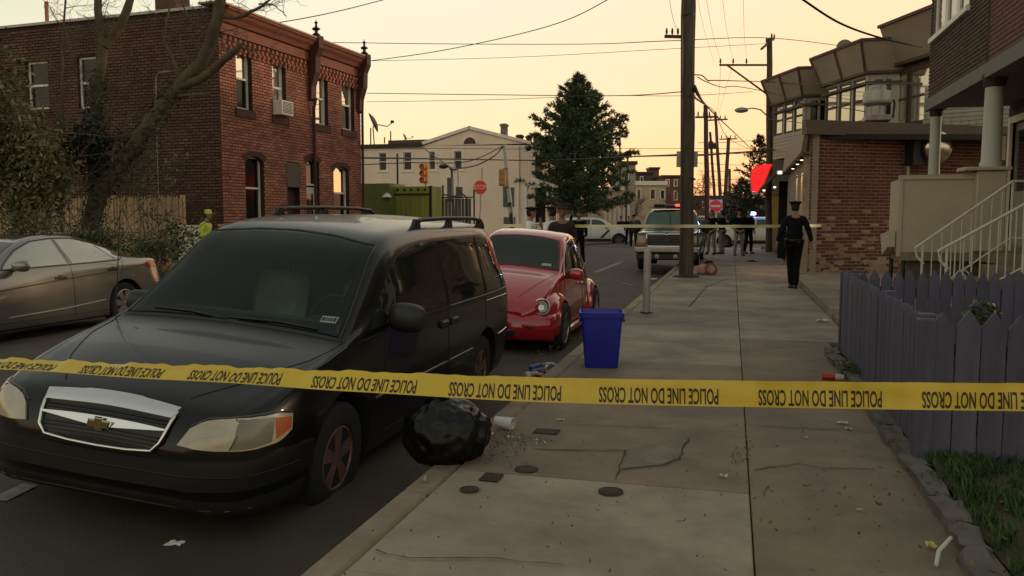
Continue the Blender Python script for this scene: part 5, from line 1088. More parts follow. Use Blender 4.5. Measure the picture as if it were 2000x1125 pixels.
for px, py, sx, lab in ((1468, 511, .22, 'dark flat hat lying on the pavement behind the officers'),):
    c = gnd(px, py); q = MB(); q.lathe([(sx, .01), (sx*.95, .03), (sx*.5, .04), (sx*.45, .07), (.001, .08)], 14); o = q.build('dropped_hat', bagm); o.location = c; tag(o, lab, 'hat')
c = gnd(1496, 489); o = scrap(1496, 489, .5, .3, 10, 'pale crumpled bag at the foot of the yellow column', lift=.25)
# ------------------------------------------------------------------ vehicles
tyre_m = mat('tyre', (.012,.012,.012), .85, noise=.2, scale=10); rim_m = mat('rim_alloy', (.33,.30,.28), .35, metal=.8, noise=.2, scale=8)
chrome = mat('chrome', (.72,.70,.66), .07, metal=1.); plast = mat('black_plastic', (.012,.012,.012), .5); lens_c = mat('lens_hazy', (.42,.37,.28), .18, coat=.6, noise=.15, scale=6)
lens_r = mat('lens_red', (.28,.015,.02), .15, coat=.6); lens_a = mat('lens_amber', (.42,.10,.03), .2, coat=.5); seam_m = mat('seam_black', (.002,.002,.002), .7); arch_m = mat('arch_black', (.006,.006,.006), .9)
glass_ws = mat('windscreen', (.022,.032,.024), .08, spec=.35)
plate_m = mat('plate_white', (.55,.55,.5), .5)
def cr(T, s):                                                         # Catmull-Rom through a table of rows, first column is the position
    n = len(T)
    if s <= T[0][0]: return T[0][1:]
    if s >= T[-1][0]: return T[-1][1:]
    for i in range(n-1):
        if T[i][0] <= s <= T[i+1][0]: break
    t = (s-T[i][0])/(T[i+1][0]-T[i][0]); h = T[i+1][0]-T[i][0]; o = []
    for k in range(1, len(T[0])):
        p0, p1 = T[i][k], T[i+1][k]
        m0 = (T[i+1][k]-T[i-1][k])/(T[i+1][0]-T[i-1][0])*h if i > 0 else (p1-p0)
        m1 = (T[i+2][k]-T[i][k])/(T[i+2][0]-T[i][0])*h if i < n-2 else (p1-p0)
        if (p1-p0)*m0 <= 0: m0 = 0
        if (p1-p0)*m1 <= 0: m1 = 0
        m0 = max(min(m0, 3*abs(p1-p0)), -3*abs(p1-p0)); m1 = max(min(m1, 3*abs(p1-p0)), -3*abs(p1-p0))
        o.append((2*t**3-3*t*t+1)*p0 + (t**3-2*t*t+t)*m0 + (-2*t**3+3*t*t)*p1 + (t**3-t*t)*m1)
    return o
class Car:
    def __init__(s, name, label, cat, table, paint, loc, rot, group=None, step=.09, extra=None, crown=.03):
        s.root = thing(name, label, cat, loc, group=group, rot=rot); s.T = table; s.paint = paint
        L = table[-1][0]; xs = sorted({round(table[0][0] + (L-table[0][0])*i/int(L/step), 4) for i in range(int(L/step)+1)} | {r[0] for r in table})
        rings = []
        for x in xs:
            zb, w, zw, wb, zs, wr, ze, zr = cr(table, x)
            half = [(0, zb), (w-.12, zb), (w-.03, zb+.04), (w, zw), (wb, zs), ((wb+wr)/2+.012, (zs+ze)/2+.012), (wr, ze), (wr*.62, zr-crown*.35), (0, zr)]
            H_ = [half[0], half[1]]
            for i in range(1, 8):
                a, b, c, d = half[max(i-1, 1)], half[i], half[i+1], half[min(i+2, 8)]
                if i == 7: d = (-half[7][0], half[7][1])
                for k in range(1, 5):
                    t = k/4; f = lambda q: .5*((2*b[q]) + (c[q]-a[q])*t + (2*a[q]-5*b[q]+4*c[q]-d[q])*t*t + (3*b[q]-a[q]-3*c[q]+d[q])*t**3)
                    H_.append((f(0), f(1)))
            H_[-1] = (0, zr)
            ring = [(x, y, z) for y, z in H_] + [(x, -y, z) for y, z in H_[-2:0:-1]]
            rings.append(ring)
        n = len(rings[0]); mb = MB()
        mb.add([p for r in rings for p in r], [(i*n+j, i*n+(j+1) % n, (i+1)*n+(j+1) % n, (i+1)*n+j) for i in range(len(rings)-1) for j in range(n)] + [tuple(range(n))[::-1], tuple((len(rings)-1)*n+j for j in range(n))])
        if extra: extra(mb)
        s.mb = mb; s.bvh = None
    def cut(s, wheels, ra, depth=.27, cavity=None):
        """wheel arches cut out of the closed body; then the body is linked"""
        me = s.mb.mesh('body', [s.paint, arch_m]); o = bpy.data.objects.new('body', me); COL.objects.link(o)
        w = max(r[2] for r in s.T)
        bv = BVHTree.FromPolygons([v.co.copy() for v in me.vertices], [tuple(p.vertices) for p in me.polygons]); s.bvh = bv
        tmp = []
        for x, z in wheels:
            for sg in (-1, 1):
                q = MB(); q.m = 1; q.lathe([(ra, sg*(w-depth)), (ra, sg*(w+.3))], 36, (x, 0, z), 'y'); q.box((x-ra, sg*(w-depth), z-ra*1.2), (x+ra, sg*(w+.29), z-.02)) if False else None
                c = q.build('tmp', [s.paint, arch_m]); tmp.append(c)
                md = o.modifiers.new('b', 'BOOLEAN'); md.operation = 'DIFFERENCE'; md.object = c; md.solver = 'EXACT'
        for cm in (cavity or []):
            c = cm.build('tmp', [s.paint, arch_m]); tmp.append(c); md = o.modifiers.new('b', 'BOOLEAN'); md.operation = 'DIFFERENCE'; md.object = c; md.solver = 'EXACT'
        bpy.context.view_layer.update(); me2 = bpy.data.meshes.new_from_object(o.evaluated_get(bpy.context.evaluated_depsgraph_get())); o.modifiers.clear()
        for c in tmp: bpy.data.objects.remove(c)
        bm = bmesh.new(); bm.from_mesh(me2); 
        for e in bm.edges: e.smooth = not (len(e.link_faces) == 2 and e.calc_face_angle(0) > R(32))
        for f in bm.faces: f.smooth = True
        bm.to_mesh(me2); bm.free(); o.data = me2; o.parent = s.root; s.body = o; s.w = w; return o
    def hit(s, a, z, axis, sg=1, c=1.2):
        if axis == 'side': O, D = Vector((a, sg*3, z)), Vector((0, -sg, 0))
        elif axis == 'front': O, D = Vector((-3, a, z)), Vector((1, 0, 0))
        elif axis == 'rear': O, D = Vector((12, a, z)), Vector((-1, 0, 0))
        elif axis == 'top': O, D = Vector((a, z, 4)), Vector((0, 0, -1))
        elif axis == 'rad':
            t = R(a); d = Vector((-math.cos(t), sg*math.sin(t), 0)); O = Vector((c, 0, z)) + d*6; D = -d
        r = s.bvh.ray_cast(O, D)
        if r[0] is None: return None
        n = r[1].copy()
        if n.dot(D) > 0: n = -n
        return r[0], n
    def patch(s, name, lo, hi, m, axis='side', sg=1, off=.006, nu=14, nv=8, parent=None, c=1.2, skirt=.02, smooth=True):
        """a panel laid on the body between two lines given in the projection plane"""
        def at(T, t):
            k = t*(len(T)-1); i = min(int(k), len(T)-2); f = k-i; return (T[i][0]+(T[i+1][0]-T[i][0])*f, T[i][1]+(T[i+1][1]-T[i][1])*f)
        P, N = [], []
        for i in range(nu+1):
            a, b = at(lo, i/nu), at(hi, i/nu); r1, r2 = [], []
            for j in range(nv+1):
                t = j/nv; h = s.hit(a[0]+(b[0]-a[0])*t, a[1]+(b[1]-a[1])*t, axis, sg, c)
                if h is None: return None
                r1.append(h[0] + h[1]*off); r2.append(h[0] - h[1]*skirt)
            P.append(r1); N.append(r2)
        q = MB(); q.grid(P); m_ = nv+1; base = len(q.v)
        per = [(i, 0) for i in range(nu)] + [(nu, j) for j in range(nv)] + [(i, nv) for i in range(nu, 0, -1)] + [(0, j) for j in range(nv, 0, -1)]
        q.add([N[i][j] for i, j in per], []); k = len(per)
        for t in range(k):
            (i, j), (i2, j2) = per[t], per[(t+1) % k]; q.f.append((i*m_+j, i2*m_+j2, base+(t+1) % k, base+t)); q.mi.append(0)
        return q.build(name, m, parent or s.root, smooth=40)
    def line(s, name, pts, m, axis='side', sg=1, r=.004, off=.0, parent=None, c=1.2, n=6, res=.06):
        P = []
        for a, b in zip(pts, pts[1:]):
            k = max(1, int(math.hypot(b[0]-a[0], b[1]-a[1])/(res if axis != 'rad' else 4)))
            for i in range(k):
                h = s.hit(a[0]+(b[0]-a[0])*i/k, a[1]+(b[1]-a[1])*i/k, axis, sg, c)
                if h: P.append(h[0]+h[1]*off)
        h = s.hit(*pts[-1], axis, sg, c)
        if h: P.append(h[0]+h[1]*off)
        if len(P) < 2: return None
        q = MB(); q.tube(P, r, n); return q.build(name, m, parent or s.root, smooth=True)
    def wheel(s, x, sg, z, r, wd=.20, rr=None, y=None, spokes=5, rimm=None, steer=0):
        w = y if y is not None else s.w-.03
        W = bpy.data.objects.new('wheel', None); COL.objects.link(W); W.parent = s.root; W.location = (x, sg*w, z); W.rotation_euler = (0, 0, R(steer)); W.empty_display_size = .1
        rr = rr or r*.62
        q = MB(); q.lathe([(rr, -sg*wd), (r*.93, -sg*wd), (r, -sg*wd*.86), (r, -sg*wd*.14), (r*.96, -sg*.008), (r*.88, .0), (rr*1.04, -sg*.004), (rr, -sg*.02)], 40, axis='y'); q.build('tyre', tyre_m, W, smooth=40)
        q = MB(); q.lathe([(rr*.99, -sg*.10), (rr*.99, -sg*.01), (rr*.93, -sg*.006), (rr*.90, -sg*.03), (rr*.88, -sg*.085)], 36, axis='y'); q.m = 1; q.lathe([(rr*.90, -sg*.086), (rr*.5, -sg*.09), (.001, -sg*.095)], 36, axis='y'); q.m = 0; q.lathe([(rr*.22, -sg*.09), (rr*.22, -sg*.02), (rr*.15, -sg*.012), (.001, -sg*.01)], 16, axis='y')
        for k in range(spokes):
            a = 2*math.pi*k/spokes+.3; u = Vector((math.cos(a), 0, math.sin(a))); v = Vector((-math.sin(a), 0, math.cos(a))); yy = Vector((0, -sg, 0))
            A_ = [u*rr*.12+v*rr*.13, u*rr*.12-v*rr*.13, u*rr*.93-v*rr*.24, u*rr*.93+v*rr*.24]
            q.add([p+yy*.014 for p in A_] + [p+yy*.06 for p in A_], [(0,1,2,3),(4,7,6,5),(0,4,5,1),(1,5,6,2),(2,6,7,3),(3,7,4,0)])
        q.build('rim', [rimm or rim_m, plast], W, smooth=35); return W
    def mirror(s, x, sg, z, m, w_=.10, h=.13, l=.20, y=None):
        w = y or s.w-.06
        q = MB(); bm = bmesh.new(); bmesh.ops.create_icosphere(bm, subdivisions=3, radius=1)
        for v in bm.verts:
            c = v.co; v.co = Vector((max(-1, min(.55, c.x))*w_*.8+x, (math.copysign(abs(c.y)**.65, c.y))*l*.55+sg*(w+l*.62), (math.copysign(abs(c.z)**.7, c.z))*h*.6+z))
        q.bm(bm); o = q.build('mirror', m, s.root, smooth=50)
        q = MB(); q.tube([(x-.01, sg*(w-.06), z-.06), (x, sg*(w+.08), z-.03)], .028, 8); q.build('mirror_stalk', plast, o); return o
def interp(pts, n=12):
    T = [(i,)+tuple(p) for i, p in enumerate(pts)]; return [tuple(cr(T, (len(pts)-1)*i/n)) for i in range(n+1)]

# ---- black van with roof rails
vpaint = mat('van_black', (.0045,.0047,.0045), .30, coat=.30, spec=.25, noise=.3, scale=2)
VT = [(0.00,.36,.56,.48,.52,.56,.42,.58,.585),
      (0.05,.26,.70,.46,.66,.63,.50,.68,.69),
      (0.13,.23,.80,.50,.76,.70,.56,.755,.775),
      (0.35,.22,.875,.55,.83,.78,.62,.83,.86),
      (0.62,.21,.905,.58,.85,.86,.68,.91,.945),
      (.86,.20,.915,.60,.865,.91,.73,.955,.985),
      (1.10,.20,.915,.60,.87,.96,.77,1.01,1.035),
      (1.46,.20,.915,.60,.875,1.01,.735,1.26,1.31),
      (1.83,.20,.915,.60,.88,1.04,.70,1.53,1.575),
      (2.15,.20,.915,.60,.88,1.05,.68,1.625,1.68),
      (2.95,.20,.915,.60,.88,1.05,.675,1.67,1.735),
      (4.20,.20,.915,.60,.88,1.05,.67,1.67,1.74),
      (4.75,.22,.91,.60,.87,1.05,.64,1.62,1.70),
      (4.95,.27,.885,.60,.845,1.05,.60,1.44,1.52),
      (5.06,.32,.84,.60,.80,.98,.62,1.14,1.19),
      (5.10,.38,.78,.60,.74,.80,.64,.86,.88)]
van = Car('parked_van', 'black minivan with roof rails and a chrome grille parked nose toward the tape', 'van', VT, vpaint, VAN_LOC, (R(VAN_ROLL), 0, R(90+VAN_YAW)))
# the cabin is hollow: an inner volume, and an opening behind the windscreen glass
cab = MB(); cab.m = 1; _R = []
for x, zt, wt in ((1.28, 1.00, .70), (1.50, 1.19, .68), (1.80, 1.40, .64), (2.15, 1.58, .61), (2.95, 1.64, .60), (4.2, 1.64, .60), (4.75, 1.59, .58)):
    _R.append([(x, -.78, .62), (x, -.80, .98), (x, -wt, zt-.05), (x, -wt+.08, zt), (x, wt-.08, zt), (x, wt, zt-.05), (x, .80, .98), (x, .78, .62)])
cab.add([p for r in _R for p in r], [(i*8+j, i*8+(j+1) % 8, (i+1)*8+(j+1) % 8, (i+1)*8+j) for i in range(len(_R)-1) for j in range(8)] + [tuple(range(8))[::-1], tuple(range((len(_R)-1)*8, len(_R)*8))])
opn = MB(); opn.m = 1; opn.prism([(-.70, 1.075), (.70, 1.075), (.605, 1.55), (.3, 1.58), (-.3, 1.58), (-.605, 1.55)], (.8, 2.3), 'x')
van.cut([(1.02, .34), (4.07, .34)], .40, cavity=[cab, opn])
for sg in (-1, 1):
    for x in (1.02, 4.07): van.wheel(x, sg, .305, .348, .21, .205, spokes=5, rimm=mat('rim_rusty', (.22,.13,.10), .5, metal=.5, noise=.3, scale=9))
    van.patch('side_window', interp([(1.42, 1.055), (2.2, 1.08), (2.9, 1.085)]), interp([(1.60, 1.19), (1.79, 1.35), (2.07, 1.50), (2.42, 1.57), (2.87, 1.59)]), glass_dark, sg=sg, nu=18)
    van.patch('side_window', [(2.97, 1.085), (4.0, 1.085)], interp([(2.95, 1.59), (3.5, 1.60), (3.99, 1.60)]), glass_dark, sg=sg)
    van.patch('side_window', interp([(4.07, 1.085), (4.5, 1.085), (4.86, 1.11)]), interp([(4.06, 1.60), (4.45, 1.58), (4.80, 1.53)]), glass_dark, sg=sg)
    for a in ([(1.62, .35), (1.60, .80), (1.62, 1.03)], [(2.93, .32), (2.935, 1.06), (2.91, 1.60)], [(4.035, .75), (4.03, 1.06), (4.03, 1.60)], [(1.66, .32), (3.6, .32)], [(4.55, .85), (4.9, .85)], [(4.92, .4), (4.91, 1.0), (4.87, 1.2)]):
        van.line('door_seam', a, seam_m, sg=sg, r=.005, off=-.001)
    van.line('door_seam', [(1.30, 1.0), (1.9, 1.04), (2.9, 1.045)], seam_m, sg=sg, r=.006)
    van.line('belt_trim', [(2.96, 1.058), (4.03, 1.058), (4.9, 1.07)], mat('trim_dull', (.06,.058,.052), .35), sg=sg, r=.007, off=.003)
    van.line('slide_track', [(4.06, 1.0), (4.88, 1.0)], chrome, sg=sg, r=.006, off=.002)
    van.line('side_moulding', [(1.45, .60), (2.9, .60)], MATS['trim_dull'], sg=sg, r=.012, off=.0); van.line('side_moulding', [(2.95, .60), (3.62, .60)], MATS['trim_dull'], sg=sg, r=.012, off=.0); van.line('side_moulding', [(4.5, .62), (4.88, .64)], chrome, sg=sg, r=.010, off=.0)
    van.mirror(1.70, sg, 1.12, plast, .11, .17, .24) if sg < 0 else van.mirror(1.50, sg, 1.05, plast, .09, .13, .19)
    for x, z in ((2.80, .93), (3.05, .93)): 
        h = van.hit(x, z, 'side', sg); q = MB(); q.bbox((x-.08, h[0].y-.02, z-.03), (x+.08, h[0].y+.028*sg+.0, z+.03), .012) if sg > 0 else q.bbox((x-.08, h[0].y-.028, z-.03), (x+.08, h[0].y+.02, z+.03), .012); q.build('door_handle', plast, van.root)
    # roof rail
    q = MB(); P = [(2.62, .62, 1.67), (2.70, .62, 1.725), (2.85, .62, 1.76), (3.5, .625, 1.775), (4.2, .62, 1.775), (4.55, .61, 1.76), (4.68, .605, 1.71), (4.72, .605, 1.67)]
    q.tube([(x, sg*y, z) for x, y, z in P], [.016, .020, .019, .018, .018, .019, .018, .012], 8); rl = q.build('roof_rail', plast, van.root, smooth=True)
    for x in (2.74, 3.55, 4.5): q = MB(); q.prism([(x-.10, 1.65), (x+.10, 1.65), (x+.035, 1.765), (x-.03, 1.765)], (sg*.62-.018, sg*.62+.018), 'y'); q.build('rail_foot', plast, rl)
    # headlight unit wraps round the corner
    lo = interp([(21.5, .60), (28, .590), (37, .590), (44, .604), (48, .645)]); hi = interp([(24, .68), (28, .722), (36, .740), (43, .745), (48.4, .728)])
    hl = van.patch('headlight', lo, hi, lens_c, 'rad', sg, .012, 20, 8)
    van.patch('amber_lens', interp([(43.2, .622), (47.4, .655)]), interp([(43.0, .726), (47.8, .714)]), lens_a, 'rad', sg, .016, 6, 5, parent=hl, skirt=.01)
    van.patch('lamp_bowl', interp([(33.0, .598), (37, .597), (42, .610)]), interp([(34.5, .732), (38, .735), (42.8, .732)]), mat('lamp_bowl', (.16,.145,.115), .25, coat=.5), 'rad', sg, .014, 8, 6, parent=hl, skirt=.01)
    van.line('lens_rim', [(32.8, .597), (34.2, .66), (34.2, .735)], plast, 'rad', sg, r=.003, off=.014, parent=hl)
    van.line('lens_rim', [(24, .694), (28, .732), (37, .750), (43, .756), (48.6, .738)], MATS['trim_dull'], 'rad', sg, r=.005, off=.004, parent=hl)
    q = MB(); q.lathe([(.055, .0), (.045, -.03), (.001, -.035)], 14, (.12, sg*.62, .40), 'x'); q.build('fog_lamp', plast, van.root)
van.patch('windscreen', interp([(-.77, 1.035), (-.5, 1.055), (0, 1.07), (.5, 1.055), (.77, 1.035)]), interp([(-.645, 1.57), (-.3, 1.61), (0, 1.622), (.3, 1.61), (.645, 1.57)]), glass_ws, 'front', nu=26, nv=14)
ws_ = [c for c in van.root.children if c.name.startswith('windscreen')][0]; ws_.data.materials.clear()
gm_ = bpy.data.materials.new('clear_windscreen'); gm_.use_nodes = True; _t = gm_.node_tree; _t.nodes.clear(); _o = _t.nodes.new('ShaderNodeOutputMaterial'); _x = _t.nodes.new('ShaderNodeMixShader'); _tr = _t.nodes.new('ShaderNodeBsdfTransparent'); _gl = _t.nodes.new('ShaderNodeBsdfGlossy'); _f = _t.nodes.new('ShaderNodeFresnel')
_f.inputs[0].default_value = 1.5; _tr.inputs[0].default_value = (.66, .80, .68, 1); _gl.inputs['Roughness'].default_value = .04; _gl.inputs[0].default_value = (.75, .8, .72, 1)
_t.links.new(_f.outputs[0], _x.inputs[0]); _t.links.new(_tr.outputs[0], _x.inputs[1]); _t.links.new(_gl.outputs[0], _x.inputs[2]); _t.links.new(_x.outputs[0], _o.inputs[0]); ws_.data.materials.append(gm_)
frit = mat('frit_black', (.006,.006,.006), .3)
van.line('windscreen_border', [(-.74, 1.055), (-.4, 1.075), (0, 1.082), (.4, 1.075), (.74, 1.055), (.70, 1.2), (.625, 1.565), (.3, 1.604), (0, 1.612), (-.3, 1.604), (-.625, 1.565), (-.70, 1.2), (-.74, 1.055)], frit, 'front', r=.028, off=-.024)
# cabin: dashboard, wheel, front and rear seats, mirror
seat_m = mat('seat_cloth', (.26,.25,.20), .9, noise=.15, scale=12); dash_m = mat('dash', (.10,.098,.085), .6)
q = MB(); q.prism([(1.30, .70), (1.30, .99), (1.45, 1.04), (1.66, 1.045), (1.78, 1.0), (1.80, .70)], (-.76, .76), 'y'); q.build('dashboard', dash_m, van.root)
q = MB(); q.tube([(1.86+.03*math.sin(R(a)), -.38+.19*math.cos(R(a)), 1.02+.19*math.sin(R(a))*.9) for a in range(0, 361, 20)], .016, 8, cap=False); q.tube([(1.8, -.38, .98), (1.87, -.38, 1.02)], .05, 8); q.tube([(1.87, -.56, 1.02), (1.87, -.20, 1.02)], .018, 6); q.build('steering_wheel', plast, van.root)
for x, zt in ((2.35, 1.27), (3.35, 1.25), (4.2, 1.22)):
    for y in (-.39, .39):
        q = MB(); q.bbox((x-.45, y-.25, .64), (x+.05, y+.25, .78), .05); q.T = Matrix.Translation((x+.03, y, .74)) @ Matrix.Rotation(R(12), 4, 'Y'); q.bbox((-.07, -.24, 0), (.07, .24, zt-.74), .06); st_ = q.build('seat', seat_m, van.root)
        q = MB(); q.bbox((x+.12, y-.13, zt+.05), (x+.22, y+.13, zt+.22), .04); q.tube([(x+.15, y-.06, zt-.05), (x+.17, y-.06, zt+.08)], .008, 5); q.tube([(x+.15, y+.06, zt-.05), (x+.17, y+.06, zt+.08)], .008, 5); q.build('headrest', seat_m, st_)
q = MB(); q.bbox((1.98, -.12, 1.42), (2.0, .12, 1.49), .01); q.tube([(1.99, 0, 1.48), (1.93, 0, 1.54)], .01, 6); q.build('rear_view_mirror', plast, van.root)
van.line('windscreen_seal', [(-.785, 1.03), (-.653, 1.58), (-.3, 1.622), (0, 1.634), (.3, 1.622), (.653, 1.58), (.785, 1.03)], plast, 'front', r=.010)
van.line('cowl_panel', [(-.81, 1.022), (-.5, 1.042), (0, 1.056), (.5, 1.042), (.81, 1.022)], plast, 'front', r=.016, off=-.006)
for a in ([(1.36, -.3), (1.52, .35)], [(1.36, .45), (1.50, -.02)]): pass
for y0, y1 in ((-.62, -.05), (.02, .6)):
    van.line('wiper', [(y0, 1.058), ((y0+y1)/2, 1.075), (y1, 1.07)], plast, 'front', r=.006, off=.012)
van.patch('rear_window', [(-.62, 1.10), (.62, 1.10)], [(-.54, 1.45), (.54, 1.45)], glass_dark, 'rear')
for sg in (-1, 1): van.patch('tail_light', [(sg*.80, .95), (sg*.70, .95)], [(sg*.72, 1.25), (sg*.64, 1.25)], lens_r, 'rear', nu=4)
# bonnet shut lines
for sg in (-1, 1): van.line('bonnet_seam', [(.20, sg*.40), (.45, sg*.60), (.8, sg*.76), (1.13, sg*.82)], seam_m, 'top', r=.004)
# grille: chrome surround, black field, bars, chrome centre bar with emblem
gm = mat('grille_black', (.008,.008,.008), .4)
def gz(y, z): return z - .018*(y/.36)**2*0
gr_ = van.patch('grille', interp([(-.36, .58), (-.24, .552), (0, .545), (.24, .552), (.36, .58)]), interp([(-.385, .72), (0, .735), (.385, .72)]), gm, 'front', off=.006, nu=16)
for k, z in enumerate((.565, .583, .602, .62, .668, .685, .70)):
    w_ = .345+.03*(z-.57)/.15; van.line('grille_bar', [(-w_, z-.004), (0, z+.004), (w_, z-.004)], plast, 'front', r=.0045, off=.012, parent=gr_)
van.patch('chrome_top', interp([(-.39, .708), (0, .722), (.39, .708)]), interp([(-.415, .752), (-.2, .770), (0, .776), (.2, .770), (.415, .752)]), chrome, 'front', off=.026, nu=20, nv=5, parent=gr_)
van.line('chrome_edge', [(-.402, .738), (-.388, .66), (-.372, .595), (-.33, .556), (-.18, .542), (0, .538), (.18, .542), (.33, .556), (.372, .595), (.388, .66), (.402, .738)], chrome, 'front', r=.010, off=.016, parent=gr_, res=.03)
cb = van.patch('chrome_bar', interp([(-.385, .652), (-.2, .638), (0, .626), (.2, .638), (.385, .652)]), interp([(-.386, .660), (-.2, .670), (0, .674), (.2, .670), (.386, .660)]), chrome, 'front', off=.026, nu=20, nv=4, parent=gr_)
em = MB(); h = van.hit(0, .65, 'front'); ex = h[0].x-.034
bt = [(a*.66, b*.8) for a, b in ((-.085, -.020), (-.03, -.020), (-.03, -.036), (.03, -.036), (.03, -.020), (.10, -.020), (.085, .020), (.03, .020), (.03, .036), (-.03, .036), (-.03, .020), (-.10, .020))]
em.prism([(a, .65+b) for a, b in bt], (ex-.010, ex), 'x'); em.build('emblem', mat('emblem_gold', (.55,.42,.20), .2, metal=.9), gr_)
em = MB(); em.prism([(a*1.12, .65+b*1.25) for a, b in bt], (ex-.005, ex+.004), 'x'); em.build('emblem_rim', chrome, gr_)
# bumper wraps the nose
bp_ = mat('bumper_black', (.010,.0105,.011), .38, noise=.15, scale=3)
bmpr = van.patch('bumper', interp([(-56, .40), (-30, .385), (0, .375), (30, .385), (56, .40)]), interp([(-56, .555), (-40, .545), (-20, .525), (0, .515), (20, .525), (40, .545), (56, .555)]), bp_, 'rad', 1, .030, 40, 8)
van.line('bumper_groove', [(-50, .47), (-20, .455), (0, .45), (20, .455), (50, .47)], seam_m, 'rad', 1, r=.006, off=.030, parent=bmpr)
van.patch('air_dam', interp([(-52, .215), (0, .20), (52, .215)]), interp([(-54, .33), (0, .31), (54, .33)]), plast, 'rad', 1, .02, 30, 4) if van.hit(0, .25, 'rad') else None
van.line('scuffed_lip', [(-50, .285), (-20, .272), (0, .27), (30, .275)], mat('scuff', (.05,.05,.048), .7), 'rad', 1, r=.008, off=.012)
# inspection sticker on the windscreen
for (a, b) in ((-.60, 1.10),):
    st = van.patch('sticker', [(a, b), (a-.105, b)], [(a, b+.033), (a-.105, b+.033)], mat('sticker_white', (.30,.32,.30), .6), 'front', off=.010, nu=4, nv=2, skirt=.002)
    for k, (x0, x1) in enumerate(((.006, .024), (.03, .04), (.046, .056), (.062, .074), (.08, .098))): van.patch('sticker_print', [(a-x0, b+.006), (a-x1, b+.006)], [(a-x0, b+.027), (a-x1, b+.027)], plast, 'front', off=.0115, nu=1, nv=1, parent=st, skirt=.001)
# aerial on the left wing
q = MB(); q.tube([(1.05, .80, .93), (1.06, .80, 1.75)], .0035, 5); q.build('aerial', plast, van.root)

# ---- red round-bodied car behind it
rpaint = mat('paint_red', (.40,.010,.022), .16, coat=1., noise=.05, scale=3)
BT = [(0.04,.34,.42,.46,.40,.54,.30,.57,.58), (0.16,.24,.56,.46,.55,.62,.42,.67,.69), (0.40,.21,.66,.48,.62,.74,.48,.80,.83), (0.75,.20,.72,.5,.66,.86,.55,.94,.97), (1.02,.19,.745,.5,.68,.92,.60,1.01,1.035),
      (1.30,.19,.75,.5,.69,.95,.575,1.19,1.22), (1.62,.19,.755,.5,.70,.96,.545,1.425,1.465), (2.0,.19,.755,.5,.70,.96,.53,1.50,1.555), (2.4,.19,.755,.5,.69,.96,.52,1.48,1.535), (2.9,.20,.75,.5,.67,.94,.50,1.29,1.34),
      (3.3,.22,.72,.5,.62,.90,.46,1.08,1.13), (3.7,.26,.64,.5,.54,.80,.40,.86,.90), (4.0,.34,.46,.5,.40,.62,.3,.66,.68)]
def fenders(mb):
    for x, rx, rz in ((.80, .68, .50), (3.30, .66, .50)):
        for sg in (-1, 1):
            bm = bmesh.new(); bmesh.ops.create_uvsphere(bm, u_segments=32, v_segments=20, radius=1)
            for v in bm.verts: c = v.co; v.co = Vector((x + c.x*rx, sg*.60 + math.copysign(abs(c.y)**.8, c.y)*.265, .36 + c.z*(rz if c.z > 0 else .14)))
            mb.bm(bm)
bee = Car('parked_car', 'red rounded compact car with a round headlight parked behind the black van', 'car', BT, rpaint, BEE_LOC, (R(BEE_ROLL), 0, R(90)))
bee.cut([(.80, .33), (3.30, .33)], .375, .30)
# fenders as their own arched panels
def fender(x, rx, rz, sg):
    q = MB(); bm = bmesh.new(); bmesh.ops.create_uvsphere(bm, u_segments=40, v_segments=24, radius=1)
    for v in bm.verts: c = v.co; v.co = Vector((x + c.x*rx, sg*.585 + math.copysign(abs(c.y)**.75, c.y)*.275, .34 + c.z*(rz if c.z > 0 else .16)))
    q.bm(bm); o = q.build('fender', [rpaint, arch_m], bee.root)
    k = MB(); k.m = 1; k.lathe([(.365, sg*.60), (.365, sg*1.2)], 40, (x, 0, .33), 'y'); t = k.build('tmp', [rpaint, arch_m], bee.root); md = o.modifiers.new('b', 'BOOLEAN'); md.operation = 'DIFFERENCE'; md.object = t; md.solver = 'EXACT'
    bpy.context.view_layer.update(); me = bpy.data.meshes.new_from_object(o.evaluated_get(bpy.context.evaluated_depsgraph_get())); o.modifiers.clear(); bpy.data.objects.remove(t)
    bm = bmesh.new(); bm.from_mesh(me)
    for e in bm.edges: e.smooth = not (len(e.link_faces) == 2 and e.calc_face_angle(0) > R(35))
    for f in bm.faces: f.smooth = True
    bm.to_mesh(me); bm.free(); o.data = me; return o
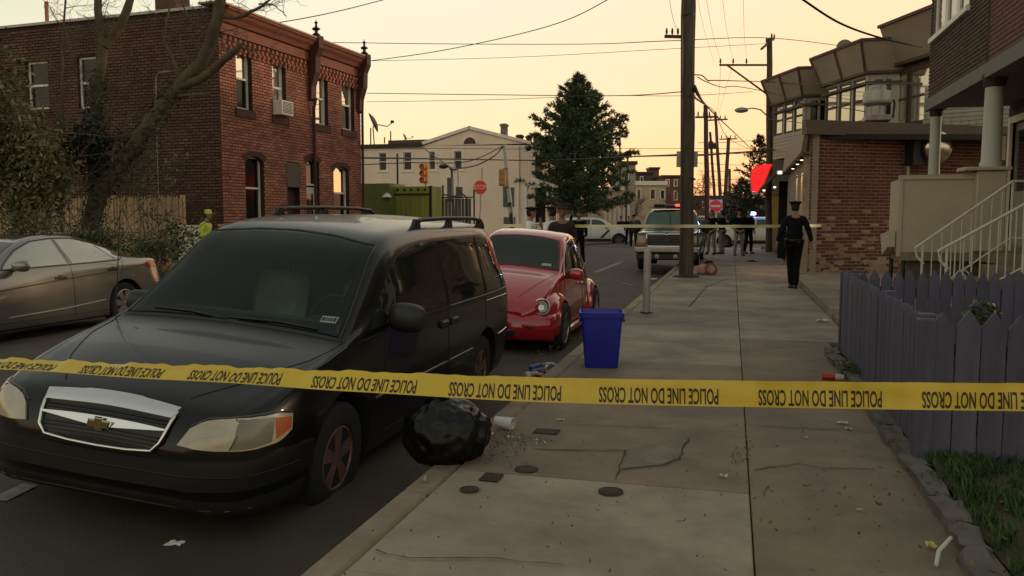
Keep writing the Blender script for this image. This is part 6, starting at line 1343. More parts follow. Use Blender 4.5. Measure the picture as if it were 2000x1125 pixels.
for sg in (-1, 1):
    for x, rx, rz in ((.80, .66, .46), (3.30, .66, .46)): f_ = fender(x, rx, rz, sg); 
    for x in (.80, 3.30): bee.wheel(x, sg, .325, .325, .19, .21, y=.84, spokes=5)
    # headlight set into the fender
    fb = BVHTree.FromObject(f_, bpy.context.evaluated_depsgraph_get()) if False else None
    hx, hy, hz = .245, sg*.60, .635; n_ = Vector((-.86, sg*.16, .48)).normalized(); Q = n_.to_track_quat('Z', 'Y').to_matrix().to_4x4(); Q.translation = Vector((hx, hy, hz))
    q = MB(); q.T = Q; q.lathe([(.118, -.10), (.118, .012), (.108, .022), (.098, .018), (.098, .0)], 30); hd = q.build('headlight', mat('headlight_ring', (.45,.42,.38), .15, metal=.7), bee.root, smooth=35)
    q = MB(); q.T = Q; q.lathe([(.097, .006), (.08, .018), (.04, .027), (.001, .03)], 30); q.build('lens', mat('lens_bright', (.22,.22,.18), .06, coat=1, metal=.35), hd, smooth=True)
    q = MB(); q.T = Q @ Matrix.Translation((0, -.02, 0)); q.lathe([(.045, .02), (.04, .035), (.001, .036)], 18); q.build('bulb_bowl', chrome, hd)
    bee.patch('side_window', interp([(1.22, .985), (1.7, .985), (2.35, .985)]), interp([(1.28, 1.05), (1.45, 1.22), (1.68, 1.385), (2.0, 1.435), (2.33, 1.425)]), glass_dark, sg=sg, nu=18)
    bee.patch('side_window', [(2.41, .985), (2.95, .985)], interp([(2.39, 1.42), (2.65, 1.35), (2.92, 1.09)]), glass_dark, sg=sg)
    bee.line('window_trim', [(1.20, .975), (1.26, 1.05), (1.43, 1.235), (1.66, 1.405), (2.0, 1.455), (2.37, 1.44), (2.68, 1.37), (2.98, 1.06), (3.0, .97)], chrome if sg < 0 else plast, sg=sg, r=.008, off=.004)
    for a in ([(1.10, .3), (1.12, .7), (1.18, .96)], [(2.38, .3), (2.39, .96), (2.37, 1.38)], [(1.1, .3), (2.35, .3)]): bee.line('door_seam', a, seam_m, sg=sg, r=.004)
    bee.mirror(1.36, sg, 1.0, rpaint, .10, .13, .20, y=.68)
    q = MB(); q.bbox((2.10, sg*.752-.02, .80), (2.26, sg*.752+.02, .83), .008); q.build('door_handle', rpaint, bee.root)
    q = MB(); q.tube([(1.15, sg*.78, .24), (2.9, sg*.78, .24)], .05, 8); q.build('running_board', rpaint, bee.root)
    bee.line('bonnet_seam', [(.25, sg*.30), (.5, sg*.42), (.85, sg*.56), (1.03, sg*.60)], seam_m, 'top', r=.004)
bee.patch('windscreen', interp([(-.60, 1.055), (0, 1.085), (.60, 1.055)]), interp([(-.485, 1.42), (-.25, 1.452), (0, 1.462), (.25, 1.452), (.485, 1.42)]), glass_ws, 'front', nu=22, nv=12)
bee.line('windscreen_seal', [(-.615, 1.045), (-.495, 1.43), (-.25, 1.464), (0, 1.474), (.25, 1.464), (.495, 1.43), (.615, 1.045), (0, 1.075), (-.615, 1.045)], plast, 'front', r=.008)
bee.patch('sticker', [(-.36, 1.09), (-.50, 1.09)], [(-.36, 1.12), (-.49, 1.12)], MATS['sticker_white'], 'front', off=.01, nu=3, nv=2, skirt=.002)
q = MB(); fr = [(-.02, .40, .30), (.02, .55, .32)]
q.add([], []); P = []
for i in range(25):
    a = -1+2*i/24; y = a*.78; x = .02 + .30*abs(a)**2.4; P.append([(x+.0, y, .22), (x-.05, y, .27), (x-.065, y, .36), (x-.055, y, .47), (x+.01, y, .52), (x+.12, y, .54)])
q.grid(P); bu = q.build('bumper', rpaint, bee.root, smooth=True); md = bu.modifiers.new('t', 'SOLIDIFY'); md.thickness = .05; md.offset = 0
q = MB(); q.bbox((-.07, -.35, .27), (-.02, .35, .36), .02); q.build('air_intake', plast, bu)
for sg in (-1, 1): q = MB(); q.bbox((.0, sg*.50-.09, .395), (.05, sg*.50+.09, .435), .01); q.build('indicator', mat('indicator', (.30,.07,.045), .3, coat=.5), bu)
bee.patch('rear_window', [(-.42, 1.02), (.42, 1.02)], [(-.40, 1.26), (.40, 1.26)], glass_dark, 'rear')

# ---- silver sedan on the far side
spaint = mat('paint_silver', (.215,.19,.165), .20, metal=.55, coat=.9)
ST = [(0.00,.34,.55,.48,.50,.58,.40,.60,.61), (0.10,.24,.74,.48,.70,.66,.56,.70,.72), (0.40,.20,.86,.50,.80,.74,.66,.80,.83), (0.9,.18,.895,.52,.84,.83,.70,.90,.93), (1.25,.18,.90,.55,.85,.88,.70,.96,.985),
      (1.7,.18,.90,.56,.855,.90,.63,1.17,1.20), (2.1,.18,.90,.56,.86,.915,.57,1.335,1.37), (2.5,.18,.90,.57,.86,.93,.545,1.38,1.425), (2.95,.18,.90,.58,.86,.945,.54,1.37,1.415), (3.4,.18,.90,.58,.86,.955,.55,1.27,1.31),
      (3.85,.19,.895,.58,.85,.965,.60,1.09,1.12), (4.2,.21,.88,.58,.83,.96,.64,1.01,1.035), (4.42,.26,.84,.58,.78,.93,.62,.985,1.0), (4.54,.32,.78,.58,.72,.80,.56,.84,.86), (4.57,.38,.70,.58,.66,.70,.5,.74,.75)]
sed = Car('parked_car', 'silver grey sedan parked across the street, partly hidden by the van bonnet', 'car', ST, spaint, SED_LOC, (R(SED_ROLL), 0, R(90+SED_YAW)))
sed.cut([(.90, .33), (3.60, .33)], .375)
glass_bright = mat('glass_skylit', (.42,.42,.36), .05, metal=.7)
for sg in (-1, 1):
    for x in (.90, 3.60): sed.wheel(x, sg, .325, .325, .2, .22, spokes=7)
    sed.patch('side_window', interp([(1.50, .965), (2.0, .975), (2.52, .985)]), interp([(1.62, 1.05), (1.85, 1.19), (2.15, 1.30), (2.51, 1.335)]), glass_bright, sg=sg, nu=18)
    sed.patch('side_window', interp([(2.62, .985), (3.1, .995), (3.43, 1.01)]), interp([(2.58, 1.335), (2.9, 1.33), (3.25, 1.25)]), glass_bright, sg=sg)
    sed.patch('side_window', interp([(3.47, 1.01), (3.62, 1.05)]), interp([(3.29, 1.235), (3.72, 1.10)]), glass_bright, sg=sg, nu=6)
    sed.line('window_trim', [(1.46, .955), (2.0, .963), (2.55, .972), (3.1, .982), (3.55, .995), (3.76, 1.09), (3.62, 1.15), (3.28, 1.27), (2.9, 1.352), (2.55, 1.356), (2.15, 1.322), (1.84, 1.21), (1.6, 1.06), (1.46, .955)], plast, sg=sg, r=.007, off=.003)
    for a in ([(1.30, .3), (1.28, .6), (1.36, .92)], [(2.56, .26), (2.57, .96), (2.55, 1.34)], [(3.52, .75), (3.60, .98)], [(3.25, .30), (3.35, .60), (3.52, .76)], [(1.3, .27), (3.25, .27)]): sed.line('door_seam', a, seam_m, sg=sg, r=.004)
    sed.line('body_crease', [(.9, .66), (1.8, .73), (2.8, .80), (4.0, .88)], mat('crease_shade', (.05,.042,.035), .5), sg=sg, r=.009, off=-.004)  # dark line along the crease, its shade put into the colour
    sed.line('sill_crease', [(1.45, .34), (2.4, .37), (3.15, .42)], mat('crease_highlight', (.30,.27,.23), .3), sg=sg, r=.012, off=-.003)  # pale line along the sill, a highlight put into the colour
    for x, z in ((2.35, .80), (3.35, .865)):
        h = sed.hit(x, z, 'side', sg); q = MB(); y_ = h[0].y; q.bbox((x-.10, y_-.015, z-.016), (x+.10, y_+.015+sg*.02, z+.016), .01); q.build('door_handle', plast, sed.root)
        q = MB(); q.lathe([(.05, y_+sg*.004), (.001, y_+sg*.005)], 14, (x, 0, z-.01), 'y'); q.build('handle_cup', MATS['crease_shade'], sed.root)  # flat dark disc: the shade of the handle recess as colour
    sed.mirror(1.62, sg, 1.00, spaint, .10, .13, .22, y=.84)
    sed.patch('tail_light', interp([(4.18, .84), (4.40, .85)]), interp([(4.02, .90), (4.25, .965), (4.42, .95)]), lens_r, sg=sg, nu=8, off=.008)
sed.patch('windscreen', [(-.68, .99), (0, 1.01), (.68, .99)], [(-.52, 1.31), (0, 1.345), (.52, 1.31)], glass_ws, 'front', nu=16)
sed.patch('rear_window', [(-.6, 1.06), (.6, 1.06)], [(-.5, 1.32), (.5, 1.32)], glass_dark, 'rear')

# ---- dark pickup with a light bar
tpaint = mat('paint_truck', (.022,.028,.022), .2, coat=.7)
TT = [(0.0,.55,.80,.72,.78,.98,.74,1.12,1.13), (0.06,.50,.93,.75,.90,1.05,.84,1.19,1.215), (.5,.48,.98,.8,.93,1.12,.86,1.24,1.27), (1.25,.45,.99,.85,.94,1.18,.84,1.29,1.33), (1.6,.45,.99,.85,.94,1.2,.80,1.55,1.60), (1.9,.45,.99,.85,.94,1.22,.74,1.82,1.87),
      (2.3,.45,.99,.85,.94,1.23,.72,1.90,1.95), (3.0,.45,.99,.85,.94,1.23,.71,1.90,1.95), (3.35,.45,.99,.85,.94,1.23,.72,1.84,1.9), (3.42,.45,.99,.85,.95,1.2,.86,1.22,1.23), (5.7,.45,.99,.85,.95,1.2,.86,1.22,1.23), (5.8,.5,.95,.85,.93,1.1,.8,1.18,1.19)]
trk = Car('pickup_truck', 'dark pickup truck with chrome bumper and a red lit roof bar behind the big pole', 'truck', TT, tpaint, TRK_LOC, (0, 0, R(90)))
trk.cut([(.95, .42), (4.6, .42)], .50)
for sg in (-1, 1):
    for x in (.95, 4.6): trk.wheel(x, sg, .42, .42, .27, .23)
    trk.patch('side_window', [(1.65, 1.28), (2.45, 1.28)], [(1.98, 1.74), (2.42, 1.80)], glass_dark, sg=sg); trk.patch('side_window', [(2.52, 1.28), (3.2, 1.28)], [(2.5, 1.8), (3.2, 1.76)], glass_dark, sg=sg)
    for a in ([(1.5, .6), (1.55, 1.25)], [(2.48, .6), (2.48, 1.25)], [(3.3, .6), (3.3, 1.2)]): trk.line('door_seam', a, seam_m, sg=sg, r=.006)
    trk.mirror(1.75, sg, 1.38, plast, .14, .36, .24, y=.96)
    trk.patch('headlight', [(sg*.64, .88), (sg*.90, .88)], [(sg*.64, 1.09), (sg*.88, 1.11)], lens_c, 'front', off=.02, nu=6); trk.patch('indicator', [(sg*.64, .80), (sg*.90, .80)], [(sg*.64, .865), (sg*.90, .865)], lens_a, 'front', off=.02, nu=4)
trk.patch('windscreen', [(-.76, 1.36), (0, 1.38), (.76, 1.36)], [(-.64, 1.80), (0, 1.83), (.64, 1.80)], mat('windscreen_green', (.05,.09,.06), .06, coat=.5), 'front', nu=14)
tg = trk.patch('grille', [(-.58, .78), (.58, .78)], [(-.60, 1.13), (.60, 1.13)], gm, 'front', off=.03)
for z in (.86, .94, 1.02): trk.line('grille_bar', [(-.5, z), (.5, z)], MATS['trim_dull'], 'front', r=.014, off=.045, parent=tg)
for a in ([(-.60, .78), (.60, .78)], [(-.61, 1.13), (.61, 1.13)], [(-.60, .78), (-.61, 1.13)], [(.60, .78), (.61, 1.13)]): trk.line('chrome_edge', a, chrome, 'front', r=.026, off=.04, parent=tg)
q = MB(); q.lathe([(.11, -.01), (.10, -.02), (.001, -.022)], 20, (0, 0, 0), 'x'); o = q.build('oval_emblem', mat('emblem_blue', (.04,.05,.09), .3), tg); o.location = (-.055, 0, .95); o.scale = (1, 1, .42)
q = MB(); q.bbox((-.20, -.98, .58), (.08, .98, .76), .04); cb_ = q.build('bumper', mat('chrome_dull', (.5,.47,.43), .22, metal=.9), trk.root)
q = MB(); q.bbox((-.14, -.92, .36), (.1, .92, .575), .03); q.build('valance', plast, trk.root)
for sg in (-1, 1): q = MB(); q.lathe([(.07, -.16), (.001, -.17)], 14, (0, sg*.28, .47), 'x'); q.build('tow_hook', galv, trk.root)
lb = MB(); lb.bbox((2.0, -.62, 1.985), (2.3, .62, 2.03), .02); lbo = lb.build('light_bar', plast, trk.root)
redlamp = mat('beacon_red', (.8,.05,.04), .3, emit=(1,.08,.05), es=2.2)
for i, (a, b, m_) in enumerate(((-.60, -.36, redlamp), (-.34, -.10, redlamp), (-.08, .2, mat('beacon_dim', (.12,.10,.14), .3)), (.22, .6, plast))): q = MB(); q.bbox((1.99, a, 2.032), (2.29, b, 2.11), .025); q.build('beacon', m_, lbo)

# ---- white police SUV in the crossing
wpaint = mat('paint_white', (.52,.50,.44), .25, coat=.6)
UT = [(0.0,.42,.6,.6,.55,.75,.45,.8,.81), (.1,.32,.84,.62,.80,.88,.66,.94,.96), (.5,.26,.95,.65,.90,.98,.76,1.06,1.09), (1.1,.25,.98,.68,.93,1.05,.8,1.14,1.17), (1.45,.25,.98,.68,.93,1.08,.76,1.30,1.33), (1.95,.25,.98,.7,.93,1.1,.68,1.60,1.64), (2.5,.25,.98,.7,.93,1.12,.66,1.70,1.75),
      (3.6,.25,.98,.7,.93,1.14,.65,1.69,1.74), (4.4,.27,.97,.7,.92,1.15,.63,1.62,1.67), (4.8,.32,.94,.7,.88,1.1,.62,1.35,1.4), (4.98,.4,.88,.7,.82,.98,.64,1.05,1.08), (5.0,.45,.82,.7,.76,.9,.6,.95,.96)]
def suv(label, loc, rz, sgv, stripe=True):
    c = Car('police_suv', label, 'police car', UT, wpaint, loc, (0, 0, rz), step=.14); c.cut([(.95, .36), (3.85, .36)], .43)
    for sg in (-1, 1):
        for x in (.95, 3.85): c.wheel(x, sg, .36, .36, .24, .22, rimm=MATS['cabinet_grey'])
        c.patch('side_window', [(1.62, 1.16), (2.6, 1.17)], interp([(1.85, 1.42), (2.1, 1.55), (2.58, 1.60)]), glass_dark, sg=sg); c.patch('side_window', [(2.68, 1.17), (3.55, 1.18)], [(2.66, 1.60), (3.52, 1.58)], glass_dark, sg=sg); c.patch('side_window', [(3.63, 1.18), (4.5, 1.20)], [(3.6, 1.57), (4.35, 1.50)], glass_dark, sg=sg)
        for a in ([(1.5, .4), (1.55, 1.12)], [(2.64, .4), (2.64, 1.14)], [(3.6, .5), (3.6, 1.14)]): c.line('door_seam', a, seam_m, sg=sg, r=.006)
        c.patch('sill_panel', [(1.4, .28), (3.4, .28)], [(1.4, .46), (3.4, .46)], plast, sg=sg, off=.008)
        c.patch('door_stripe', [(1.9, .50), (2.1, .50)], [(1.45, .98), (1.62, .98)], plast, sg=sg, off=.007, nu=3) if stripe else None
        c.mirror(1.72, sg, 1.16, plast, .1, .16, .22); c.patch('tail_light', [(4.7, .9), (4.92, .9)], [(4.6, 1.12), (4.88, 1.1)], mat('tail_lit', (.6,.05,.03), .3, emit=(1, .12, .05), es=2.0), sg=sg, nu=4)
        c.patch('headlight', [(sg*.55, .78), (sg*.78, .80)], [(sg*.55, .90), (sg*.78, .90)], mat('lamp_front', (.8,.75,.6), .3, emit=(1,.9,.75), es=1.2), 'front', nu=4)
    c.patch('windscreen', [(-.72, 1.16), (.72, 1.16)], [(-.6, 1.57), (.6, 1.57)], glass_ws, 'front')
    q = MB(); q.bbox((2.2, -.55, 1.76), (2.45, .55, 1.86), .03); l_ = q.build('light_bar', mat('bar_pale', (.35,.36,.38), .3), c.root); return c, l_
p = dep(1238, 430, 50); s1, _ = suv('white police utility vehicle crossing the junction, facing toward the pickup truck', (p.x, p.y, -.19), R(180+11), 1)
p = dep(1028, 440, 50); 
wc = Car('police_car', 'white patrol car mostly hidden behind the two white shirted officers', 'police car', ST, wpaint, (p.x+3.2, p.y+1.0, -.19), (0, 0, R(183)), step=.14); wc.cut([(.9, .33), (3.6, .33)], .37)
for sg in (-1, 1):
    for x in (.9, 3.6): wc.wheel(x, sg, .325, .325, .2, .2)
    wc.patch('side_window', [(1.50, .965), (2.52, .985)], interp([(1.62, 1.05), (2.0, 1.25), (2.51, 1.335)]), glass_dark, sg=sg); wc.patch('side_window', [(2.62, .985), (3.43, 1.01)], [(2.58, 1.335), (3.25, 1.25)], glass_dark, sg=sg)
wc.patch('windscreen', [(-.68, .99), (.68, .99)], [(-.52, 1.31), (.52, 1.31)], glass_ws, 'front', nu=8)
p = dep(1468, 430, 46); s2, lb2 = suv('white police vehicle with flashing blue and red lights behind the standing officers', (p.x-2.28, p.y+.32, -.19), R(-8), 1, False)
blu = mat('beacon_blue', (.1,.2,.9), .3, emit=(.02,.08,1.), es=9); redb = mat('beacon_redhot', (.9,.1,.2), .3, emit=(1,.03,.12), es=5); blw = mat('beacon_core', (.4,.7,1), .3, emit=(.06,.30,1.), es=14)
q = MB(); q.bbox((2.15, -.55, 1.865), (2.50, -.1, 2.03), .03); q.build('blue_beacon', blw, lb2); q = MB(); q.bbox((2.18, -.08, 1.865), (2.47, .16, 1.95), .03); q.build('blue_beacon', blu, lb2); q = MB(); q.bbox((2.15, .18, 1.865), (2.50, .55, 2.0), .03); q.build('red_beacon', redb, lb2)
l = bpy.data.lights.new('beacon_glow', 'POINT'); l.energy = 160; l.color = (.12, .3, 1); l.shadow_soft_size = .2; lo = bpy.data.objects.new('beacon_glow', l); COL.objects.link(lo); lo.parent = s2.root; lo.location = (2.3, -.3, 2.25)
# far traffic waiting down the street, headlights on
p = dep(1368, 430, 66); fc_ = Car('waiting_car', 'distant dark car with bright headlights down the street by the big pole', 'car', UT, tpaint, (p.x, p.y, -.19), (0, 0, R(90)), step=.2); fc_.cut([(.95, .36), (3.85, .36)], .43)
for sg in (-1, 1):
    for x in (.95, 3.85): fc_.wheel(x, sg, .36, .36, .24, .22)
    fc_.patch('headlight', [(sg*.50, .80), (sg*.76, .80)], [(sg*.50, .98), (sg*.76, .98)], mat('headlamp_on', (1,.9,.7), .3, emit=(1,.82,.6), es=10), 'front', nu=4, off=.03)
fc_.patch('windscreen', [(-.72, 1.16), (.72, 1.16)], [(-.6, 1.57), (.6, 1.57)], glass_ws, 'front')
q = MB(); q.bbox((2.2, -.55, 1.76), (2.5, .55, 1.9), .03); q.build('roof_box', white_trim, fc_.root)
# ------------------------------------------------------------------ trees and undergrowth
bark = mat('bark', (.075,.055,.038), .95, noise=.4, scale=5, bump=.8, bscale=14, col2=(.11,.09,.05)); twig_m = mat('twig', (.10,.075,.055), .9, noise=.2, scale=5)
def twigs(mb, p, d, r, L_, depth, rr, curl=.35, n=5, gn=3):
    P = [p.copy()]; v = d.normalized(); q = p.copy()
    for i in range(n):
        v = (v + Vector((rr.gauss(0, curl), rr.gauss(0, curl), rr.gauss(.03, curl)))*.45).normalized(); q = q + v*(L_/n); P.append(q.copy())
    mb.tube(P, [max(.0022, r*(1-.8*i/n)) for i in range(n+1)], 4 if r < .02 else 7, cap=False)
    if depth > 0:
        for i in range(1, n+1):
            for k in range(rr.choice((1, 1, 2)) if i < n else gn):
                w = (v*.6 + Vector((rr.gauss(0, .7), rr.gauss(0, .7), rr.gauss(.15, .6)))).normalized()
                twigs(mb, P[i], w, r*.5, L_*rr.uniform(.4, .62), depth-1, rr, curl, max(3, n-1), gn-1 if gn > 1 else 1)
rt = random.Random(41); TD = 17.75
tr = thing('bare_tree', 'old leaning bare tree with ivy on its trunk before the brick side wall', 'tree', dep(190, 400, TD))
L_ = Vector(tr.location)
def limb(mb, pts, r0, r1, d=TD):
    W = [dep(x, y, d+dz) for x, y, dz in pts]; P = []
    for i in range(len(W)-1):
        for k in range(5): P.append(catmull(W[max(i-1, 0)], W[i], W[i+1], W[min(i+2, len(W)-1)], k/5) - L_)
    P.append(W[-1]-L_); n = len(P); mb.tube([p + Vector((rt.gauss(0, .012), rt.gauss(0, .012), 0)) for p in P], [(r0+(r1-r0)*i/(n-1))*rt.uniform(.92, 1.08) for i in range(n)], 12); return P
q = MB(); A_ = limb(q, [(170, 470, 0), (195, 380, 0), (225, 335, 0), (265, 280, 0), (320, 205, 0), (352, 168, 0), (392, 122, -.2), (418, 60, -.4), (430, 0, -.5), (434, -60, -.6)], .19, .10); q.build('trunk', bark, tr, smooth=60)
q = MB(); B_ = limb(q, [(180, 470, .1), (184, 330, .1), (182, 250, .1), (190, 170, .1), (203, 95, .0), (192, 20, 0), (185, -50, 0)], .14, .07); q.build('trunk', bark, tr, smooth=60)
LB = []
for pts, a, b in (([(350, 170, 0), (395, 152, -.2), (432, 122, -.4), (462, 96, -.6), (470, 88, -.6)], .10, .06), ([(204, 92, 0), (228, 60, 0), (245, 28, 0), (264, -30, 0)], .10, .08), ([(425, 30, -.4), (462, 34, -.6), (492, 22, -.8), (520, 6, -.9), (545, -14, -.9)], .05, .015), ([(350, 176, 0), (345, 130, 0), (322, 80, .1), (330, 20, .1), (345, -10, .1)], .04, .012),
                 ([(340, 190, 0), (372, 186, -.2), (408, 184, -.3)], .035, .02), ([(505, 8, -.9), (535, 10, -.9), (560, 32, -.9)], .018, .007), ([(468, 92, -.6), (500, 98, -.7), (540, 100, -.7)], .02, .005), ([(120, 460, -.3), (122, 200, -.3), (125, 60, -.3), (128, -30, -.3)], .035, .018), ([(415, 70, -.4), (372, 40, -.3), (350, -10, -.3)], .03, .01), ([(190, 320, 0), (215, 200, -.1), (240, 150, -.1)], .02, .008)):
    q = MB(); P = limb(q, pts, a, b); LB.append(P); q.build('branch', bark, tr, smooth=60)
q = MB()
for P, n, l, r in ((A_[20:], 16, .7, .013), (B_[8:], 14, .8, .013), (LB[0], 8, .5, .01), (LB[1], 8, .6, .012), (LB[2], 9, .5, .008), (LB[3], 8, .5, .008), (LB[4], 3, .3, .008), (LB[7], 26, .75, .009), (LB[8], 8, .5, .008), (LB[6], 3, .4, .006), (LB[9], 6, .5, .008)):
    for k in range(n):
        p = P[rt.randrange(len(P))]; twigs(q, p, Vector((rt.gauss(0, 1), rt.gauss(0, .4), rt.uniform(-.1, 1.3))), r, l*rt.uniform(.6, 1.3), 2, rt, .35, 4, 2)
q.build('twigs', twig_m, tr)['kind'] = 'stuff'
q = MB()
for P, i0, i1, n, rad in ((A_, 2, 24, 2200, .27), (B_, 2, 16, 1500, .24)):
    for k in range(n): p = P[rt.randint(i0, min(i1, len(P)-1))]; leaves(q, p, (rad, rad, rad), 1, .04, rt.randrange(10**6))
q.build('ivy', leaf_d, tr)
def bush(name, label, px, py, d, rx, ry, rz, n, size, m, seed, stems=6, cat='bush'):
    c = dep(px, py, d); o = thing(name, label, cat, (c.x, c.y, 0)); r_ = random.Random(seed); q = MB()
    for k in range(stems): twigs(q, Vector((r_.uniform(-.3, .3)*rx, r_.uniform(-.3, .3)*ry, -.1)), Vector((r_.gauss(0, .3), r_.gauss(0, .3), 1)), .015, c.z+rz*.7, 1, r_, .25, 6, 2)
    q.build('stems', twig_m, o); q = MB()
    cl = [(Vector((r_.gauss(0, .5)*rx, r_.gauss(0, .5)*ry, c.z+r_.gauss(0, .45)*rz)), r_.uniform(.25, .5)) for k in range(26)]
    for k in range(n):
        cc, s = cl[r_.randrange(26)]; p = cc + Vector((r_.gauss(0, s*rx*.55), r_.gauss(0, s*ry*.6), r_.gauss(0, s*rz*.6)))
        if p.z < 0: p.z = r_.uniform(0, .3)
        leaves(q, p, (.02, .02, .02), 1, size*r_.uniform(.6, 1.5), r_.randrange(10**7))
    q.build('foliage', m, o); return o
bush('big_bush', 'tall shaggy olive green bush filling the far end of the stockade fence', 20, 320, 16.4, 1.1, .5, 1.4, 12000, .05, leaf_y, 51)
bush('climbing_shrub', 'dark green shrub tangled round the tree foot above the fence', 170, 288, 17.5, .6, .3, .7, 2600, .045, leaf_d, 52)
bush('sparse_shrub', 'sparse yellowing shrub between the leaning trunk and the brick wall', 285, 320, 17.9, .75, .3, .95, 1100, .035, leaf_y, 53)
bush('fence_shrub', 'leafy weed growing over the chain link rail behind the sedan', 165, 470, 15.6, .5, .3, .35, 1300, .03, leaf_g, 54)
bush('fence_shrub', 'dense green weeds behind the chain link post near the white box', 300, 478, 15.9, .9, .35, .45, 2600, .03, leaf_g, 55)
bush('fence_shrub', 'low weeds spilling along the chain link rail above the sedan roof', 60, 455, 15.0, .9, .3, .5, 1500, .03, leaf_y, 56)
q = MB(); r_ = random.Random(61)
for k in range(4200):
    x, y = r_.uniform(-21, -12.8), r_.uniform(9, 17.2); 
    leaves(q, (x, y, r_.uniform(-.05, .40)**1.0), (.02, .02, .02), 1, .05, r_.randrange(10**7))
for k in range(900): blades(q, r_.uniform(-20, -12.85), r_.uniform(8, 17), -.05, 4, .35, .15, k)
tag(q.build('undergrowth', leaf_g, fix=False), 'tangled green undergrowth inside the chain link fence', 'undergrowth', kind='stuff')
# conifers
needle = mat('needles', (.075,.115,.05), .7, noise=.5, scale=1.2, rand=.5)
def conifer(name, label, px, pytop, d, prof, seed, nl=150, m=needle, base=0., den=1.0):
    r_ = random.Random(seed); b = dep(px, 430, d); top = dep(px, pytop, d).z; o = thing(name, label, 'tree', (b.x, b.y, base)); H_ = top-base
    q = MB(); q.tube([(0.04*math.sin(i), 0, H_*i/10) for i in range(11)], [.22*(1-i/10.5) for i in range(11)], 8); q.build('trunk', bark, o)
    q = MB(); lm = MB()
    for i in range(nl):
        t = (i+.5)/nl; h = H_*(prof[0] + (1-prof[0])*t**.92); a = i*2.39996+r_.uniform(-.4, .4); w = lerp_tab(prof[1], h/H_)*r_.choice((1, .95, .8, .6, 1.12)); el = R(r_.uniform(8, 30)+18*t)
        dirn = Vector((math.cos(a), math.sin(a), 0)); P = []
        for k in range(7): s = k/6; P.append(Vector((0, 0, h)) + dirn*w*s + Vector((0, 0, w*(math.tan(el)*s*.55 + .12*s*s))))
        lm.tube(P, [.05*(1-s/7)*max(.3, w/3.5) for s in range(7)], 4, cap=False)
        nc = max(5, int(w*6.5*den))
        for k in range(nc):
            s = .18 + .82*(k+r_.random())/nc; c = P[0].lerp(P[6], s); c.z = P[min(6, int(s*6))].z; side = Vector((-dirn.y, dirn.x, 0)); c += side*r_.gauss(0, .13*w*(1.1-s)+.05) + Vector((0, 0, r_.gauss(0, .08)))
            for z in range(int(11)):
                v = (dirn*.6 + side*r_.gauss(0, .7) + Vector((0, 0, r_.gauss(.35, .5)))).normalized(); u = v.cross(Vector((r_.gauss(0, 1), r_.gauss(0, 1), r_.gauss(0, 1)))).normalized(); l = r_.uniform(.16, .36); e = .032
                q.add([c-u*e, c+u*e, c+v*l+u*e*.4, c+v*l-u*e*.4], [(0, 1, 2, 3)])
    lm.build('limbs', bark, o)['kind'] = 'stuff'; q.build('needles', m, o, fix=False); return o
conifer('pine_tree', 'big shaggy pine with open spreading limbs behind the white patrol vehicle', 1128, 152, 58, (.15, [(0, 3.2), (.15, 3.6), (.3, 4.0), (.45, 3.9), (.55, 3.5), (.66, 3.0), (.75, 2.3), (.85, 1.3), (.93, .7), (1, .12)]), 71, 190, den=2.0)
conifer('dark_conifer', 'dark narrow conifer far down the street behind the red awning', 1480, 268, 78, (.05, [(0, 3.0), (.3, 2.8), (.6, 1.9), (.85, .8), (1, .1)]), 72, 110, m=mat('needles_far', (.018,.03,.018), .8, rand=.4, noise=.3))
conifer('dark_conifer', 'second dark conifer, lower and left of the narrow one', 1447, 352, 84, (.02, [(0, 2.6), (.4, 2.3), (.8, 1.0), (1, .1)]), 73, 60, m=MATS['needles_far'])
def fuzz(name, label, px, pytop, d, w, seed, m=twig_m, n=7):
    r_ = random.Random(seed); b = dep(px, 430, d); H_ = dep(px, pytop, d).z; o = thing(name, label, 'tree', (b.x, b.y, -.1)); q = MB(); q.tube([(0, 0, 0), (0, 0, H_*.3)], [.18, .13], 8); q.build('trunk', bark, o); q = MB()
    for k in range(n): twigs(q, Vector((0, 0, H_*.28)), Vector((r_.gauss(0, .5)*w, r_.gauss(0, .5)*w, 1)), .09, H_*.42, 3, r_, .3, 5, 3)
    q.build('branches', m, o)['kind'] = 'stuff'; return o
fuzz('street_tree', 'hazy bare tree just right of the big pole down the street', 1362, 325, 90, 1.0, 81, n=6)
fuzz('street_tree', 'bare brown tree above the far end of the street by the leaning pole', 1445, 330, 98, 1.0, 82, n=6)
fuzz('street_tree', 'bare treetop rising over the white wing roof', 880, 262, 82, 1.2, 83, n=6)
fuzz('street_tree', 'thin bare tree beside the far yellow house', 1237, 372, 95, .8, 84, n=4)
# ------------------------------------------------------------------ far houses
def far_house(label, x0, y0, x1, y1, d, wm, wins, roofm=dark_iron, roofh=.25, rz=0, dp=9, cat='house'):
    a, b = dep(x0, 430, d), dep(x1, 430, d); zt = dep(x0, y0, d).z; W_ = (b-a).length; o = thing('far_house', label, cat, (a.x, a.y, -.2), math.atan2(b.y-a.y, b.x-a.x)); zb = -.1
    q = MB(); q.box((0, 0, 0), (W_, dp, zt+.2)); q.build('wall', wm, o); q = MB(); q.box((-.15, -.25, zt+.2), (W_+.15, dp, zt+.2+roofh)); q.build('roof', roofm, o)
    for (wx0, wy0, wx1, wy1) in wins:
        u0, u1 = (wx0-x0)/(x1-x0)*W_, (wx1-x0)/(x1-x0)*W_; z1, z0 = dep(x0, wy0, d).z+.2, dep(x0, wy1, d).z+.2
        q = MB(); q.box((u0-.1, -.05, z0-.1), (u1+.1, .0, z1+.1)); f = q.build('window', white_trim, o); q = MB(); q.box((u0, -.07, z0), (u1, -.052, z1)); q.build('pane', glass_dark, f)
    return o
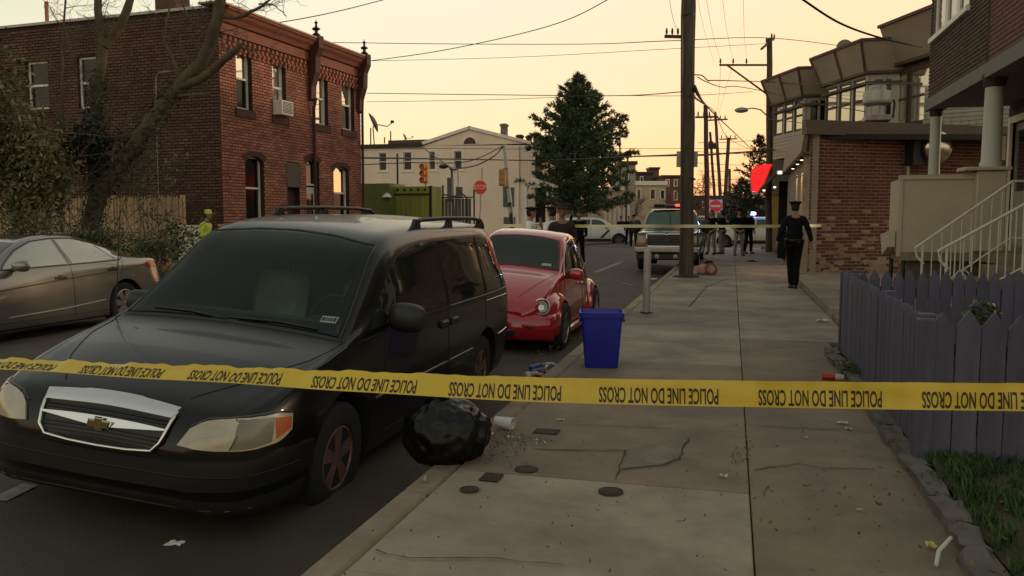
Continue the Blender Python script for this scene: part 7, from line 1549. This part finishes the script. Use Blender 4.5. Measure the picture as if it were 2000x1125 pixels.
cream = mat('cream_wall', (.50,.38,.24), .8, noise=.08, scale=1)
far_house('cream two storey house with a white cornice beyond the pickup roof', 1240, 362, 1300, 400, 100, cream, ((1244, 370, 1250, 388), (1270, 370, 1278, 388), (1290, 372, 1296, 388)), white_trim, .5)
far_house('grey roofed dark building rising behind the cream house', 1242, 340, 1275, 400, 118, mat('dark_wall', (.07,.055,.05), .8), ((1250, 346, 1254, 354),), roofh=.3)
far_house('small block with a flat top like a water tank behind the cream house', 1268, 331, 1286, 400, 124, mat('tank_wall', (.12,.08,.06), .8), (), roofh=.3, dp=3, cat='building')
far_house('red brick far house with white windows left of the big pole', 1292, 346, 1332, 402, 112, mat('far_brick', (.16,.06,.045), .9, noise=.2, scale=1), ((1300, 352, 1305, 363), (1316, 352, 1321, 363), (1316, 374, 1321, 390)), roofm=dk_red)
far_house('pale porch fronted house behind the lower pine branches', 1168, 372, 1214, 430, 68, cream, ((1180, 395, 1190, 415),), white_trim, .3)
far_house('long pale row of houses at the right of the pine trunk', 1214, 322, 1240, 430, 74, mat('pale_row', (.36,.29,.22), .8, noise=.1, scale=1), ((1219, 340, 1225, 356), (1219, 380, 1225, 405)), dk_red, .3)
for k in range(6):
    t = dep(1182+k*9, 430, 66); q = MB(); q.box((t.x-.09, t.y, -.1), (t.x+.09, t.y+.1, 2.3+.2*(k % 2))); tag(q.build('porch_post', white_trim), ['white porch post nearest the pine trunk in the row of six', 'second white porch post right of the pine trunk', 'third white porch post right of the pine trunk', 'fourth white porch post right of the pine trunk', 'fifth white porch post right of the pine trunk', 'white porch post nearest the dark slim pole'][k], 'post', 'white porch posts behind the patrol vehicle')
far_house('low dark row of buildings closing the street behind the crossing on the left', 820, 405, 1180, 440, 120, MATS['tank_wall'], ())
far_house('low brown building behind the far parked cars down the street', 1335, 385, 1440, 440, 130, MATS['tank_wall'], ((1350, 395, 1356, 405), (1372, 395, 1378, 405)))
far_house('shaded garage row beyond the right corner of the crossing', 1436, 392, 1530, 430, 95, mat('garage_wall', (.16,.13,.11), .9), ())
# wooded skyline closing the horizon either side
q = MB(); r_ = random.Random(77)
for k in range(5200):
    x = r_.uniform(-190, 160); y = 250+r_.uniform(0, 20); h = 3.0+1.6*math.sin(x*.08)+1.2*math.sin(x*.21+2)
    leaves(q, (x, y, r_.uniform(-.3, h)), (.1, .1, .1), 1, 1.0, r_.randrange(10**7))
tag(q.build('far_woods', MATS['needles_far'], fix=False), 'low dark line of far trees on the horizon', 'trees', kind='stuff')
q = MB(); q.box((-400, 262, -.3), (300, 266, 2.6)); tag(q.build('far_hill', MATS['tank_wall']), kind='structure')
# ------------------------------------------------------------------ people
skin_m = mat('skin', (.28,.15,.10), .6, noise=.1, scale=20); skin_d = mat('skin_dark', (.12,.062,.04), .6)
navy = mat('cloth_navy', (.008,.009,.013), .9, spec=.12, noise=.3, scale=12, bump=.5, bscale=25); black_c = mat('cloth_black', (.006,.006,.007), .9, spec=.12, noise=.3, scale=12, bump=.5, bscale=25)
white_c = mat('shirt_white', (.78,.74,.74), .8, noise=.08, scale=12, bump=.5, bscale=18); khaki = mat('khaki', (.19,.15,.10), .85, noise=.15, scale=12, bump=.5, bscale=20); grey_c = mat('trousers_grey', (.24,.21,.18), .85, noise=.15, scale=12, bump=.5, bscale=20)
hair_m = mat('hair_dark', (.012,.009,.007), .8); hivis = mat('hivis', (.42,.50,.06), .6, emit=(.55,.65,.08), es=.05); leather = mat('leather', (.006,.006,.006), .35)
def skinned(joints, edges, root, sub=2):
    names = list(joints); me = bpy.data.meshes.new('tmp'); me.from_pydata([joints[n][0] for n in names], [(names.index(a), names.index(b)) for a, b in edges], []); o = bpy.data.objects.new('tmp', me); COL.objects.link(o)
    md = o.modifiers.new('s', 'SKIN'); md.use_smooth_shade = True; md.branch_smoothing = .4
    if not me.skin_vertices: me.skin_vertices.new() if hasattr(me.skin_vertices, 'new') else None
    bpy.context.view_layer.update()
    if not me.skin_vertices:
        bm = bmesh.new(); bm.from_mesh(me); bm.verts.layers.skin.verify(); bm.to_mesh(me); bm.free()
    for i, n in enumerate(names):
        r = joints[n][1]; me.skin_vertices[0].data[i].radius = (r, r) if not isinstance(r, tuple) else r; me.skin_vertices[0].data[i].use_root = (n == root)
    md2 = o.modifiers.new('u', 'SUBSURF'); md2.levels = sub; md2.render_levels = sub
    bpy.context.view_layer.update(); out_ = bpy.data.meshes.new_from_object(o.evaluated_get(bpy.context.evaluated_depsgraph_get())); bpy.data.objects.remove(o); return out_
def fuse(parts, name, m, parent, voxel):
    bm = bmesh.new()
    for p in parts: bm.from_mesh(p)
    me = bpy.data.meshes.new(name); bm.to_mesh(me); bm.free(); o = bpy.data.objects.new('tmp', me); COL.objects.link(o)
    md = o.modifiers.new('r', 'REMESH'); md.mode = 'VOXEL'; md.voxel_size = voxel; md.use_smooth_shade = True; ms = o.modifiers.new('k', 'SMOOTH'); ms.iterations = 2; ms.factor = .4
    bpy.context.view_layer.update(); out_ = bpy.data.meshes.new_from_object(o.evaluated_get(bpy.context.evaluated_depsgraph_get())); bpy.data.objects.remove(o); out_.materials.clear(); out_.materials.append(m); out_.shade_smooth()
    o = bpy.data.objects.new(name, out_); COL.objects.link(o); o.parent = parent; return o
def ball(c, r, T=None):
    bm = bmesh.new(); bmesh.ops.create_icosphere(bm, subdivisions=3, radius=1)
    for v in bm.verts: v.co = Vector((v.co.x*r[0]+c[0], v.co.y*r[1]+c[1], v.co.z*r[2]+c[2]))
    if T: bm.transform(T)
    me = bpy.data.meshes.new('b'); bm.to_mesh(me); bm.free(); return me
def person(label, loc, face, h=1.78, top=navy, legs=black_c, skin=skin_m, arms=('down', 'down'), stance=.10, hat='cap', hatm=black_c, lean=0., turn=0., group=None, step=0., near=False, belt=False, coat=False, hair=True):
    """standing figure; local +y is the way it faces, feet on z = 0"""
    k = h/1.78; P = thing('person', label, 'person', loc, R(face), group=group); s = stance
    V = lambda x, y, z: Vector((x, y + lean*(max(0, z-.95)), z))*k
    J = {'pel': (V(0, 0, .98), (.135, .105)), 'wai': (V(0, .0, 1.12), (.13, .095)), 'che': (V(0, -.01, 1.30), (.155, .11)), 'upc': (V(0, -.01, 1.42), (.13, .095)), 'nec': (V(0, 0, 1.51), .055), 'hed': (V(0, .015, 1.60), .055)}
    for sg, nm, am, st in ((-1, 'l', arms[0], step), (1, 'r', arms[1], -step)):
        J['hip'+nm] = (V(sg*.09, 0, .92), .085); J['kne'+nm] = (V(sg*(.09+s*.35), .03+st*.5, .50), .06); J['ank'+nm] = (V(sg*(.09+s*.6), -.02+st, .09), .040); J['toe'+nm] = (V(sg*(.10+s*.75), .13+st, .035), .032)
        J['sho'+nm] = (V(sg*.175, -.01, 1.425), .06)
        A = {'down': ((.235, -.03, 1.16), (.25, .04, .92), (.25, .06, .84)), 'out': ((.27, -.05, 1.17), (.34, .0, .94), (.35, .03, .86)), 'bend': ((.24, -.03, 1.15), (.16, .20, 1.12), (.10, .25, 1.12)), 'face': ((.25, .06, 1.18), (.13, .22, 1.40), (.08, .20, 1.50)),
             'raise': ((.28, .03, 1.42), (.24, .05, 1.68), (.22, .06, 1.78)), 'hip': ((.34, -.06, 1.20), (.22, .03, 1.02), (.16, .06, 1.0)), 'reach': ((.34, .06, 1.26), (.55, .16, 1.28), (.63, .20, 1.29))}[am]
        J['elb'+nm] = (V(sg*A[0][0], A[0][1], A[0][2]), .043); J['wri'+nm] = (V(sg*A[1][0], A[1][1], A[1][2]), .028); J['pal'+nm] = (V(sg*A[2][0], A[2][1], A[2][2]), .030)
    E_ = [('pel', 'wai'), ('wai', 'che'), ('che', 'upc'), ('upc', 'nec'), ('nec', 'hed')]
    for nm in 'lr': E_ += [('pel', 'hip'+nm), ('hip'+nm, 'kne'+nm), ('kne'+nm, 'ank'+nm), ('ank'+nm, 'toe'+nm), ('upc', 'sho'+nm), ('sho'+nm, 'elb'+nm), ('elb'+nm, 'wri'+nm), ('wri'+nm, 'pal'+nm)]
    vox = .009 if near else .014
    parts = [skinned(J, E_, 'pel')]
    hc = V(0, .02, 1.665); T = Matrix.Translation(hc) @ Matrix.Rotation(R(turn), 4, 'Z'); 
    parts += [ball((0, 0, 0), (.076*k, .092*k, .115*k), T), ball((0, .03, -.055), (.055*k, .058*k, .06*k), T), ball((0, .098*k, -.005), (.013*k, .022*k, .026*k), T), ball((.076*k, -.005, -.01), (.012*k, .02*k, .032*k), T), ball((-.076*k, -.005, -.01), (.012*k, .02*k, .032*k), T), ball((0, .085*k, -.05), (.026*k, .012*k, .012*k), T), ball((0, .078*k, .03*k), (.05*k, .012*k, .012*k), T)]
    for nm in 'lr':                                                    # fingers: four of unequal length and a thumb off the side of the palm
        w_, p_ = J['wri'+nm][0], J['pal'+nm][0]; d = (p_-w_).normalized(); sg = -1 if nm == 'l' else 1; side = d.cross(Vector((sg, 0, .01))).normalized(); curl = Vector((-sg*.5, .25, 0))
        for i, l in enumerate((.062, .074, .070, .055)):
            a = p_ + d*.012*k + side*(.030-.020*i)*k; b = a + (d+curl*.25).normalized()*l*.55*k; c = b + (d+curl*.8).normalized()*l*.5*k; mb = MB(); mb.tube([a-d*.03, a, b, c], [.0105*k, .0105*k, .0095*k, .008*k], 8); parts.append(mb.mesh('f', skin, fix=False))
        a = w_ + d*.03*k + side*.024*k; mb = MB(); mb.tube([a, a+(d*.4+side*.8).normalized()*.035*k, a+(d*.4+side*.8).normalized()*.035*k+(d+side*.2).normalized()*.028*k], [.012*k, .011*k, .008*k], 8); parts.append(mb.mesh('t', skin, fix=False))
    fuse(parts, 'body', skin, P, vox)
    JT = {n: (J[n][0], r) for n, r in (('pel', (.165, .135)), ('wai', (.155, .122)), ('che', (.19, .14)), ('upc', (.165, .12)), ('nec', .068))}
    JT['bot'] = (V(0, 0, .92), (.16, .13))
    ET = [('bot', 'pel'), ('pel', 'wai'), ('wai', 'che'), ('che', 'upc'), ('upc', 'nec')]
    if coat: JT['hem'] = (V(0, 0, .82), (.175, .14)); ET.append(('bot', 'hem'))
    for nm in 'lr':
        JT['sho'+nm] = (J['sho'+nm][0], .078); JT['elb'+nm] = (J['elb'+nm][0], .062); JT['wri'+nm] = (J['wri'+nm][0]*.93+J['elb'+nm][0]*.07, .045); ET += [('upc', 'sho'+nm), ('sho'+nm, 'elb'+nm), ('elb'+nm, 'wri'+nm)]
    fuse([skinned(JT, ET, 'pel')], 'jacket' if top not in (white_c,) else 'shirt', top, P, vox)
    JL = {'pel': (J['pel'][0]+Vector((0, 0, .03)), (.158, .128))}; EL = []
    for nm in 'lr':
        JL['hip'+nm] = (J['hip'+nm][0], .105); JL['kne'+nm] = (J['kne'+nm][0], .078); JL['ank'+nm] = (J['ank'+nm][0]+Vector((0, 0, -.03)), .066); EL += [('pel', 'hip'+nm), ('hip'+nm, 'kne'+nm), ('kne'+nm, 'ank'+nm)]
    fuse([skinned(JL, EL, 'pel')], 'trousers', legs, P, vox)
    for nm in 'lr':
        a, b = J['ank'+nm][0], J['toe'+nm][0]; bm = bmesh.new(); bmesh.ops.create_icosphere(bm, subdivisions=3, radius=1)
        for v in bm.verts: v.co = Vector((v.co.x*.05*k, v.co.y*.14*k, max(v.co.z, -.55)*.062*k + .034*k)) + Vector(((a.x+b.x)/2, (a.y+b.y)/2+.01, 0))
        q = MB(); q.bm(bm); q.build('shoe', leather, P, smooth=True)
    Th = T
    if hair:
        bm = bmesh.new(); bmesh.ops.create_icosphere(bm, subdivisions=3, radius=1)
        for v in bm.verts: c = v.co.copy(); v.co = Vector((c.x*.083*k, c.y*.097*k-.008*k, max(c.z, -.72 if c.y < .1 else .35)*.120*k+.006*k))
        bm.transform(Th); q = MB(); q.bm(bm); q.build('hair', hair_m, P, smooth=True)
    q = MB(); q.T = Th
    if hat == 'cap':                                                   # peaked service cap
        q.lathe([(.088*k, .022*k), (.089*k, .055*k), (.126*k, .082*k), (.132*k, .092*k), (.112*k, .108*k), (.001, .118*k)], 22, (0, -.004, 0))
        q.prism([(.075*math.cos(R(a)), .075*math.sin(R(a))) for a in range(20, 161, 20)] + [(.09*math.cos(R(a))*.9, .145*math.sin(R(a))) for a in range(160, 19, -20)], (.022*k, .030*k)); q.build('cap', hatm, P, smooth=40)
    elif hat == 'brim':
        q.lathe([(.17*k, .045*k), (.175*k, .052*k), (.095*k, .062*k), (.092*k, .125*k), (.08*k, .135*k), (.001, .128*k)], 26); q.build('hat', hatm, P, smooth=40)
    elif hat == 'ball':
        q.lathe([(.088*k, .02*k), (.088*k, .07*k), (.07*k, .115*k), (.03*k, .130*k), (.001, .132*k)], 20); q.prism([(.07*math.cos(R(a)), .06*math.sin(R(a))) for a in range(20, 161, 20)] + [(.06*math.cos(R(a)), .165*math.sin(R(a))) for a in range(160, 19, -20)], (.022*k, .030*k)); q.build('cap', hatm, P, smooth=40)
    if belt:
        q = MB(); z = .99*k; q.lathe([(.168*k, z-.025), (.172*k, z-.022), (.172*k, z+.022), (.168*k, z+.025)], 28); o = q.build('belt', leather, P); o.scale = (1, .82, 1)
        for a, zz, s_ in ((60, -.02, (.05, .035, .06)), (150, -.06, (.035, .06, .12)), (20, -.05, (.035, .05, .10)), (110, -.01, (.04, .03, .05)), (250, -.01, (.04, .03, .045)), (290, -.02, (.045, .03, .055))):
            q = MB(); c = Vector((.185*math.cos(R(a)), .15*math.sin(R(a)), z+zz)); q.bbox((c.x-s_[0]*.6, c.y-s_[1]*.6, c.z-s_[2]*.7), (c.x+s_[0]*.6, c.y+s_[1]*.6, c.z+s_[2]*.7), .008); q.build('pouch', leather, o.parent)
    return P
c = gnd(1549, 563); person('police officer in dark uniform and peaked cap walking away beside the brick shop', (c.x, c.y, 0), 6, 1.80, navy, black_c, arms=('out', 'out'), stance=-.10, step=.08, near=True, belt=True)
c = gnd(1389, 497); person('man in dark jacket and khaki trousers, left of the pair by the no entry sign', (c.x, c.y, 0), 150, 1.80, black_c, khaki, arms=('hip', 'down'), coat=True, hat=None, group='men talking by the shop corner')
c = gnd(1409, 497); person('man in dark jacket and pale trousers, right of the pair by the no entry sign', (c.x, c.y+.4, 0), 70, 1.80, black_c, grey_c, arms=('bend', 'down'), coat=True, hat=None, group='men talking by the shop corner')
c = gnd(1442, 499); person('man in a dark cap, dark jacket and light grey trousers standing alone mid pavement', (c.x, c.y, 0), 200, 1.84, navy, grey_c, arms=('bend', 'hip'), coat=True, hat='ball')
c = gnd(1461, 496); person('man all in black close behind the light trousered man', (c.x, c.y+.3, 0), 215, 1.84, black_c, black_c, arms=('down', 'down'), hat=None)
def at_head(px, pytop, h, d=None, zb=-.12):
    """where a figure of height h stands when the top of its head shows at a given pixel"""
    dd = ray(px, pytop); t = (h+zb-CAM_H)/dd.z if dd.z > 0.0008 else 30
    return EYE + dd*t
def stand(px, d, zb=-.1): p = dep(px, 430, d); return (p.x, p.y, zb)
person('officer in a white shirt and dark cap, arms folded, left above the red car roof', stand(1036, 16.6, -.08), -80, 1.76, white_c, black_c, arms=('face', 'bend'), turn=10, hatm=hair_m, group='white shirted officers behind the red car')
person('officer in a white shirt seen from behind, beside the man in the wide brown hat', stand(1079, 15.6, -.06), 60, 1.74, white_c, black_c, arms=('bend', 'bend'), hatm=hair_m, group='white shirted officers behind the red car')
person('heavy man in a wide flat brown hat behind the red car', stand(1098, 15.2, -.14), 200, 1.84, mat('coat_brown', (.025,.016,.012), .9), black_c, skin=mat('skin_tan', (.22,.12,.08), .6), arms=('bend', 'down'), hat='brim', hatm=mat('hat_brown', (.035,.018,.012), .8), hair=False)
person('dark uniformed officer scratching his head in front of the white patrol vehicle', stand(1131, 27, -.1), 175, 1.80, navy, black_c, arms=('down', 'raise'), hat=None)
person('dark clothed bystander behind the bonnet of the white patrol vehicle', stand(1213, 50, -.15), 190, 1.76, black_c, black_c, hat='ball')
person('bystander in dark clothes closest to the left of the pickup', stand(1238, 44, -.12), 170, 1.78, mat('cloth_plum', (.03,.018,.024), .85), black_c, hat='ball')
person('dark figure half hidden behind the left side of the pickup cab', stand(1228, 47, -.12), 200, 1.74, black_c, black_c, hat=None)
person('worker in a yellow cap and high visibility vest at the brick house corner', stand(398, 18.4, -.02), -75, 1.66, hivis, navy, arms=('bend', 'bend'), hat='ball', hatm=hivis, lean=.12)
